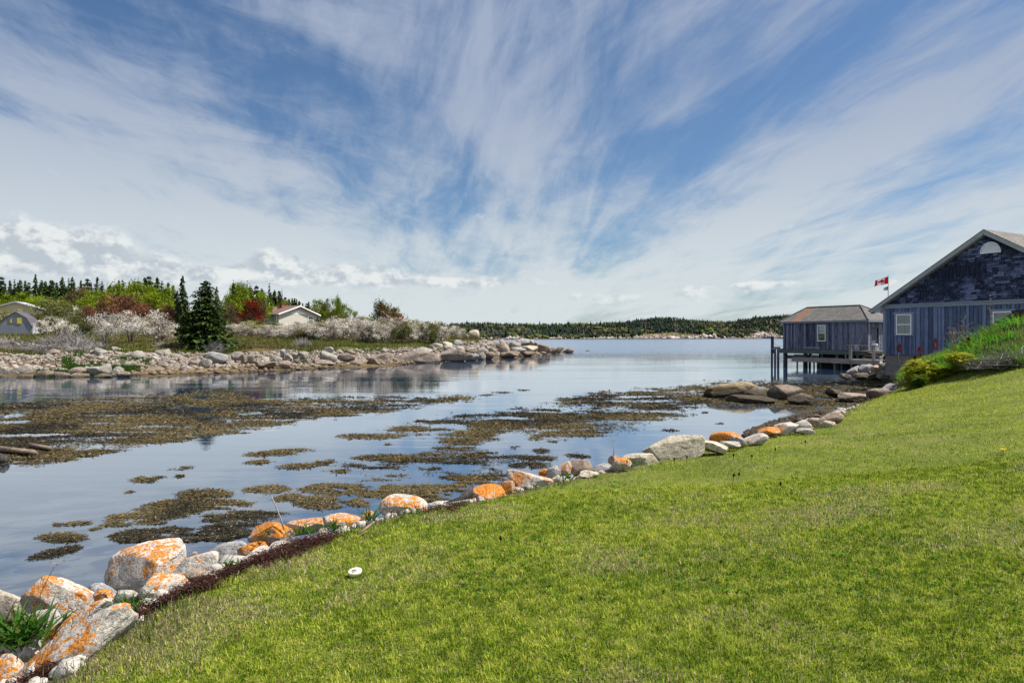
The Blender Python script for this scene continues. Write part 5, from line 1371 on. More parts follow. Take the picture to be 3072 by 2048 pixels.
# --- bungalow across the cove
ra = math.atan2(.54, -.84)
BG = empty('bungalow', (-43.2, 127.0, 4.3), math.atan2(.86, .515)); tag(BG, 'pale sided bungalow with brown roof across the cove, seen above blossoming shrubs', 'house')
GW, GL, EZ, AZ = 9.3, 9.5, 2.35, 3.85   # gable width, ridge length (local +y goes back-left), eave, apex
ex = MB(); ex.prism([(0, -.6), (GW, -.6), (GW, EZ), (GW / 2, AZ), (0, EZ)], .3, .5); ex.build('wall', M['siding'], BG)
ex = MB(); ex.box(0, .2, .501, GL, -.6, EZ); ex.box(GW - .2, GW, .501, GL, -.6, EZ); ex.box(.201, GW - .201, GL - .2, GL, -.6, EZ + .9); ex.build('wall', M['siding_shade'], BG)
gs = (AZ - EZ) / (GW / 2)
for side in (-1, 1):
    xe = GW / 2 + side * (GW / 2 + .5); zz_ = AZ + .1 - gs * (GW / 2 + .5)
    poly = [(GW / 2, AZ + .18), (xe, zz_ + .08), (xe, zz_ - .02), (GW / 2, AZ + .08)]
    ex = MB(); ex.prism(poly if side > 0 else poly[::-1], -.3, GL + .3); ex.build('roof', M['roof_red'], BG)
    poly = [(GW / 2, AZ + .15), (xe, zz_ + .05), (xe, zz_ - .17), (GW / 2, AZ - .05)]
    ex = MB(); ex.prism(poly if side > 0 else poly[::-1], -.34, -.302); ex.build('rake_board', M['white'], BG)
    xa = sorted((xe, xe + side * .12)); ex = MB(); ex.box(xa[0], xa[1], -.3, GL + .3, zz_ - .1, zz_ + .02); ex.build('gutter', M['white'], BG)
ex = MB(); ex.prism([(2.6, EZ + .02), (6.7, EZ + .02), (4.7, EZ + .75)], .26, .298); ex.build('sunlit_gable_patch', M['white'], BG)  # white triangle paints the sunlit part of the gable as colour
ex = MB(); ex.box(4.5, 4.9, .27, .299, 3.15, 3.5); ex.build('vent', M['iron'], BG)
window(BG, 7.7, .75, 1.35, 1.25, .27, None, False, .1, glass='glass')
chm = MB(); chm.box(3.2, 4.0, 3.2, 3.9, AZ - .8, AZ + .55); chm.box(3.1, 4.1, 3.1, 4.0, AZ + .551, AZ + .68); chm.build('chimney', M['brick'], BG)
ex = MB(); ex.tube([(2.6, 6.0, AZ - 1), (2.6, 6.0, AZ + .9)], .05, 6); ex.build('vent_pipe', M['white'], BG)
# projecting bay on the long side (towards local -x)
ex = MB(); ex.box(-1.3, 0, 2.2, 5.4, -.8, EZ); 
ex.face([(-1.3, 2.2, EZ), (-1.3, 5.4, EZ), (-1.3, 3.8, EZ + 1.25)]); ex.build('bay', M['siding_shade'], BG)
for yy in (2.0, 5.6):
    ex = MB(); ex.face([(-1.6, yy, EZ - .1), (2.2, yy, EZ - .1), (2.2, 3.8, EZ + 1.42), (-1.6, 3.8, EZ + 1.42)]); ex.face([(-1.6, yy, EZ - .2), (-1.6, 3.8, EZ + 1.3), (2.2, 3.8, EZ + 1.3), (2.2, yy, EZ - .2)])
    ex.build('bay_roof', M['roof_red'], BG)
    ex = MB(); ex.face([(-1.62, yy, EZ - .25), (-1.62, yy, EZ - .07), (-1.62, 3.8, EZ + 1.46), (-1.62, 3.8, EZ + 1.24)]); ex.build('bay_rake', M['white'], BG)
for yy in (3.0, 4.5):
    hol = empty('window', (-1.3, yy, 0), -math.pi / 2, BG)
    f = MB(); 
    for q in ((-.42, -.32, .55, 1.85), (.32, .42, .55, 1.85), (-.319, .319, .55, .65), (-.319, .319, 1.75, 1.85), (-.319, .319, 1.17, 1.24)): f.box(q[0], q[1], -.08, -.0, q[2], q[3])
    f.build('frame', M['white'], hol); f = MB(); f.box(-.32, .32, -.04, -.02, .65, 1.75); f.build('pane', M['glass'], hol)
ex = MB(); ex.box(-1.9, 0, 6.2, GL + 1.5, EZ - .15, EZ); ex.build('porch_roof', M['roof_red'], BG)
for yy in (6.4, GL + 1.3): ex = MB(); ex.box(-1.8, -1.65, yy, yy + .15, -.6, EZ - .15); ex.build('porch_post', M['white'], BG)
ex = MB(); ex.tube([(-.05, .8, 0), (-.05, .8, EZ)], .06, 6); ex.build('downpipe', M['white'], BG)

# --- gambrel shed at the left edge
SH = empty('shed', (-59.4, 79.0, 2.5), R(19)); tag(SH, 'weathered grey gambrel shed with a broken yellow window, cut by the left edge', 'shed')
SW = 3.3; prof = [(0, 0), (SW, 0), (SW, 1.05), (SW - .55, 2.05), (SW / 2, 2.75), (.55, 2.05), (0, 1.05)]
ex = MB(); ex.prism(prof, 0, .1); ex.build('wall', M['shed'], SH)
ex = MB(); ex.box(SW - .1, SW, .101, 3.2, 0, 1.05); ex.box(0, .1, .101, 3.2, 0, 1.05); ex.build('wall', M['shed'], SH)
for (a, b) in (((SW + .08, .98), (SW - .55, 2.1)), ((SW - .55, 2.1), (SW / 2, 2.82)), ((SW / 2, 2.82), (.55, 2.1)), ((.55, 2.1), (-.08, .98))):
    n_ = 10
    ex = MB(); ex.prism([a, b, (b[0] * .98 + .04, b[1] - .07), (a[0] * .98 + .04, a[1] - .07)], -.08, 3.3); ex.build('roof', mat_flat('purple_grey_shingles', (.085, .075, .088), .9, .35, 3), SH)
ex = MB()
for (x0, x1) in ((.95, 1.35), (1.38, 1.78)): ex.box(x0, x1, -.03, -.004, 1.45, 2.05)
w_ = ex.build('window', M['glass'], SH)
ex = MB(); ex.box(1.80, 2.25, -.05, -.004, 1.40, 2.08); ex.box(1.15, 1.30, -.045, -.031, 1.5, 1.95); ex.build('shutter', M['yellow'], w_)
ex = MB()
for k in range(7): ex.box(SW + .03, SW + .07, .1 + k * .5, .22 + k * .5, 0, .92)
ex.box(SW + .03, SW + .08, .0, 3.2, .921, 1.0); ex.build('white_slats', M['white'], SH)
# --- pale cottage beyond
CT = empty('cottage', tuple(at(12, 930, 98)), R(20)); CT.location.z = 4.5; tag(CT, 'beige cottage with pale roof edge half hidden at the far left', 'house')
ex = MB(); ex.prism([(-1, -.5), (4.8, -.5), (4.8, 1.7), (1.4, 2.8), (-1, 2.0)], 0, .2); ex.build('wall', M['beige'], CT)
ex = MB(); ex.prism([(1.4, 2.98), (5.2, 1.75), (5.2, 1.58), (1.4, 2.8)], -.3, 5); ex.prism([(1.4, 2.98), (1.4, 2.8), (-1.5, 1.85), (-1.5, 2.02)], -.3, 5); ex.build('roof', M['trim_grey'], CT)
# --- utility pole
up = at(295, 905, 118); mb = MB(); mb.tube([(0, 0, -3), (0, 0, 3.5), (0, 0, 6.3)], [.15, .14, .11], 8); mb.box(-.9, .9, -.06, .06, 5.7, 5.82)
o = mb.build('utility_pole', M['trim_grey'], None); o.location = (up[0], up[1], 5.6); tag(o, 'pale utility pole standing before the dark treeline', 'utility pole')
# --- small things
o = MB(); r_ = .048
prof = [(-.015, r_ * .9), (.004, r_), (.010, r_), (.014, r_ * .93), (.014, r_ * .5), (.011, r_ * .46), (.011, .001)]
o.tube([(0, 0, p[0]) for p in prof], [p[1] for p in prof], 28)
cp = o.build('pipe_cap', M['lidwhite'], None, True); p = on(1065, 1729, .80); cp.location = (p[0], p[1], float(z_near(np.array([[p[0], p[1]]]))[0]) + .028); cp.rotation_euler = (R(8), R(-4), 0)
tag(cp, 'round off-white plastic pipe cap lying in the lawn', 'pipe cap')
q = MB(); q.box(-.011, .011, -.004, .004, .0145, .026); q.build('handle', M['lidwhite'], cp)
def stick(name, pts, rads, mat, lab, cat, n=7):
    mb = MB(); mb.tube(pts, rads, n, (.5,) * 3); o = mb.build(name, mat, None, True); tag(o, lab, cat); return o
p = on(1092, 1606, .74); zq = .77
stick('stick', [(p[0] - .045, p[1] - .05, zq), (p[0], p[1], zq + .02), (p[0] + .05, p[1] + .09, zq + .05)], [.009, .011, .009], M['drift'], 'short brown driftwood stick in the grass right of the dark stone', 'stick')
p = at(1400, 1505, 7.4); q = at(1418, 1452, 7.6)
stick('driftwood', [tuple(p + (-.25, 0, -.03)), tuple(p + (-.08, 0, .02)), tuple((p + q) / 2), tuple(q)], [.02, .035, .045, .012], M['dark_wood'], 'dark splintered driftwood leaning on the rusty orange boulder', 'driftwood')
p = at(1290, 1520, 7.35); stick('driftwood', [tuple(p), tuple(p + (.2, 0, .03)), tuple(p + (.42, .0, .07))], [.012, .02, .015], M['greybark'], 'grey driftwood branch lying beside the arch boulder', 'driftwood')
p, q = on(-30, 1350, .03), on(105, 1366, .03); stick('plank', [tuple(p + (0, 0, .05)), tuple(q + (0, 0, .06))], [.07, .06], M['drift'], 'longer waterlogged plank on the rockweed mat at the left edge', 'plank', 4)
p, q = on(88, 1341, .03), on(150, 1351, .03); stick('plank', [tuple(p + (0, 0, .05)), tuple(q + (0, 0, .05))], [.05, .05], M['drift'], 'shorter pale plank on the rockweed mat at the left', 'plank', 4)
p, q = on(-30, 1378, .0), on(12, 1390, .0); stick('log', [tuple(p + (0, 0, .06)), tuple(q + (0, 0, .07))], [.12, .10], M['dark_wood'], 'dark log end poking in at the left edge of the mat', 'log')
# ------------------------------------------------------------------ trees and shrubs
def leaf_quads(P, size, r, up=.3, elong=1.5):
    n = len(P); a = r.normal(size=(n, 3)); a[:, 2] += up; a /= np.linalg.norm(a, axis=1)[:, None]
    b = np.cross(a, r.normal(size=(n, 3))); b /= np.linalg.norm(b, axis=1)[:, None] + 1e-9
    s = (size * r.uniform(.6, 1.4, n))[:, None]
    V = np.stack([P - b * s * .5, P + a * s * elong * .5 - b * s * .1, P + a * s * elong + b * s * .0, P + a * s * elong * .5 + b * s * .5], 1).reshape(-1, 3)
    return V, np.arange(4 * n).reshape(n, 4)
PAL = {
 'W': ([(.66, .61, .54), (.78, .75, .70), (.42, .36, .28), (.13, .12, .05)], [.32, .28, .16, .24]),
 'P': ([(.42, .36, .31), (.30, .24, .20), (.15, .12, .08), (.58, .53, .47)], [.30, .26, .24, .20]),
 'G': ([(.10, .115, .035), (.15, .15, .055), (.065, .07, .025), (.21, .19, .09)], [.4, .3, .2, .1]),
 'L': ([(.16, .22, .015), (.22, .28, .02), (.10, .14, .012), (.28, .30, .04)], [.4, .3, .2, .1]),
 'R': ([(.20, .085, .055), (.14, .07, .05), (.26, .11, .06), (.12, .11, .035)], [.35, .3, .2, .15]),
 'M': ([(.17, .022, .015), (.10, .018, .014), (.24, .04, .02), (.06, .02, .015)], [.4, .3, .2, .1]),
 'D': ([(.26, .22, .20), (.18, .15, .14), (.34, .30, .27), (.11, .09, .08)], [.35, .3, .2, .15]),
 'O': ([(.17, .11, .025), (.20, .065, .02), (.12, .12, .02), (.09, .075, .02)], [.35, .2, .3, .15]),
 'Y': ([(.34, .32, .12), (.20, .22, .05), (.46, .44, .28), (.12, .13, .03)], [.3, .3, .25, .15]),
 'B': ([(.14, .09, .055), (.18, .13, .075), (.09, .065, .04), (.17, .16, .05)], [.35, .3, .2, .15]),
}
def make_tree(kind, seed, w=1., h=1., nclump=26, nleaf=2600, size=.035, trunkh=.3, multi=3, spread=.15, dome=.6, up=.5, bark='bark', elong=1.6, twigs=0):
    """unit tree: trunk base at origin, crown width w, height h. returns (crown mesh, trunk mesh)"""
    r = np.random.default_rng(seed); cols, pr = PAL[kind]; cols = np.array(cols)
    cc = []
    while len(cc) < nclump:
        q = r.uniform(-1, 1, 3)
        n_ = np.linalg.norm(q * (1, 1, 1))
        if n_ > 1 or n_ < .45 * r.random(): continue
        z = trunkh + (h - trunkh) * (.5 + .5 * q[2]) if dome < .5 else trunkh * .6 + (h - trunkh * .6) * (.5 + .5 * q[2]) ** .9
        wid = w / 2 * (1 - .35 * max(0, q[2])) * r.uniform(.75, 1.1)
        cc.append((q[0] * wid, q[1] * wid, z * r.uniform(.85, 1.04)))
    cc = np.array(cc); per = r.dirichlet(np.ones(nclump) * 4) * nleaf
    PP, CC = [], []
    for k in range(nclump):
        m = int(per[k]) + 4
        sp = np.array([spread, spread, spread * .72]) * w * r.uniform(.6, 1.25)
        q = r.normal(size=(m, 3)) * .6 * sp + cc[k]
        PP.append(q); base = r.choice(len(pr), p=pr)
        idx = r.choice(len(pr), m, p=pr); idx = np.where(r.random(m) < .74, base, idx)
        CC.append(cols[idx] * r.uniform(.75, 1.2) * r.uniform(.8, 1.15, (m, 1)))
    P_, C = np.vstack(PP), np.vstack(CC); P_[:, 2] = np.maximum(P_[:, 2], .01)
    V, F = leaf_quads(P_, size * w, r, up, elong)
    crown = mk_mesh('crown', V, F, M['leaf'], np.repeat(C, 4, 0))
    mb = MB(); rr_ = random.Random(seed)
    for s in range(multi):
        a = 6.28 * s / multi + rr_.uniform(-.5, .5); x1, y1 = math.cos(a) * w * .10, math.sin(a) * w * .10
        base = Vector((math.cos(a) * .02 * w, math.sin(a) * .02 * w, -.05)); mid = Vector((x1, y1, trunkh * .9))
        mb.tube([base, (base + mid) / 2 + Vector((rr_.uniform(-.02, .02), 0, 0)), mid], [.024 * w, .018 * w, .014 * w], 6)
        tg = sorted(range(nclump), key=lambda k: (cc[k][0] - x1 * 3) ** 2 + (cc[k][1] - y1 * 3) ** 2)[:max(4, nclump // multi)]
        for k in tg:
            e = Vector(cc[k]); m2 = mid.lerp(e, .5) + Vector((rr_.uniform(-.04, .04) * w, rr_.uniform(-.04, .04) * w, .02))
            mb.tube([mid, m2, e], [.010 * w, .006 * w, .0025 * w], 4, cap=False)
            for t in range(twigs):
                d = Vector((rr_.gauss(0, 1), rr_.gauss(0, 1), rr_.gauss(.6, .8))) * spread * w * .8
                mb.tube([m2.lerp(e, rr_.random()), e + d], [.003 * w, .0012 * w], 3, cap=False)
    trunk = mk_mesh('trunk', np.array(mb.V), mb.F, M[bark], None, True)
    return crown, trunk
def make_spruce(seed, H=1., Rr=.22, levels=22, nb=9, steps=9, size=.030, bare=.06, droop=.25, power=.85, cols=None, gap=0.0):
    r = np.random.default_rng(seed); PP, AA, SS, CC = [], [], [], []
    cols = np.array(cols or [(.030, .050, .017), (.050, .075, .022), (.018, .030, .012), (.080, .10, .03)])
    mb = MB(); mb.tube([(0, 0, -.02), (0, 0, H * .5), (0, 0, H)], [.022 * H, .012 * H, .003 * H], 6)
    for l in range(levels):
        t = (l + r.uniform(-.3, .3)) / levels; z = bare + (1 - bare) * max(0, t)
        rad = Rr * (1 - t) ** power + .012
        for b in range(int(nb * (1 - .45 * t)) + 1):
            if r.random() < gap: continue
            a = r.uniform(0, 6.283); L = rad * r.uniform(.55, 1.18)
            if r.random() < .06: L *= 1.3
            st = max(3, int(steps * L / Rr) + 2)
            for s in range(st):
                q = (s + r.random()) / st; rr2 = L * q
                zz_ = z * H - droop * L * q ** 1.4 + .10 * L * max(0, q - .7) + r.normal(0, .004)
                lat = r.normal(0, .16 * L * (1 - q * .6))
                PP.append((rr2 * math.cos(a) - lat * math.sin(a), rr2 * math.sin(a) + lat * math.cos(a), zz_))
                AA.append((math.cos(a) + r.normal(0, .5), math.sin(a) + r.normal(0, .5), -.25 + r.normal(0, .35))); SS.append(size * r.uniform(.6, 1.3) * (.6 + .5 * (1 - t)))
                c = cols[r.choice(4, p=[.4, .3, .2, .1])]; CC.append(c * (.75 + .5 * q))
            mb.tube([(0, 0, z * H), (L * .8 * math.cos(a), L * .8 * math.sin(a), z * H - droop * L * .7)], [.005 * H, .0012 * H], 3, cap=False)
    PP, AA, SS, CC = np.array(PP), np.array(AA), np.array(SS)[:, None], np.array(CC)
    AA /= np.linalg.norm(AA, axis=1)[:, None]; B = np.cross(AA, r.normal(size=AA.shape) * .3 + (0, 0, 1)); B /= np.linalg.norm(B, axis=1)[:, None]
    Dn = np.array([0, 0, -1.0])
    V = np.stack([PP - B * SS * .6, PP + AA * SS * 1.5 + Dn * SS * .2, PP + B * SS * .6, PP - AA * SS * .3 + Dn * SS * .55], 1).reshape(-1, 3)
    F = np.arange(len(V)).reshape(-1, 4)
    crown = mk_mesh('crown', V, F, M['needle'], np.repeat(CC, 4, 0))
    trunk = mk_mesh('trunk', np.array(mb.V), mb.F, M['bark'], None, True)
    return crown, trunk
def plant(name, meshes, u, d, vtop, wpx, label, cat, group, rz=None, zbase=None, depthf=1., parts=('crown', 'trunk')):
    x, y = xy(u, d); zb = zl1(x, y) if zbase is None else zbase
    h = CAMZ + (VH - vtop) / FOC * d - zb; w = wpx / FOC * d
    h = max(h, .35)
    e = empty(name, (x, y, zb - .03), rng.uniform(0, 6.28) if rz is None else rz); e.scale = (w, w * depthf, h)
    for nm, me in zip(parts, meshes): link(nm, me, e)
    return tag(e, label, cat, group)
SP = {k: [make_tree(k, 40 + 7 * i + ord(k), nclump=36 if k in 'WPY' else 28, nleaf=1900 if k in 'WPY' else 2600, size=.046 if k not in 'WPY' else .038, trunkh=.18, multi=4, spread=.115 if k in 'WPY' else .16, up=.7) for i in range(3)] for k in 'WPGLRDYBO'}
SP['M'] = [make_tree('M', 90, nclump=30, nleaf=2600, size=.04, trunkh=.2, multi=3, spread=.14, up=.6, twigs=2)]
SPR = [make_spruce(500 + i, Rr=[.5, .5, .5, .5, .5][i], levels=[20, 18, 22, 16, 19][i], nb=[11, 10, 9, 8, 10][i], steps=8, size=.095, droop=.16, power=[.8, .65, 1.0, .9, .75][i], gap=[0, .1, .15, .3, .1][i]) for i in range(5)]
# spruce crowns are one unit wide too, so width and height scale apart
GRPS = 'flowering and leafy shrubs on the left bank'
# big spruce in the middle left
bs = make_spruce(991, Rr=.5, levels=44, nb=15, steps=15, size=.045, droop=.16, power=.66, bare=.03, cols=[(.026, .046, .014), (.048, .075, .018), (.014, .026, .009), (.085, .115, .028)], gap=.06)
plant('spruce', bs, 616, 58, 838, 188, 'large dark spruce standing alone just above the shore boulders', 'spruce tree', None, rz=1.0)
bs2 = make_spruce(992, Rr=.5, levels=28, nb=12, steps=11, size=.065, droop=.18, power=.8, gap=.08)
plant('spruce', bs2, 548, 84, 822, 62, 'tall narrow spruce just left behind the large dark one', 'spruce tree', None)
plant('spruce', bs2, 532, 88, 868, 60, 'shorter spruce pressed against the left of the tall narrow one', 'spruce tree', None)
plant('spruce', bs2, 650, 92, 856, 48, 'slim spruce peeping out right behind the large dark one', 'spruce tree', None)
plant('spruce', bs2, 700, 104, 848, 52, 'spruce between the lime tree and the large dark spruce', 'spruce tree', None)
plant('spruce', SPR[3], 808, 146, 843, 32, 'tallest thin see through spruce behind the bungalow', 'spruce tree', None)
plant('spruce', SPR[2], 846, 140, 860, 9, 'needle thin dead topped spruce right of the tallest thin one', 'spruce tree', None)
# treeline
TL = [(-30, 130, 822, 26), (4, 128, 824, 32), (30, 134, 838, 24), (44, 132, 834, 22), (62, 136, 836, 26), (76, 138, 838, 20), (86, 128, 842, 22), (106, 136, 819, 24), (124, 130, 836, 26), (134, 134, 840, 22), (154, 128, 836, 40), (170, 136, 842, 24), (186, 132, 828, 34), (206, 136, 830, 18), (216, 134, 827, 26), (243, 136, 836, 16),
      (262, 134, 830, 34), (292, 132, 827, 30), (306, 136, 840, 26), (330, 134, 852, 34), (356, 138, 836, 18), (368, 138, 834, 16), (388, 136, 840, 22), (400, 138, 840, 20), (416, 134, 838, 24), (434, 132, 828, 30), (448, 134, 822, 38), (472, 132, 828, 34), (486, 136, 838, 30), (505, 136, 842, 24), (520, 138, 852, 24),
      (40, 116, 862, 34), (82, 114, 858, 36), (120, 122, 852, 36), (150, 118, 850, 44), (200, 122, 860, 40), (250, 112, 872, 26), (700, 138, 844, 34), (714, 140, 842, 30), (728, 142, 850, 30), (752, 128, 858, 38), (770, 132, 850, 42), (786, 138, 862, 32), (812, 134, 872, 34), (824, 136, 866, 30), (838, 138, 868, 34), (856, 138, 886, 30), (868, 142, 893, 22), (884, 140, 891, 34), (898, 144, 898, 24), (908, 142, 906, 16), (920, 140, 905, 22), (926, 142, 902, 20)]
for k, (u, d, vt, w) in enumerate(TL):
    if u < 110: lab = 'dark spruce in the treeline above the shed and cottage'
    elif u < 290: lab = 'dark spruce in the treeline left of the utility pole'
    elif u < 530: lab = 'dark spruce in the treeline behind the lime green thicket'
    elif u < 760: lab = 'dark spruce in the wood behind the lime tree right of the large spruce'
    else: lab = 'dark spruce in the wood behind the bungalow roof'
    if k == 7: lab = 'highest spire topped spruce of the treeline, above the shed'
    if k == 26: lab = 'broad high spruce of the treeline behind the lime green thicket'
    plant('spruce', SPR[k % 5] if w > 14 else SPR[2], u, d, vt, w * 1.55, lab, 'spruce tree', 'spruces of the ' + ('left treeline' if u < 540 else 'wood behind the bungalow'))
for k in range(70):
    u = rng.uniform(-200, 500) if k < 45 else rng.uniform(690, 900); d = rng.uniform(140, 165) + (8 if k < 45 else 0)
    vt = np.interp(u, [-200, 0, 500, 690, 760, 900], [835, 840, 852, 856, 862, 902]) + rng.uniform(-6, 16)
    plant('spruce', SPR[k % 5], u, d, vt, rng.uniform(16, 30), 'distant spruce filling the back of the left treeline' if k < 45 else 'distant spruce filling the back of the wood by the bungalow', 'spruce tree', 'spruces of the ' + ('left treeline' if k < 45 else 'wood behind the bungalow'))
# broadleaf and scrub: kind,u,d,vtop,wpx,label
VG = [
 ('L', 290, 108, 868, 90, 'lime green bush right of the utility pole'), ('L', 350, 108, 852, 90, 'lime green thicket tree, left end'), ('L', 400, 110, 848, 90, 'lime green thicket tree, second from its left end'), ('L', 450, 108, 852, 90, 'lime green thicket tree, third from its left end'), ('L', 500, 104, 862, 80, 'lime green thicket tree, right end beside the narrow spruce'),
 ('L', 470, 96, 880, 110, 'low lime green bush in front of the thicket right end'), ('L', 330, 100, 882, 80, 'low lime green bush before the thicket left end'),
 ('L', 70, 112, 880, 80, 'dull green bush behind the cottage roof'), ('L', 130, 104, 892, 100, 'green bush under the treeline right of the cottage'), ('L', 200, 108, 886, 90, 'green bush under the treeline, mid left'), ('L', 20, 112, 884, 60, 'green bush at the far left under the treeline'),
 ('L', 100, 106, 896, 60, 'small green bush above the shed'), ('L', 250, 100, 892, 90, 'green bush below the utility pole'),
 ('B', 240, 112, 858, 70, 'leafless brown tree left of the utility pole'), ('B', 215, 104, 876, 60, 'small brown bush under the leafless tree'),
 ('R', 370, 92, 880, 150, 'big rounded reddish twiggy bush before the lime thicket'), ('R', 310, 88, 908, 90, 'lower reddish bush left of the big rounded one'), ('R', 430, 86, 912, 80, 'brown red bush right of the big rounded one'), ('R', 500, 84, 908, 60, 'pinkish brown bush near the narrow spruce'), ('R', 270, 86, 922, 60, 'small rusty bush above the blossoming shrubs'),
 ('G', 145, 90, 905, 120, 'grey green willowy bush right of the cottage'), ('G', 205, 86, 915, 110, 'olive bush right of the willowy one'), ('G', 110, 84, 940, 60, 'olive bush behind the shed roof'), ('Y', 12, 90, 926, 60, 'yellowish bush before the cottage'), ('Y', 50, 90, 930, 60, 'straw yellow bush between shed and cottage'), ('G', 250, 80, 945, 80, 'olive bush between the blossoming shrubs'),
 ('L', 718, 118, 852, 90, 'lime green broadleaf tree right of the large spruce'), ('L', 690, 98, 880, 70, 'bright green bush at the right side of the large spruce'), ('L', 735, 112, 866, 70, 'yellow green tree behind the red maple'), ('L', 790, 128, 878, 60, 'lime green bush behind the bungalow left end'), ('L', 850, 134, 898, 50, 'small lime bush behind the chimney'),
 ('M', 745, 102, 896, 100, 'dark red leaved maple left of the bungalow'), ('M', 702, 98, 926, 56, 'small dark red bush at the foot of the maple'), ('B', 778, 114, 905, 46, 'grey brown leafless tree between maple and bungalow'), ('B', 690, 92, 912, 56, 'tan bush at the right foot of the large spruce'), ('B', 782, 108, 946, 34, 'bare bush before the bungalow bay'),
 ('L', 958, 142, 896, 62, 'yellow green tree just right of the bungalow'), ('G', 975, 142, 893, 36, 'thin leaved tree top right of the bungalow'), ('L', 1008, 128, 898, 52, 'airy yellow green tree, left of a forked pair'), ('L', 1032, 126, 908, 50, 'airy yellow green tree, right of a forked pair'), ('L', 1014, 124, 890, 20, 'thin sprig topped tree above the forked pair'), ('L', 1066, 122, 934, 26, 'small sapling right of the forked pair'), ('G', 1028, 118, 942, 40, 'small dark evergreen bush below the forked pair'), ('G', 960, 128, 948, 24, 'dark bush at the bungalow right corner'),
 ('O', 1150, 104, 903, 72, 'bronze green round tree, left half of the skyline pair'), ('O', 1184, 104, 922, 72, 'bronze red round tree, right half of the skyline pair'), ('R', 1198, 100, 948, 44, 'rusty low bush at the foot of the bronze trees'),
 ('W', 1094, 100, 948, 40, 'white blossoming shrub before the bronze trees'),
 ('W', 158, 84, 942, 86, 'white blossoming shrub right of the shed'), ('W', 222, 90, 924, 90, 'white blossoming shrub highest on the slope, right of the willowy bush'), ('W', 128, 78, 962, 66, 'low white blossoming shrub right of the shed'), ('W', 190, 76, 955, 70, 'white blossoming shrub with olive gap, mid left'),
 ('W', 470, 76, 936, 110, 'broad pinkish white shrub left of the narrow spruce'), ('P', 480, 66, 955, 96, 'pink grey round shrub left of the large spruce'), ('W', 555, 88, 938, 70, 'white shrub behind the large spruce left side'), ('P', 440, 72, 946, 80, 'pink grey shrub behind the second dark stemmed tree'),
 ('Y', 755, 92, 956, 76, 'yellow green blossoming shrub before the bungalow porch'), ('W', 1364, 98, 971, 54, 'last white blossoming shrub toward the point'), ('P', 1335, 95, 982, 40, 'pink grey shrub beside the last white one'), ('P', 1392, 94, 1000, 40, 'low pink flowered patch near the square skyline boulder'),
 ('Y', 1248, 84, 975, 96, 'large yellow green blossoming shrub near the point'), ('G', 1290, 92, 962, 60, 'olive shrub on the crest near the point'),
]
for k, (kd, u, d, vt, w, lab) in enumerate(VG):
    ms = SP[kd][k % len(SP[kd])]
    tall = 'tree' in lab or 'maple' in lab
    plant('tree' if tall else 'shrub', ms, u, d, vt, w, lab, 'tree' if tall else 'shrub', 'trees on the left bank' if tall else GRPS)
# blossom thicket covering the low ridge
for k in range(130):
    u = rng.uniform(690, 1330); row = rng.random(); d = 75 + 28 * row
    top = np.interp(u, [690, 800, 850, 950, 1000, 1200, 1330], [962, 975, 968, 965, 952, 955, 972]) + (1 - row) * np.interp(u, [690, 1000, 1330], [15, 17, 8]) + rng.uniform(-9, 5)
    if 770 < u < 960: top = max(top, 963)
    kd = 'WWWPPYPWG'[rng.integers(9)]
    nm = {'W': 'white blossoming', 'P': 'pink grey budding', 'Y': 'yellow green blossoming', 'G': 'olive green'}[kd]
    wh = 'below the bungalow' if u < 960 else ('below the bronze trees' if u < 1200 else 'on the slope toward the point')
    fr = 'front' if row < .4 else 'back'
    plant('shrub', SP[kd][rng.integers(3)], u, d, top, rng.uniform(48, 84), f'{nm} shrub in the {fr} of the thicket {wh}', 'shrub', f'{nm} shrubs {wh}, {fr}')
# two dark stemmed blossoming trees near the left shore
bt = [make_tree('W', 211 + i, nclump=34, nleaf=5200, size=.020, trunkh=.36, multi=5, spread=.13, up=.5, twigs=3) for i in range(2)]
plant('tree', bt[0], 318, 60, 930, 108, 'white blossoming tree with dark branching trunk, left of two', 'tree', None, rz=.4)
plant('tree', bt[1], 392, 64, 934, 118, 'white blossoming tree with dark slanting stems, right of two', 'tree', None, rz=2.0)
# grey dead brush
def dead_bush(seed, n=380, w=1., h=1., lean=.4):
    r = random.Random(seed); mb = MB()
    for k in range(n):
        a = r.uniform(0, 6.28); p = Vector((r.gauss(0, .16), r.gauss(0, .16), 0)); L = r.uniform(.35, .95)
        pts = [p.copy()]; d = Vector((math.cos(a) * r.uniform(.2, 1.2), math.sin(a) * r.uniform(.2, 1.2), r.uniform(.3, 1.2))).normalized()
        for s in range(4):
            d = (d + Vector((r.gauss(0, .28), r.gauss(0, .28), r.gauss(-.08, .28)))).normalized(); pts.append(pts[-1] + d * L / 4)
        for q in pts: q.z = max(q.z, .0)
        mb.tube(pts, [.013, .011, .009, .007, .004], 3, cap=False)
    V = np.array(mb.V); V[:, :2] *= w / max(.01, np.percentile(np.abs(V[:, :2]), 97) * 2); V[:, 2] *= h / np.percentile(V[:, 2], 99)
    return mk_mesh('branches', V, mb.F, M['greybark'], None, False)
dbm = [dead_bush(31 + i) for i in range(3)]
DB = [(20, 58, 1010, 110), (80, 56, 1024, 120), (140, 54.5, 1030, 110), (60, 54, 1046, 90), (180, 57, 1000, 110), (215, 59, 992, 100), (250, 57, 1012, 100), (290, 56.5, 1026, 80), (130, 52.5, 1048, 90), (0, 55, 1034, 80), (230, 54.5, 1036, 70), (-40, 57, 1015, 100), (780 + 130, 66, 1004 + 8, 50), (500, 58, 1024, 60), (560, 57, 1030, 60), (640, 56.5, 1020, 60)]
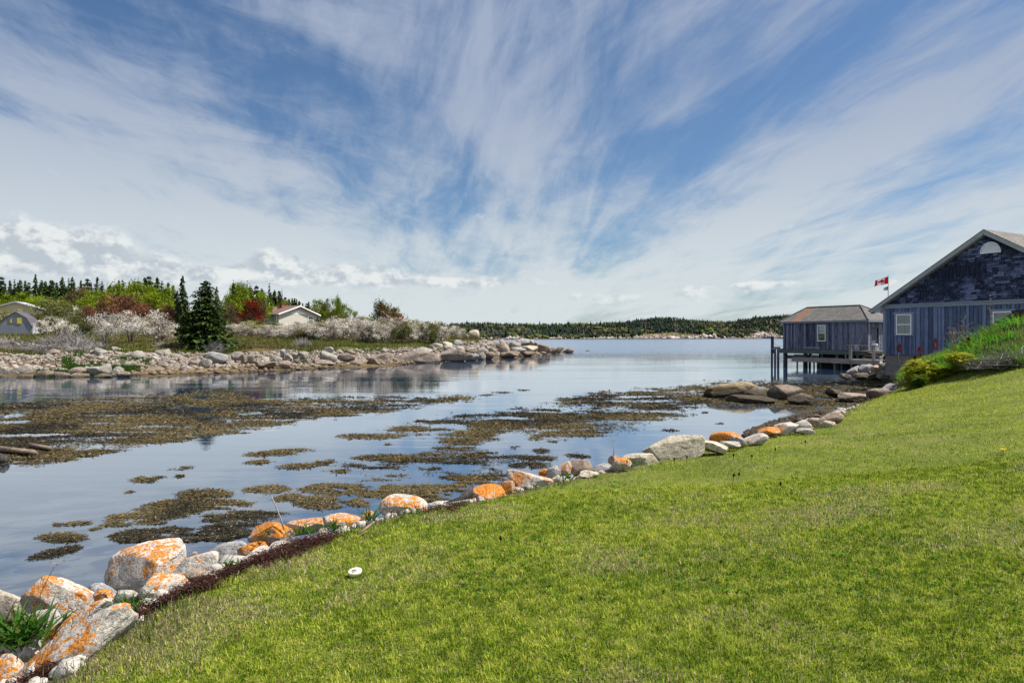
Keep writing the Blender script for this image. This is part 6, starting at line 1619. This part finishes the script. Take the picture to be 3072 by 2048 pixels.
for k, (u, d, vt, w) in enumerate(DB):
    lab = ['tangled grey dead bush at the left edge above the shore', 'pale silvery dead bush sprawling over the ledge', 'pale silvery dead bush spilling down to the ledge', 'low silvery dead branches beside the left boulders', 'purplish grey dead bush below the blossoming shrub', 'tallest purplish grey dead bush left of the dark stemmed trees', 'purplish dead bush at the foot of the left dark stemmed tree', 'low dead bush between the two dark stemmed trees', 'silvery dead branches hanging to the beach ledge', 'silvery dead branches at the very left', 'brown dead twigs under the tallest dead bush', 'dead bush cut by the left edge', 'small brown dead bush in the meadow below the bungalow', 'straw coloured dead stems left of the large spruce foot', 'straw coloured dead stems under the large spruce', 'straw coloured dead stems right of the large spruce foot'][k]
    plant('dead_bush', [dbm[k % 3]], u, d, vt, w, lab, 'dead bush', 'dead bushes along the left shore', parts=('branches',))

# meadow grass on the left bank
def blades_mesh(name, P, h, w, C, lean, r, label, kind='stuff', cat='grass', parts=1):
    n = len(P); a = r.uniform(0, 6.283, n); L = h * r.uniform(.6, 1.3, n); ln = lean * r.normal(0, 1, n)
    dx_, dy_ = np.cos(a), np.sin(a); wv_ = np.c_[-dy_, dx_, np.zeros(n)] * (w * .5)[:, None] if np.ndim(w) else np.c_[-dy_, dx_, np.zeros(n)] * w * .5
    tip = P + np.c_[dx_ * ln * L, dy_ * ln * L, L * np.sqrt(np.clip(1 - ln ** 2 * .5, .2, 1))]
    if parts == 1:
        V = np.stack([P - wv_, P + wv_, tip], 1).reshape(-1, 3); F = np.arange(3 * n).reshape(n, 3); CC = np.repeat(C, 3, 0)
    else:
        mid = P + (tip - P) * .55 + np.c_[np.zeros(n), np.zeros(n), L * .10]
        V = np.stack([P - wv_, P + wv_, mid + wv_ * .8, mid - wv_ * .8, tip], 1).reshape(-1, 3)
        b = np.arange(n)[:, None] * 5; F = np.vstack([b + [0, 1, 2], b + [0, 2, 3], b + [3, 2, 4]]); CC = np.repeat(C, 5, 0)
    me = mk_mesh(name, V, F, M['blade'], CC)
    return tag(link(name, me), label, cat, None, kind)
r = np.random.default_rng(17)
n = 90000; u = r.uniform(-150, 1480, n); dlo = np.interp(u, [-150, 600, 850, 1100, 1300, 1450], [52, 57, 62, 69, 75, 88]); d = dlo - 3.5 + (r.random(n) ** 1.5) * 37
P2 = np.c_[(u - UC) / FOC * d, d]; z = z_left(P2); P3 = np.c_[P2, z - .03]
keep = fbm(P2 * .5, 3, 31) > np.interp(d - dlo, [-3, 0, 3], [.62, .45, .25]); P3 = P3[keep]; u = u[keep]
g = fbm(P3[:, :2] * .25, 4, 12); t = np.clip((g - .35) * 3.3, 0, 1)[:, None]
grn = np.array([.085, .115, .016]); red = np.array([.15, .095, .045]); straw = np.array([.27, .23, .11])
C = grn * (1 - t) + red * t; q = r.random(len(P3)); C[q > .80] = straw; C[(q < .22)] = np.array([.12, .17, .02]); C *= r.uniform(.7, 1.2, (len(C), 1))
blades_mesh('meadow_grass', P3, np.full(len(P3), .30) * r.uniform(.5, 1.2, len(P3)), .07, C, .25, r, 'rough green and russet meadow grass on the left bank')
# green shore grass strips
pts = []
for (ua, ub, va, vb, n_) in [(185, 420, 1078, 1092, 5200), (110, 190, 1092, 1096, 700), (218, 250, 1062, 1068, 300), (900, 950, 1032, 1062, 1500), (845, 880, 1045, 1060, 300), (1300, 1380, 1028, 1042, 700), (360, 450, 1088, 1100, 1200), (880, 925, 1084, 1092, 300)]:
    for k in range(n_):
        uu, vv = r.uniform(ua, ub), r.uniform(va, vb)
        dd = 46.0
        for it in range(5): x_, y_ = xy(uu, dd); dd = dd * .5 + .5 * (CAMZ - np.clip(zl1(x_, y_), .2, 1.8)) * FOC / (vv - VH) if it else (CAMZ - .9) * FOC / (vv - VH)
        pts.append((*xy(uu, dd),))
pts = np.array(pts); P3 = np.c_[pts, z_left(pts) - .02]
C = np.array([.040, .085, .012]) * r.uniform(.6, 1.7, (len(P3), 1))
blades_mesh('shore_grass', P3, .26, .05, C, .3, r, 'bright green salt grass strips among the left shore rocks')

# ------------------------------------------------------------------ far wood (one mass)
r = np.random.default_rng(23); Vs, Fs, Cs, n0 = [], [], [], 0
N = 24000
u = r.uniform(1000, 3300, N); s = 3 + 320 * r.random(N) ** 1.35
d = far_d(u) + s; P2 = np.c_[(u - UC) / FOC * d, d]; z = z_far(P2)
dens = fbm(P2 / 45., 4, 71); open_ = np.interp(u, [1700, 1900, 2100, 2400], [0, .06, .09, .03])
keep = (dens > .30 + open_ * .6) | (r.random(N) < .3)
keep &= ~((u > 1925) & (u < 2150) & (s < 9)) & ~((u > 2250) & (u < 2330) & (s < 12))
u, s, P2, z, d = u[keep], s[keep], P2[keep], z[keep], d[keep]; N = len(u)
kindn = fbm(P2 / 30. + 50, 3, 72); lime = fbm(P2 / 22. + 90, 3, 73)
for i in range(N):
    con = kindn[i] < .52 or r.random() < .45
    x_, y_, z_ = P2[i, 0], P2[i, 1], z[i] - .3
    if con:
        h = r.uniform(2.0, 5.2) * (1.35 if r.random() < .08 else 1) * (1.0 if s[i] < 200 else .8); w = h * r.uniform(.13, .24)
        k = 5; aa = r.uniform(0, 6.28) + np.arange(k) * 6.283 / k
        V = []
        for (t, f) in ((.06, 1.0), (.42, .62), (.46, .80), (.72, .34)):
            V.append(np.c_[x_ + np.cos(aa) * w * f * r.uniform(.7, 1.2, k), y_ + np.sin(aa) * w * f, np.full(k, z_ + h * t) + r.uniform(-.05, .05, k) * h])
        V = np.vstack(V + [np.array([[x_, y_, z_ + h]])])
        F = []
        for L_ in range(3):
            for q in range(k): F.append((n0 + L_ * k + q, n0 + L_ * k + (q + 1) % k, n0 + (L_ + 1) * k + (q + 1) % k)); F.append((n0 + L_ * k + q, n0 + (L_ + 1) * k + (q + 1) % k, n0 + (L_ + 1) * k + q))
        for q in range(k): F.append((n0 + 3 * k + q, n0 + 3 * k + (q + 1) % k, n0 + 4 * k))
        col = np.array([.030, .042, .024]) * r.uniform(.5, 1.7)
        if r.random() < .07: col = np.array([.12, .10, .09])
        if lime[i] > .62: col = col * 1.15 + np.array([.008, .012, 0])
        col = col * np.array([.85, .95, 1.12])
    else:
        h = r.uniform(1.2, 3.4); w = h * r.uniform(.5, .9); V, F_ = ICO[2]; m = r.integers(0, 1)
        V = V[:] * (w, w, h * .5) * (1 + .5 * (vnoise(V * 2.3 + i, 5) - .5))[:, None] + (x_, y_, z_ + h * .45)
        F = [tuple(f + n0) for f in F_]
        cs = [(.045, .055, .024), (.075, .060, .042), (.085, .098, .03), (.062, .055, .042), (.036, .045, .022)]
        col = np.array(cs[2 if lime[i] > .60 else r.integers(5)]) * r.uniform(.7, 1.2)
    Vs.append(V); Fs += F; Cs.append(np.tile(col, (len(V), 1)) * r.uniform(.75, 1.2, (len(V), 1))); n0 += len(V)
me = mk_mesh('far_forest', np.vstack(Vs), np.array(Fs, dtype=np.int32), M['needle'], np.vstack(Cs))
tag(link('forest', me), 'dark spruce wood covering the far hills', 'forest', None, 'stuff')
# ------------------------------------------------------------------ lawn grass
r = np.random.default_rng(41)
def sample_wedge(n, d0, d1, u0=-220, u1=3290, p=1.0):
    # density ~ d^-2 on the ground: pdf(d) ~ 1/d inside a wedge
    # the strip reaches a few metres past the frame on either side so that it holds up from a step away
    d = d0 * (d1 / d0) ** (r.random(n) ** p); lo, hi = (u0 - UC) / FOC * d - 1.0, (u1 - UC) / FOC * d + 4.0
    return np.c_[lo + (hi - lo) * r.random(n), d]
def lawn_cols(P, n):
    a = .30 * fbm(P * 1.1, 4, 81) + .70 * fbm(P * 17.0, 3, 88); b = fbm(P * .35, 3, 82); q = r.random(n)
    g1, g2, g3 = np.array([.105, .170, .014]), np.array([.25, .335, .024]), np.array([.43, .46, .07])
    t = np.clip((a - .36) * 3.4 + (q - .5) * .9, 0, 1)[:, None]
    C = np.where(t < .5, g1 + (g2 - g1) * t * 2, g2 + (g3 - g2) * (t - .5) * 2)
    tan = np.array([.46, .40, .22]); dry = fbm(P * 1.7, 4, 83) + .35 * np.clip(b - .5, -.2, .3)
    dd = [(on(1080, 1760, .82), .42), (on(760, 1720, .78), .5), (on(300, 1960, .8), .28), (on(1330, 1560, .74), .55), (on(2620, 1235, .6), 1.2), (on(2520, 1560, 1.0), .9), (on(560, 1840, .8), .4), (on(920, 1680, .76), .4)]
    for c, s in dd: dry = dry + .20 * np.exp(-((P[:, 0] - c[0]) ** 2 + (P[:, 1] - c[1]) ** 2) / s ** 2)
    pr_ = np.clip((dry - .52) * 2.4, .04, .7); m = r.random(n) < pr_ * .8
    C[m] = tan * r.uniform(.55, 1.15, (m.sum(), 1))
    br = r.random(n) < .012; C[br] = np.array([.16, .06, .03])
    return C * r.uniform(.65, 1.3, (n, 1))
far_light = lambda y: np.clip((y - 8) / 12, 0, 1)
for (N, d0, d1, parts_, lab) in [(760000, 1.9, 7.5, 2, 'short green lawn grass in the foreground'), (400000, 7.0, 34, 1, 'short green lawn grass further up the slope')]:
    P2 = sample_wedge(N, d0, d1); t = sdist(P2); wob = (fbm(P2 * 3, 3, 84) - .5) * .35
    ok = (t + wob > .0)
    ok &= ~((P2[:, 1] > 15) & (t > np.interp(P2[:, 1], [15, 34], [9, 7.5])))
    P2 = P2[ok]; n = len(P2); z = z_near(P2); d = P2[:, 1]
    C = lawn_cols(P2, n)
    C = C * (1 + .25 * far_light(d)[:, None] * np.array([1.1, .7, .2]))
    hh = (.019 + .0008 * d) * (.9 + .4 * fbm(P2 * 2.3, 3, 85)) * np.where(r.random(n) < .05, 1.6, 1)
    ww = np.clip(.0024 + .00068 * d, .003, .03)
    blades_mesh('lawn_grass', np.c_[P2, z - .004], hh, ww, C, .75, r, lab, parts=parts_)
# broad little leaves (clover, plantain) mixed into the turf
n = 5200; P2 = sample_wedge(n, 2.8, 11); t = sdist(P2); cn_ = fbm(P2 * .9, 4, 97); P2 = P2[(t > .15) & (cn_ > .50)]; n = len(P2); z = z_near(P2)
V, F, C = [], [], []; k0 = 0
for (x_, y_), z_ in zip(P2, z):
    m_ = r.integers(3, 7); s_ = r.uniform(.008, .019) * (1 + y_ * .07); cc_ = np.array([.07, .16, .022]) * r.uniform(.6, 1.5)
    for j in range(m_):
        a = r.uniform(0, 6.28); c_, sn = math.cos(a), math.sin(a); zt = z_ + r.uniform(.010, .024)
        V += [(x_, y_, zt - .004), (x_ + s_ * (c_ * .6 - sn * .4), y_ + s_ * (sn * .6 + c_ * .4), zt + .003), (x_ + s_ * 1.3 * c_, y_ + s_ * 1.3 * sn, zt), (x_ + s_ * (c_ * .6 + sn * .4), y_ + s_ * (sn * .6 - c_ * .4), zt + .003)]; C += [cc_] * 4; F.append((k0, k0 + 1, k0 + 2, k0 + 3)); k0 += 4
tag(link('clover', mk_mesh('clover', np.array(V), np.array(F), M['blade'], np.array(C))), 'small broad clover leaves mixed into the turf', 'clover', None, 'stuff')
# taller fringe and weeds between the stones of the edge
n = 30000; P2 = sample_wedge(n * 4, 3.0, 26); t = sdist(P2); ok = (t > -.45) & (t < .28) & (r.random(len(P2)) < np.exp(-((t - .02) / .16) ** 2)); P2 = P2[ok][:n]
ok = fbm(P2 * 2.0, 3, 90) > .47; P2 = P2[ok]
z = z_near(P2); n = len(P2); C = np.array([.065, .11, .016]) * r.uniform(.6, 1.7, (n, 1)); m = r.random(n) < .3; C[m] = np.array([.26, .21, .12]) * r.uniform(.6, 1.1, (m.sum(), 1))
blades_mesh('edge_grass', np.c_[P2, z - .01], .075, np.clip(.003 + .0006 * P2[:, 1], .003, .02), C, .5, r, 'longer grass fringe between the lawn and the boulders', parts=2)
# dead brownish thatch under the lawn edge
n = 14000; P2 = sample_wedge(n * 6, 3.0, 9); t = sdist(P2); ok = (t > -.25) & (t < .4) & (fbm(P2 * 2.4, 3, 91) > .5); P2 = P2[ok][:n]; n = len(P2); z = z_near(P2)
C = np.array([.20, .155, .11]) * r.uniform(.4, 1.3, (n, 1)); blades_mesh('dry_thatch', np.c_[P2, z], .04, .0035, C, 1.3, r, 'dry brown thatch along the lawn edge', parts=2)
# tall grass on the steep bank at the right
def bank_pts(n, f):
    uu = r.uniform(2700, 3300, n); q = r.random(n)
    d_lo = np.interp(uu, [2700, 2800, 2900, 3072, 3300], [24, 22.0, 20.8, 18.5, 17]); d = d_lo + q * 8
    return np.c_[(uu - UC) / FOC * d, d], uu, q
P2, uu, q = bank_pts(60000, 0); z = z_near(P2); g = fbm(P2 * .9, 4, 95)
C = np.array([.12, .22, .02])[None] * (1 - g[:, None]) * 2 + 0; C = C * r.uniform(.6, 1.5, (len(C), 1)); m = r.random(len(C)) < np.where((g > .5) & (q < .45), .5, .08); C[m] = np.array([.24, .19, .16]) * r.uniform(.5, 1.1, (m.sum(), 1))
blades_mesh('bank_grass', np.c_[P2, z - .02], .34 + 0 * z, .022, C, .55, r, 'tall lush grass on the steep bank below the stair', parts=2)

# ------------------------------------------------------------------ strap leaved clumps among the boulders
def leaf_clump(name, loc, n, L, w, col, seed, lab, cat='plant', grp=None, spread=.05, upr=.8):
    r_ = random.Random(seed); mb = MB()
    for k in range(n):
        a = r_.uniform(0, 6.28); p = Vector((r_.gauss(0, spread), r_.gauss(0, spread), 0)); ln = L * r_.uniform(.6, 1.15); el = r_.uniform(.55, 1.45) * upr
        c = tuple(x * r_.uniform(.6, 1.5) for x in col); pts = []; d = Vector((math.cos(a) * math.cos(el), math.sin(a) * math.cos(el), math.sin(el)))
        q = p.copy()
        for s in range(6): pts.append(q.copy()); d = (d + Vector((0, 0, -.11 * s / 3))).normalized(); q += d * ln / 5
        sd = Vector((-math.sin(a), math.cos(a), 0))
        for s in range(5):
            w0, w1 = [w * x for x in (.5, .9, 1, .8, .5, .05)][s:s + 2]
            A_, B2 = pts[s], pts[s + 1]; up_ = Vector((0, 0, w * .25))
            mb.face([A_ - sd * w0 / 2 + up_, A_, B2, B2 - sd * w1 / 2 + up_], c); mb.face([A_, A_ + sd * w0 / 2 + up_, B2 + sd * w1 / 2 + up_, B2], c)
    o = mb.build(name, M['leaf'], None); o.location = loc; return tag(o, lab, cat, grp)
def ln(u, v, z=None):
    zz_ = .74
    p = on(u, v, zz_)
    return (p[0], p[1], zz_ if z is None else z)
LC = [(70, 1925, 4.25, 70, .24, .020, 'big strap leaved green clump at the lower left corner', .07), (388, 1838, None, 34, .15, .012, 'strap leaved clump beside the flat topped boulder', .04), (690, 1706, None, 22, .09, .016, 'small broad leaved weed between white stones and wrack', .03),
      (1112, 1562, None, 26, .17, .013, 'upright green clump left of the arch boulder', .025), (170, 1990, 4.0, 18, .14, .010, 'thin grass tuft in the gap between the two slabs', .05), (1236, 1545, None, 18, .14, .010, 'small leafy sprig in front of the arch boulder', .05),
      (905, 1600, None, 46, .10, .010, 'short green tuft before the white boulder with orange crest', .05), (1000, 1590, None, 50, .11, .010, 'short green tuft at the low flat boulder', .05), (800, 1605, None, 14, .09, .010, 'tiny green sprig above the wrack heap', .03), (1700, 1436, None, 40, .09, .012, 'green tuft below the rock cluster', .06), (1900, 1392, None, 30, .09, .012, 'green tuft before the low cream slab', .06)]
for k, (u, v, d, n, L, w, lab, sp) in enumerate(LC):
    p = ln(u, v) if d is None else tuple(at(u, v, d))
    leaf_clump('plant', p, n * 2 if k == 0 else n, L, w, (.050, .11, .018), 60 + k, lab, 'plant', 'green clumps among the edge boulders', sp)
def stalk(pts3, r0, lab, head=0, seed=1, col='greybark'):
    e = MB(); r_ = random.Random(seed); e.tube(pts3, [r0 * (1 - .12 * i) for i in range(len(pts3))], 5)
    tip = Vector(pts3[-1])
    for k in range(head):
        a = r_.uniform(0, 6.28); el = r_.uniform(-.1, .9); d = Vector((math.cos(a) * math.cos(el), math.sin(a) * math.cos(el), math.sin(el) * .6))
        q = tip + d * .055; e.tube([tip, q], [r0 * .4, r0 * .3], 3, cap=False)
        for j in range(5): e.tube([q, q + Vector((r_.gauss(0, .012), r_.gauss(0, .012), .008))], [r0 * .3, r0 * .25], 3, cap=False)
    o = e.build('dry_stalk', M[col], None, True); return tag(o, lab, 'dry stalk', 'dry stalks along the boulders')
def path(uvs, d): return [tuple(at(u, v, d)) for u, v in uvs]
stalk(path([(117, 1812), (122, 1780), (145, 1730), (160, 1705), (172, 1693)], 4.6), .0032, 'grey umbel headed stalk leaning over the speckled boulder', 12, 1)
stalk(path([(852, 1588), (842, 1555), (828, 1520), (812, 1482)], 6.4), .008, 'bleached thick stalk leaning left above the cube like boulder', 3, 2)
stalk(path([(982, 1600), (983, 1570), (991, 1538)], 6.4), .003, 'thin dark stalk in the short green tuft', 0, 3)
stalk(path([(549, 1742), (600, 1716), (655, 1683)], 5.3), .0035, 'pale straw stem lying across the white stones', 0, 4)
stalk(path([(540, 1790), (542, 1760), (538, 1738)], 4.8), .0022, 'thin dead stem in front of the flat topped boulder', 0, 5)
stalk(path([(1840, 1370), (1842, 1352), (1838, 1326)], 9.4), .006, 'short dry seed stalk above the rough brown stone', 5, 6)
stalk(path([(1330, 1520), (1335, 1492), (1322, 1470)], 7.5), .0035, 'forked bare twig before the driftwood', 3, 7)
stalk(path([(855, 1592), (880, 1615), (920, 1640)], 6.2), .004, 'pale curved straw on the wrack heap', 0, 8)
# brown seed heads and dandelions in the lawn
for k, (u, v) in enumerate([(2022, 1392), (2150, 1378), (2200, 1380), (2255, 1383), (2325, 1362), (2200, 1444), (2216, 1440), (1500, 1640), (2415, 1338), (2060, 1386), (1880, 1400), (2340, 1470)]):
    p = on(u, v, .72 + (.25 if v < 1460 else 0)); zz_ = float(z_near(np.array([[p[0], p[1]]]))[0]); mb = MB()
    mb.tube([(0, 0, 0), (.004, 0, .05)], [.003, .002], 4, (.1, .12, .03)); mb.tube([(.004, 0, .045), (.004, 0, .065), (.004, 0, .085)], [.006, .013, .004], 6, (.045, .02, .018))
    o = mb.build('seed_head', M['leaf'], None); d_ = (CAMZ - zz_) * FOC / (v - VH); o.location = ((u - UC) / FOC * d_, d_, zz_ + .005); tag(o, 'small dark plantain seed head standing in the lawn', 'seed head', 'seed heads in the lawn')
for (u, v, lab) in [(3010, 1322, 'yellow dandelion flower in the upper right of the lawn')]:
    p = on(u, v, 1.25); zz_ = float(z_near(np.array([[p[0], p[1]]]))[0]); mb = MB()
    for a in range(14): t = a * 6.283 / 14; mb.face([(0, 0, .05), (.03 * math.cos(t - .2), .03 * math.sin(t - .2), .065), (.035 * math.cos(t), .035 * math.sin(t), .06), (.03 * math.cos(t + .2), .03 * math.sin(t + .2), .065)], (.75, .5, .01))
    mb.tube([(0, 0, 0), (0, 0, .05)], [.003, .003], 4, (.1, .16, .03)); o = mb.build('dandelion', M['leaf'], None); o.location = (p[0], p[1], zz_); tag(o, lab, 'flower')

# ------------------------------------------------------------------ shrubs below the house (pinnate leaved)
def pinnate_shrub(seed, nst=8, H_=1.0, col=((.24, .28, .02), (.36, .34, .03), (.12, .18, .02)), leaflets=9, fr=30):
    r_ = random.Random(seed); L = MB(); S = MB()
    for s in range(nst):
        a = r_.uniform(0, 6.28); lean = r_.uniform(.05, .40); top = Vector((math.cos(a) * lean * H_, math.sin(a) * lean * H_, H_ * r_.uniform(.55, 1)))
        mid = top * .5 + Vector((r_.gauss(0, .04), r_.gauss(0, .04), 0)); S.tube([(0, 0, -.1), mid, top], [.018, .013, .007], 5, cap=False)
        for f_ in range(fr):
            t = r_.uniform(.1, 1); o = mid * (t / .4) if t < .4 else mid.lerp(top, (t - .4) / .6)
            b = r_.uniform(0, 6.28); d = Vector((math.cos(b), math.sin(b), r_.uniform(.3, 1.0))).normalized(); ll = r_.uniform(.22, .40) * H_ * .8
            c = [x * r_.uniform(.75, 1.2) for x in col[r_.choice((0, 0, 1, 1, 2))]]; q = o.copy(); side = d.cross(Vector((0, 0, 1))).normalized()
            for j in range(leaflets):
                q2 = q + d * ll / leaflets; d = (d + Vector((0, 0, -.15))).normalized()
                lw = .085 * H_ * math.sin(math.pi * (j + 1.2) / (leaflets + 1.5)) + .02
                for sg in (-1, 1):
                    e = q2 + side * sg * lw + d * .03 + Vector((0, 0, -.035)); m1 = q2.lerp(e, .5) + d * .014; m2 = q2.lerp(e, .5) - d * .014
                    L.face([q2, m1, e, m2], c)
                q = q2
    return mk_mesh('crown', np.array(L.V), L.F, M['leaf'], np.array(L.C)), mk_mesh('stems', np.array(S.V), S.F, M['bark'], None)
ps = [pinnate_shrub(70 + i, 9, 1.0) for i in range(3)]; pg = [pinnate_shrub(80 + i, 9, 1.0, ((.07, .13, .02), (.13, .19, .02), (.04, .08, .014))) for i in range(2)]
def nplant(name, meshes, u, v, d, h, w, lab, grp, parts=('crown', 'stems'), zb=None):
    p = at(u, v, d); z0 = float(z_near(np.array([[p[0], p[1]]]))[0])
    e = empty(name, (p[0], p[1], z0 - .03), rng.uniform(0, 6.28)); e.scale = (w, w, h)
    for nm, me in zip(parts, meshes): link(nm, me, e)
    return tag(e, lab, 'shrub', grp)
GS = 'yellow green shrubs below the house'
for (ms, u, v, d, top, w, lab) in [(ps[0], 2732, 1160, 22.3, 1066, .95, 'yellow green feathery shrub nearest the foundation boulders'), (ps[1], 2778, 1162, 21.8, 1076, 1.0, 'yellow green feathery shrub, second from the boulders'), (ps[2], 2830, 1152, 21.5, 1098, .95, 'low golden green feathery shrub in the middle of the row'),
                                   (pg[0], 2808, 1155, 22.6, 1070, 1.0, 'darker green feathery shrub behind the golden one'), (ps[0], 2898, 1148, 21.0, 1048, 1.25, 'tallest yellow topped feathery shrub with a bent dark trunk'), (pg[1], 2872, 1150, 22.2, 1064, 1.0, 'dark green shrub left of the tallest feathery one'), (pg[0], 2752, 1168, 21.3, 1120, .6, 'low green shrub at the lawn end near the boulders')]:
    p = at(u, v, d); z0 = float(z_near(np.array([[p[0], p[1]]]))[0]); h = CAMZ + (VH - top) / FOC * d - z0
    nplant('shrub', ms, u, v, d, max(.4, h), w, lab, GS)
a, b = at(2884, 1152, 20.8), at(2918, 1095, 21.1)
stick('branch', [tuple(a), tuple((a + b) / 2 + (.06, 0, -.04)), tuple(b), tuple(b + (.15, 0, .2))], [.05, .04, .025, .012], M['bark'], 'bent dark trunk rising beside the tallest feathery shrub', 'branch')
# red fruit spikes
def spike(u, vb, vt, d, lab, sc_=1.0):
    e = empty('sumac_stem', tuple(at(u, vb, d))); h = (vb - vt) / FOC * d; mb = MB(); mb.tube([(0.0, 0, -.55), (-.03, 0, 0), (0, 0, h * .5)], [.014, .010, .008], 5); mb.build('stem', M['greybark'], e, True)
    r_ = np.random.default_rng(int(u)); n = 520; t = r_.random(n); rad = .095 * sc_ * np.sin(np.pi * (t * .85 + .1)) ** .8; a = r_.uniform(0, 6.28, n)
    q_ = r_.random(n) ** .5; P = np.c_[np.cos(a) * rad * q_ * .8, np.sin(a) * rad * q_ * .8, t * h]
    V, F = leaf_quads(P, .022, r_, .6); C = np.array([.15, .030, .018]) * r_.uniform(.3, 1.6, (n, 1))
    link('fruit', mk_mesh('fruit', V, F, M['leaf'], np.repeat(C, 4, 0)), e); tag(e, lab, 'sumac', 'sumac fruit stems before the house wall')
spike(2698, 1055, 1032, 22.5, 'dark red sumac spike before the left house window'); spike(2760, 1068, 1040, 22.3, 'dark red sumac spike low before the middle boards', 1.1); spike(2807, 1050, 1016, 22.4, 'largest dark red sumac spike before the boards', 1.2); spike(2744, 1082, 1068, 22.4, 'tiny red sumac spike just above the foundation', .6); spike(2905, 1028, 1012, 22.6, 'small red sumac spike among the dry stems', .7)
# dry upright weeds before the wall
DW = [(2850, 1045, 1000, 22.6), (2868, 1050, 985, 22.8), (2882, 1060, 951, 23.0), (2895, 1055, 975, 23.0), (2912, 1050, 975, 23.2), (2925, 1040, 1005, 23.2), (2940, 1035, 985, 23.6), (2960, 1020, 982, 24), (2976, 1020, 885, 24.5), (2860, 1070, 1020, 22.6)]
for k, (u, vb, vt, d) in enumerate(DW):
    r_ = random.Random(k); h = (vb - vt) / FOC * d; e = empty('dry_weed', tuple(at(u, vb, d))); mb = MB(); lx = r_.uniform(-.15, .15)
    mb.tube([(0, 0, -.5), (lx * .5, 0, h * .5), (lx, 0, h)], [.010, .008, .004], 5)
    for j in range(26):
        t = r_.uniform(.35, 1); o = Vector((lx * t, 0, h * t)); dd = Vector((r_.gauss(0, .10), r_.gauss(0, .10), r_.uniform(.03, .14))); mb.tube([o, o + dd], [.005, .003], 3, cap=False)
        for q in range(3): mb.tube([o + dd * .8, o + dd + Vector((r_.gauss(0, .03), r_.gauss(0, .03), .03))], [.006, .004], 3, cap=False)
    mb.build('stems', M['greybark'] if k % 3 else M['drift'], e)
    lab = ['short dry weed at the left of the dry stand', 'dry weed second in the stand before the wall', 'tall brown topped dry weed before the boards', 'dry weed right of the brown topped one', 'feathery dry weed left of the stair rail', 'low dry weed at the stair rail foot', 'pale dry weed beyond the rail foot', 'pale spreading dry weed near the right window', 'very tall thin dead stem crossing the belt trim', 'dry weed lowest in the stand'][k]
    tag(e, lab, 'dry weed', 'dry weeds before the house wall')
# lush strap leaved clumps covering the bank
rb = random.Random(4); cl = [leaf_clump('plant', (0, 0, 0), 90, .62, .035, (.13, .28, .03), 200 + q, 'lush green clump', 'plant', None, .14, .85).data for q in range(3)]
for o in [o for o in COL.objects if o.get('label') == 'lush green clump']: bpy.data.objects.remove(o)
k = 0
for (u, v, d) in [(2838, 1075, 22.2), (2862, 1062, 22.8), (2885, 1050, 23.0), (2910, 1040, 23.2), (2935, 1028, 23.4), (2960, 1016, 23.6), (2985, 1004, 23.8), (3010, 992, 24), (3040, 990, 23.6), (3068, 980, 23.4), (2900, 1075, 22.4), (2925, 1062, 22.6), (2950, 1050, 22.6), (2975, 1038, 22.8), (3005, 1026, 22.6), (3035, 1018, 22.4), (3065, 1010, 22.2), (2945, 1085, 21.4), (2975, 1072, 21.6), (3010, 1056, 21.4), (3045, 1046, 21.2), (2930, 1110, 20.8), (2965, 1100, 20.4), (2848, 1100, 21.8), (3030, 1082, 20.4)]:
    p = at(u, v, d); z0 = float(z_near(np.array([[p[0], p[1]]]))[0]); s_ = rb.uniform(.75, 1.15)
    lab = ('lush strap leaved clump high on the bank beside the stair rail' if k < 10 else ('lush strap leaved clump half way up the bank' if k < 17 else 'lush strap leaved clump low on the bank above the lawn'))
    o = link('plant', cl[k % 3], None, (p[0], p[1], z0 - .02), (0, 0, rb.uniform(0, 6.28)), (s_, s_, s_)); tag(o, lab, 'plant', 'lush clumps ' + ('high' if k < 10 else 'mid way' if k < 17 else 'low') + ' on the right bank'); k += 1
# pile of grey twigs on the bank
db2 = dead_bush(77, 320)
for (u, v, d, top, w, lab) in [(3000, 1110, 19.6, 1062, 1.4, 'heap of grey twigs on the bank, left'), (3060, 1090, 19.0, 1040, 1.4, 'heap of grey twigs cut by the right edge'), (2945, 1100, 20.4, 1068, .9, 'small grey twig heap beside the tallest feathery shrub')]:
    p = at(u, v, d); z0 = float(z_near(np.array([[p[0], p[1]]]))[0]); h = max(.3, CAMZ + (VH - top) / FOC * d - z0)
    e = empty('twig_heap', (p[0], p[1], z0)); e.scale = (w, w, h); link('branches', db2, e); tag(e, lab, 'twig heap', 'twig heaps on the bank')
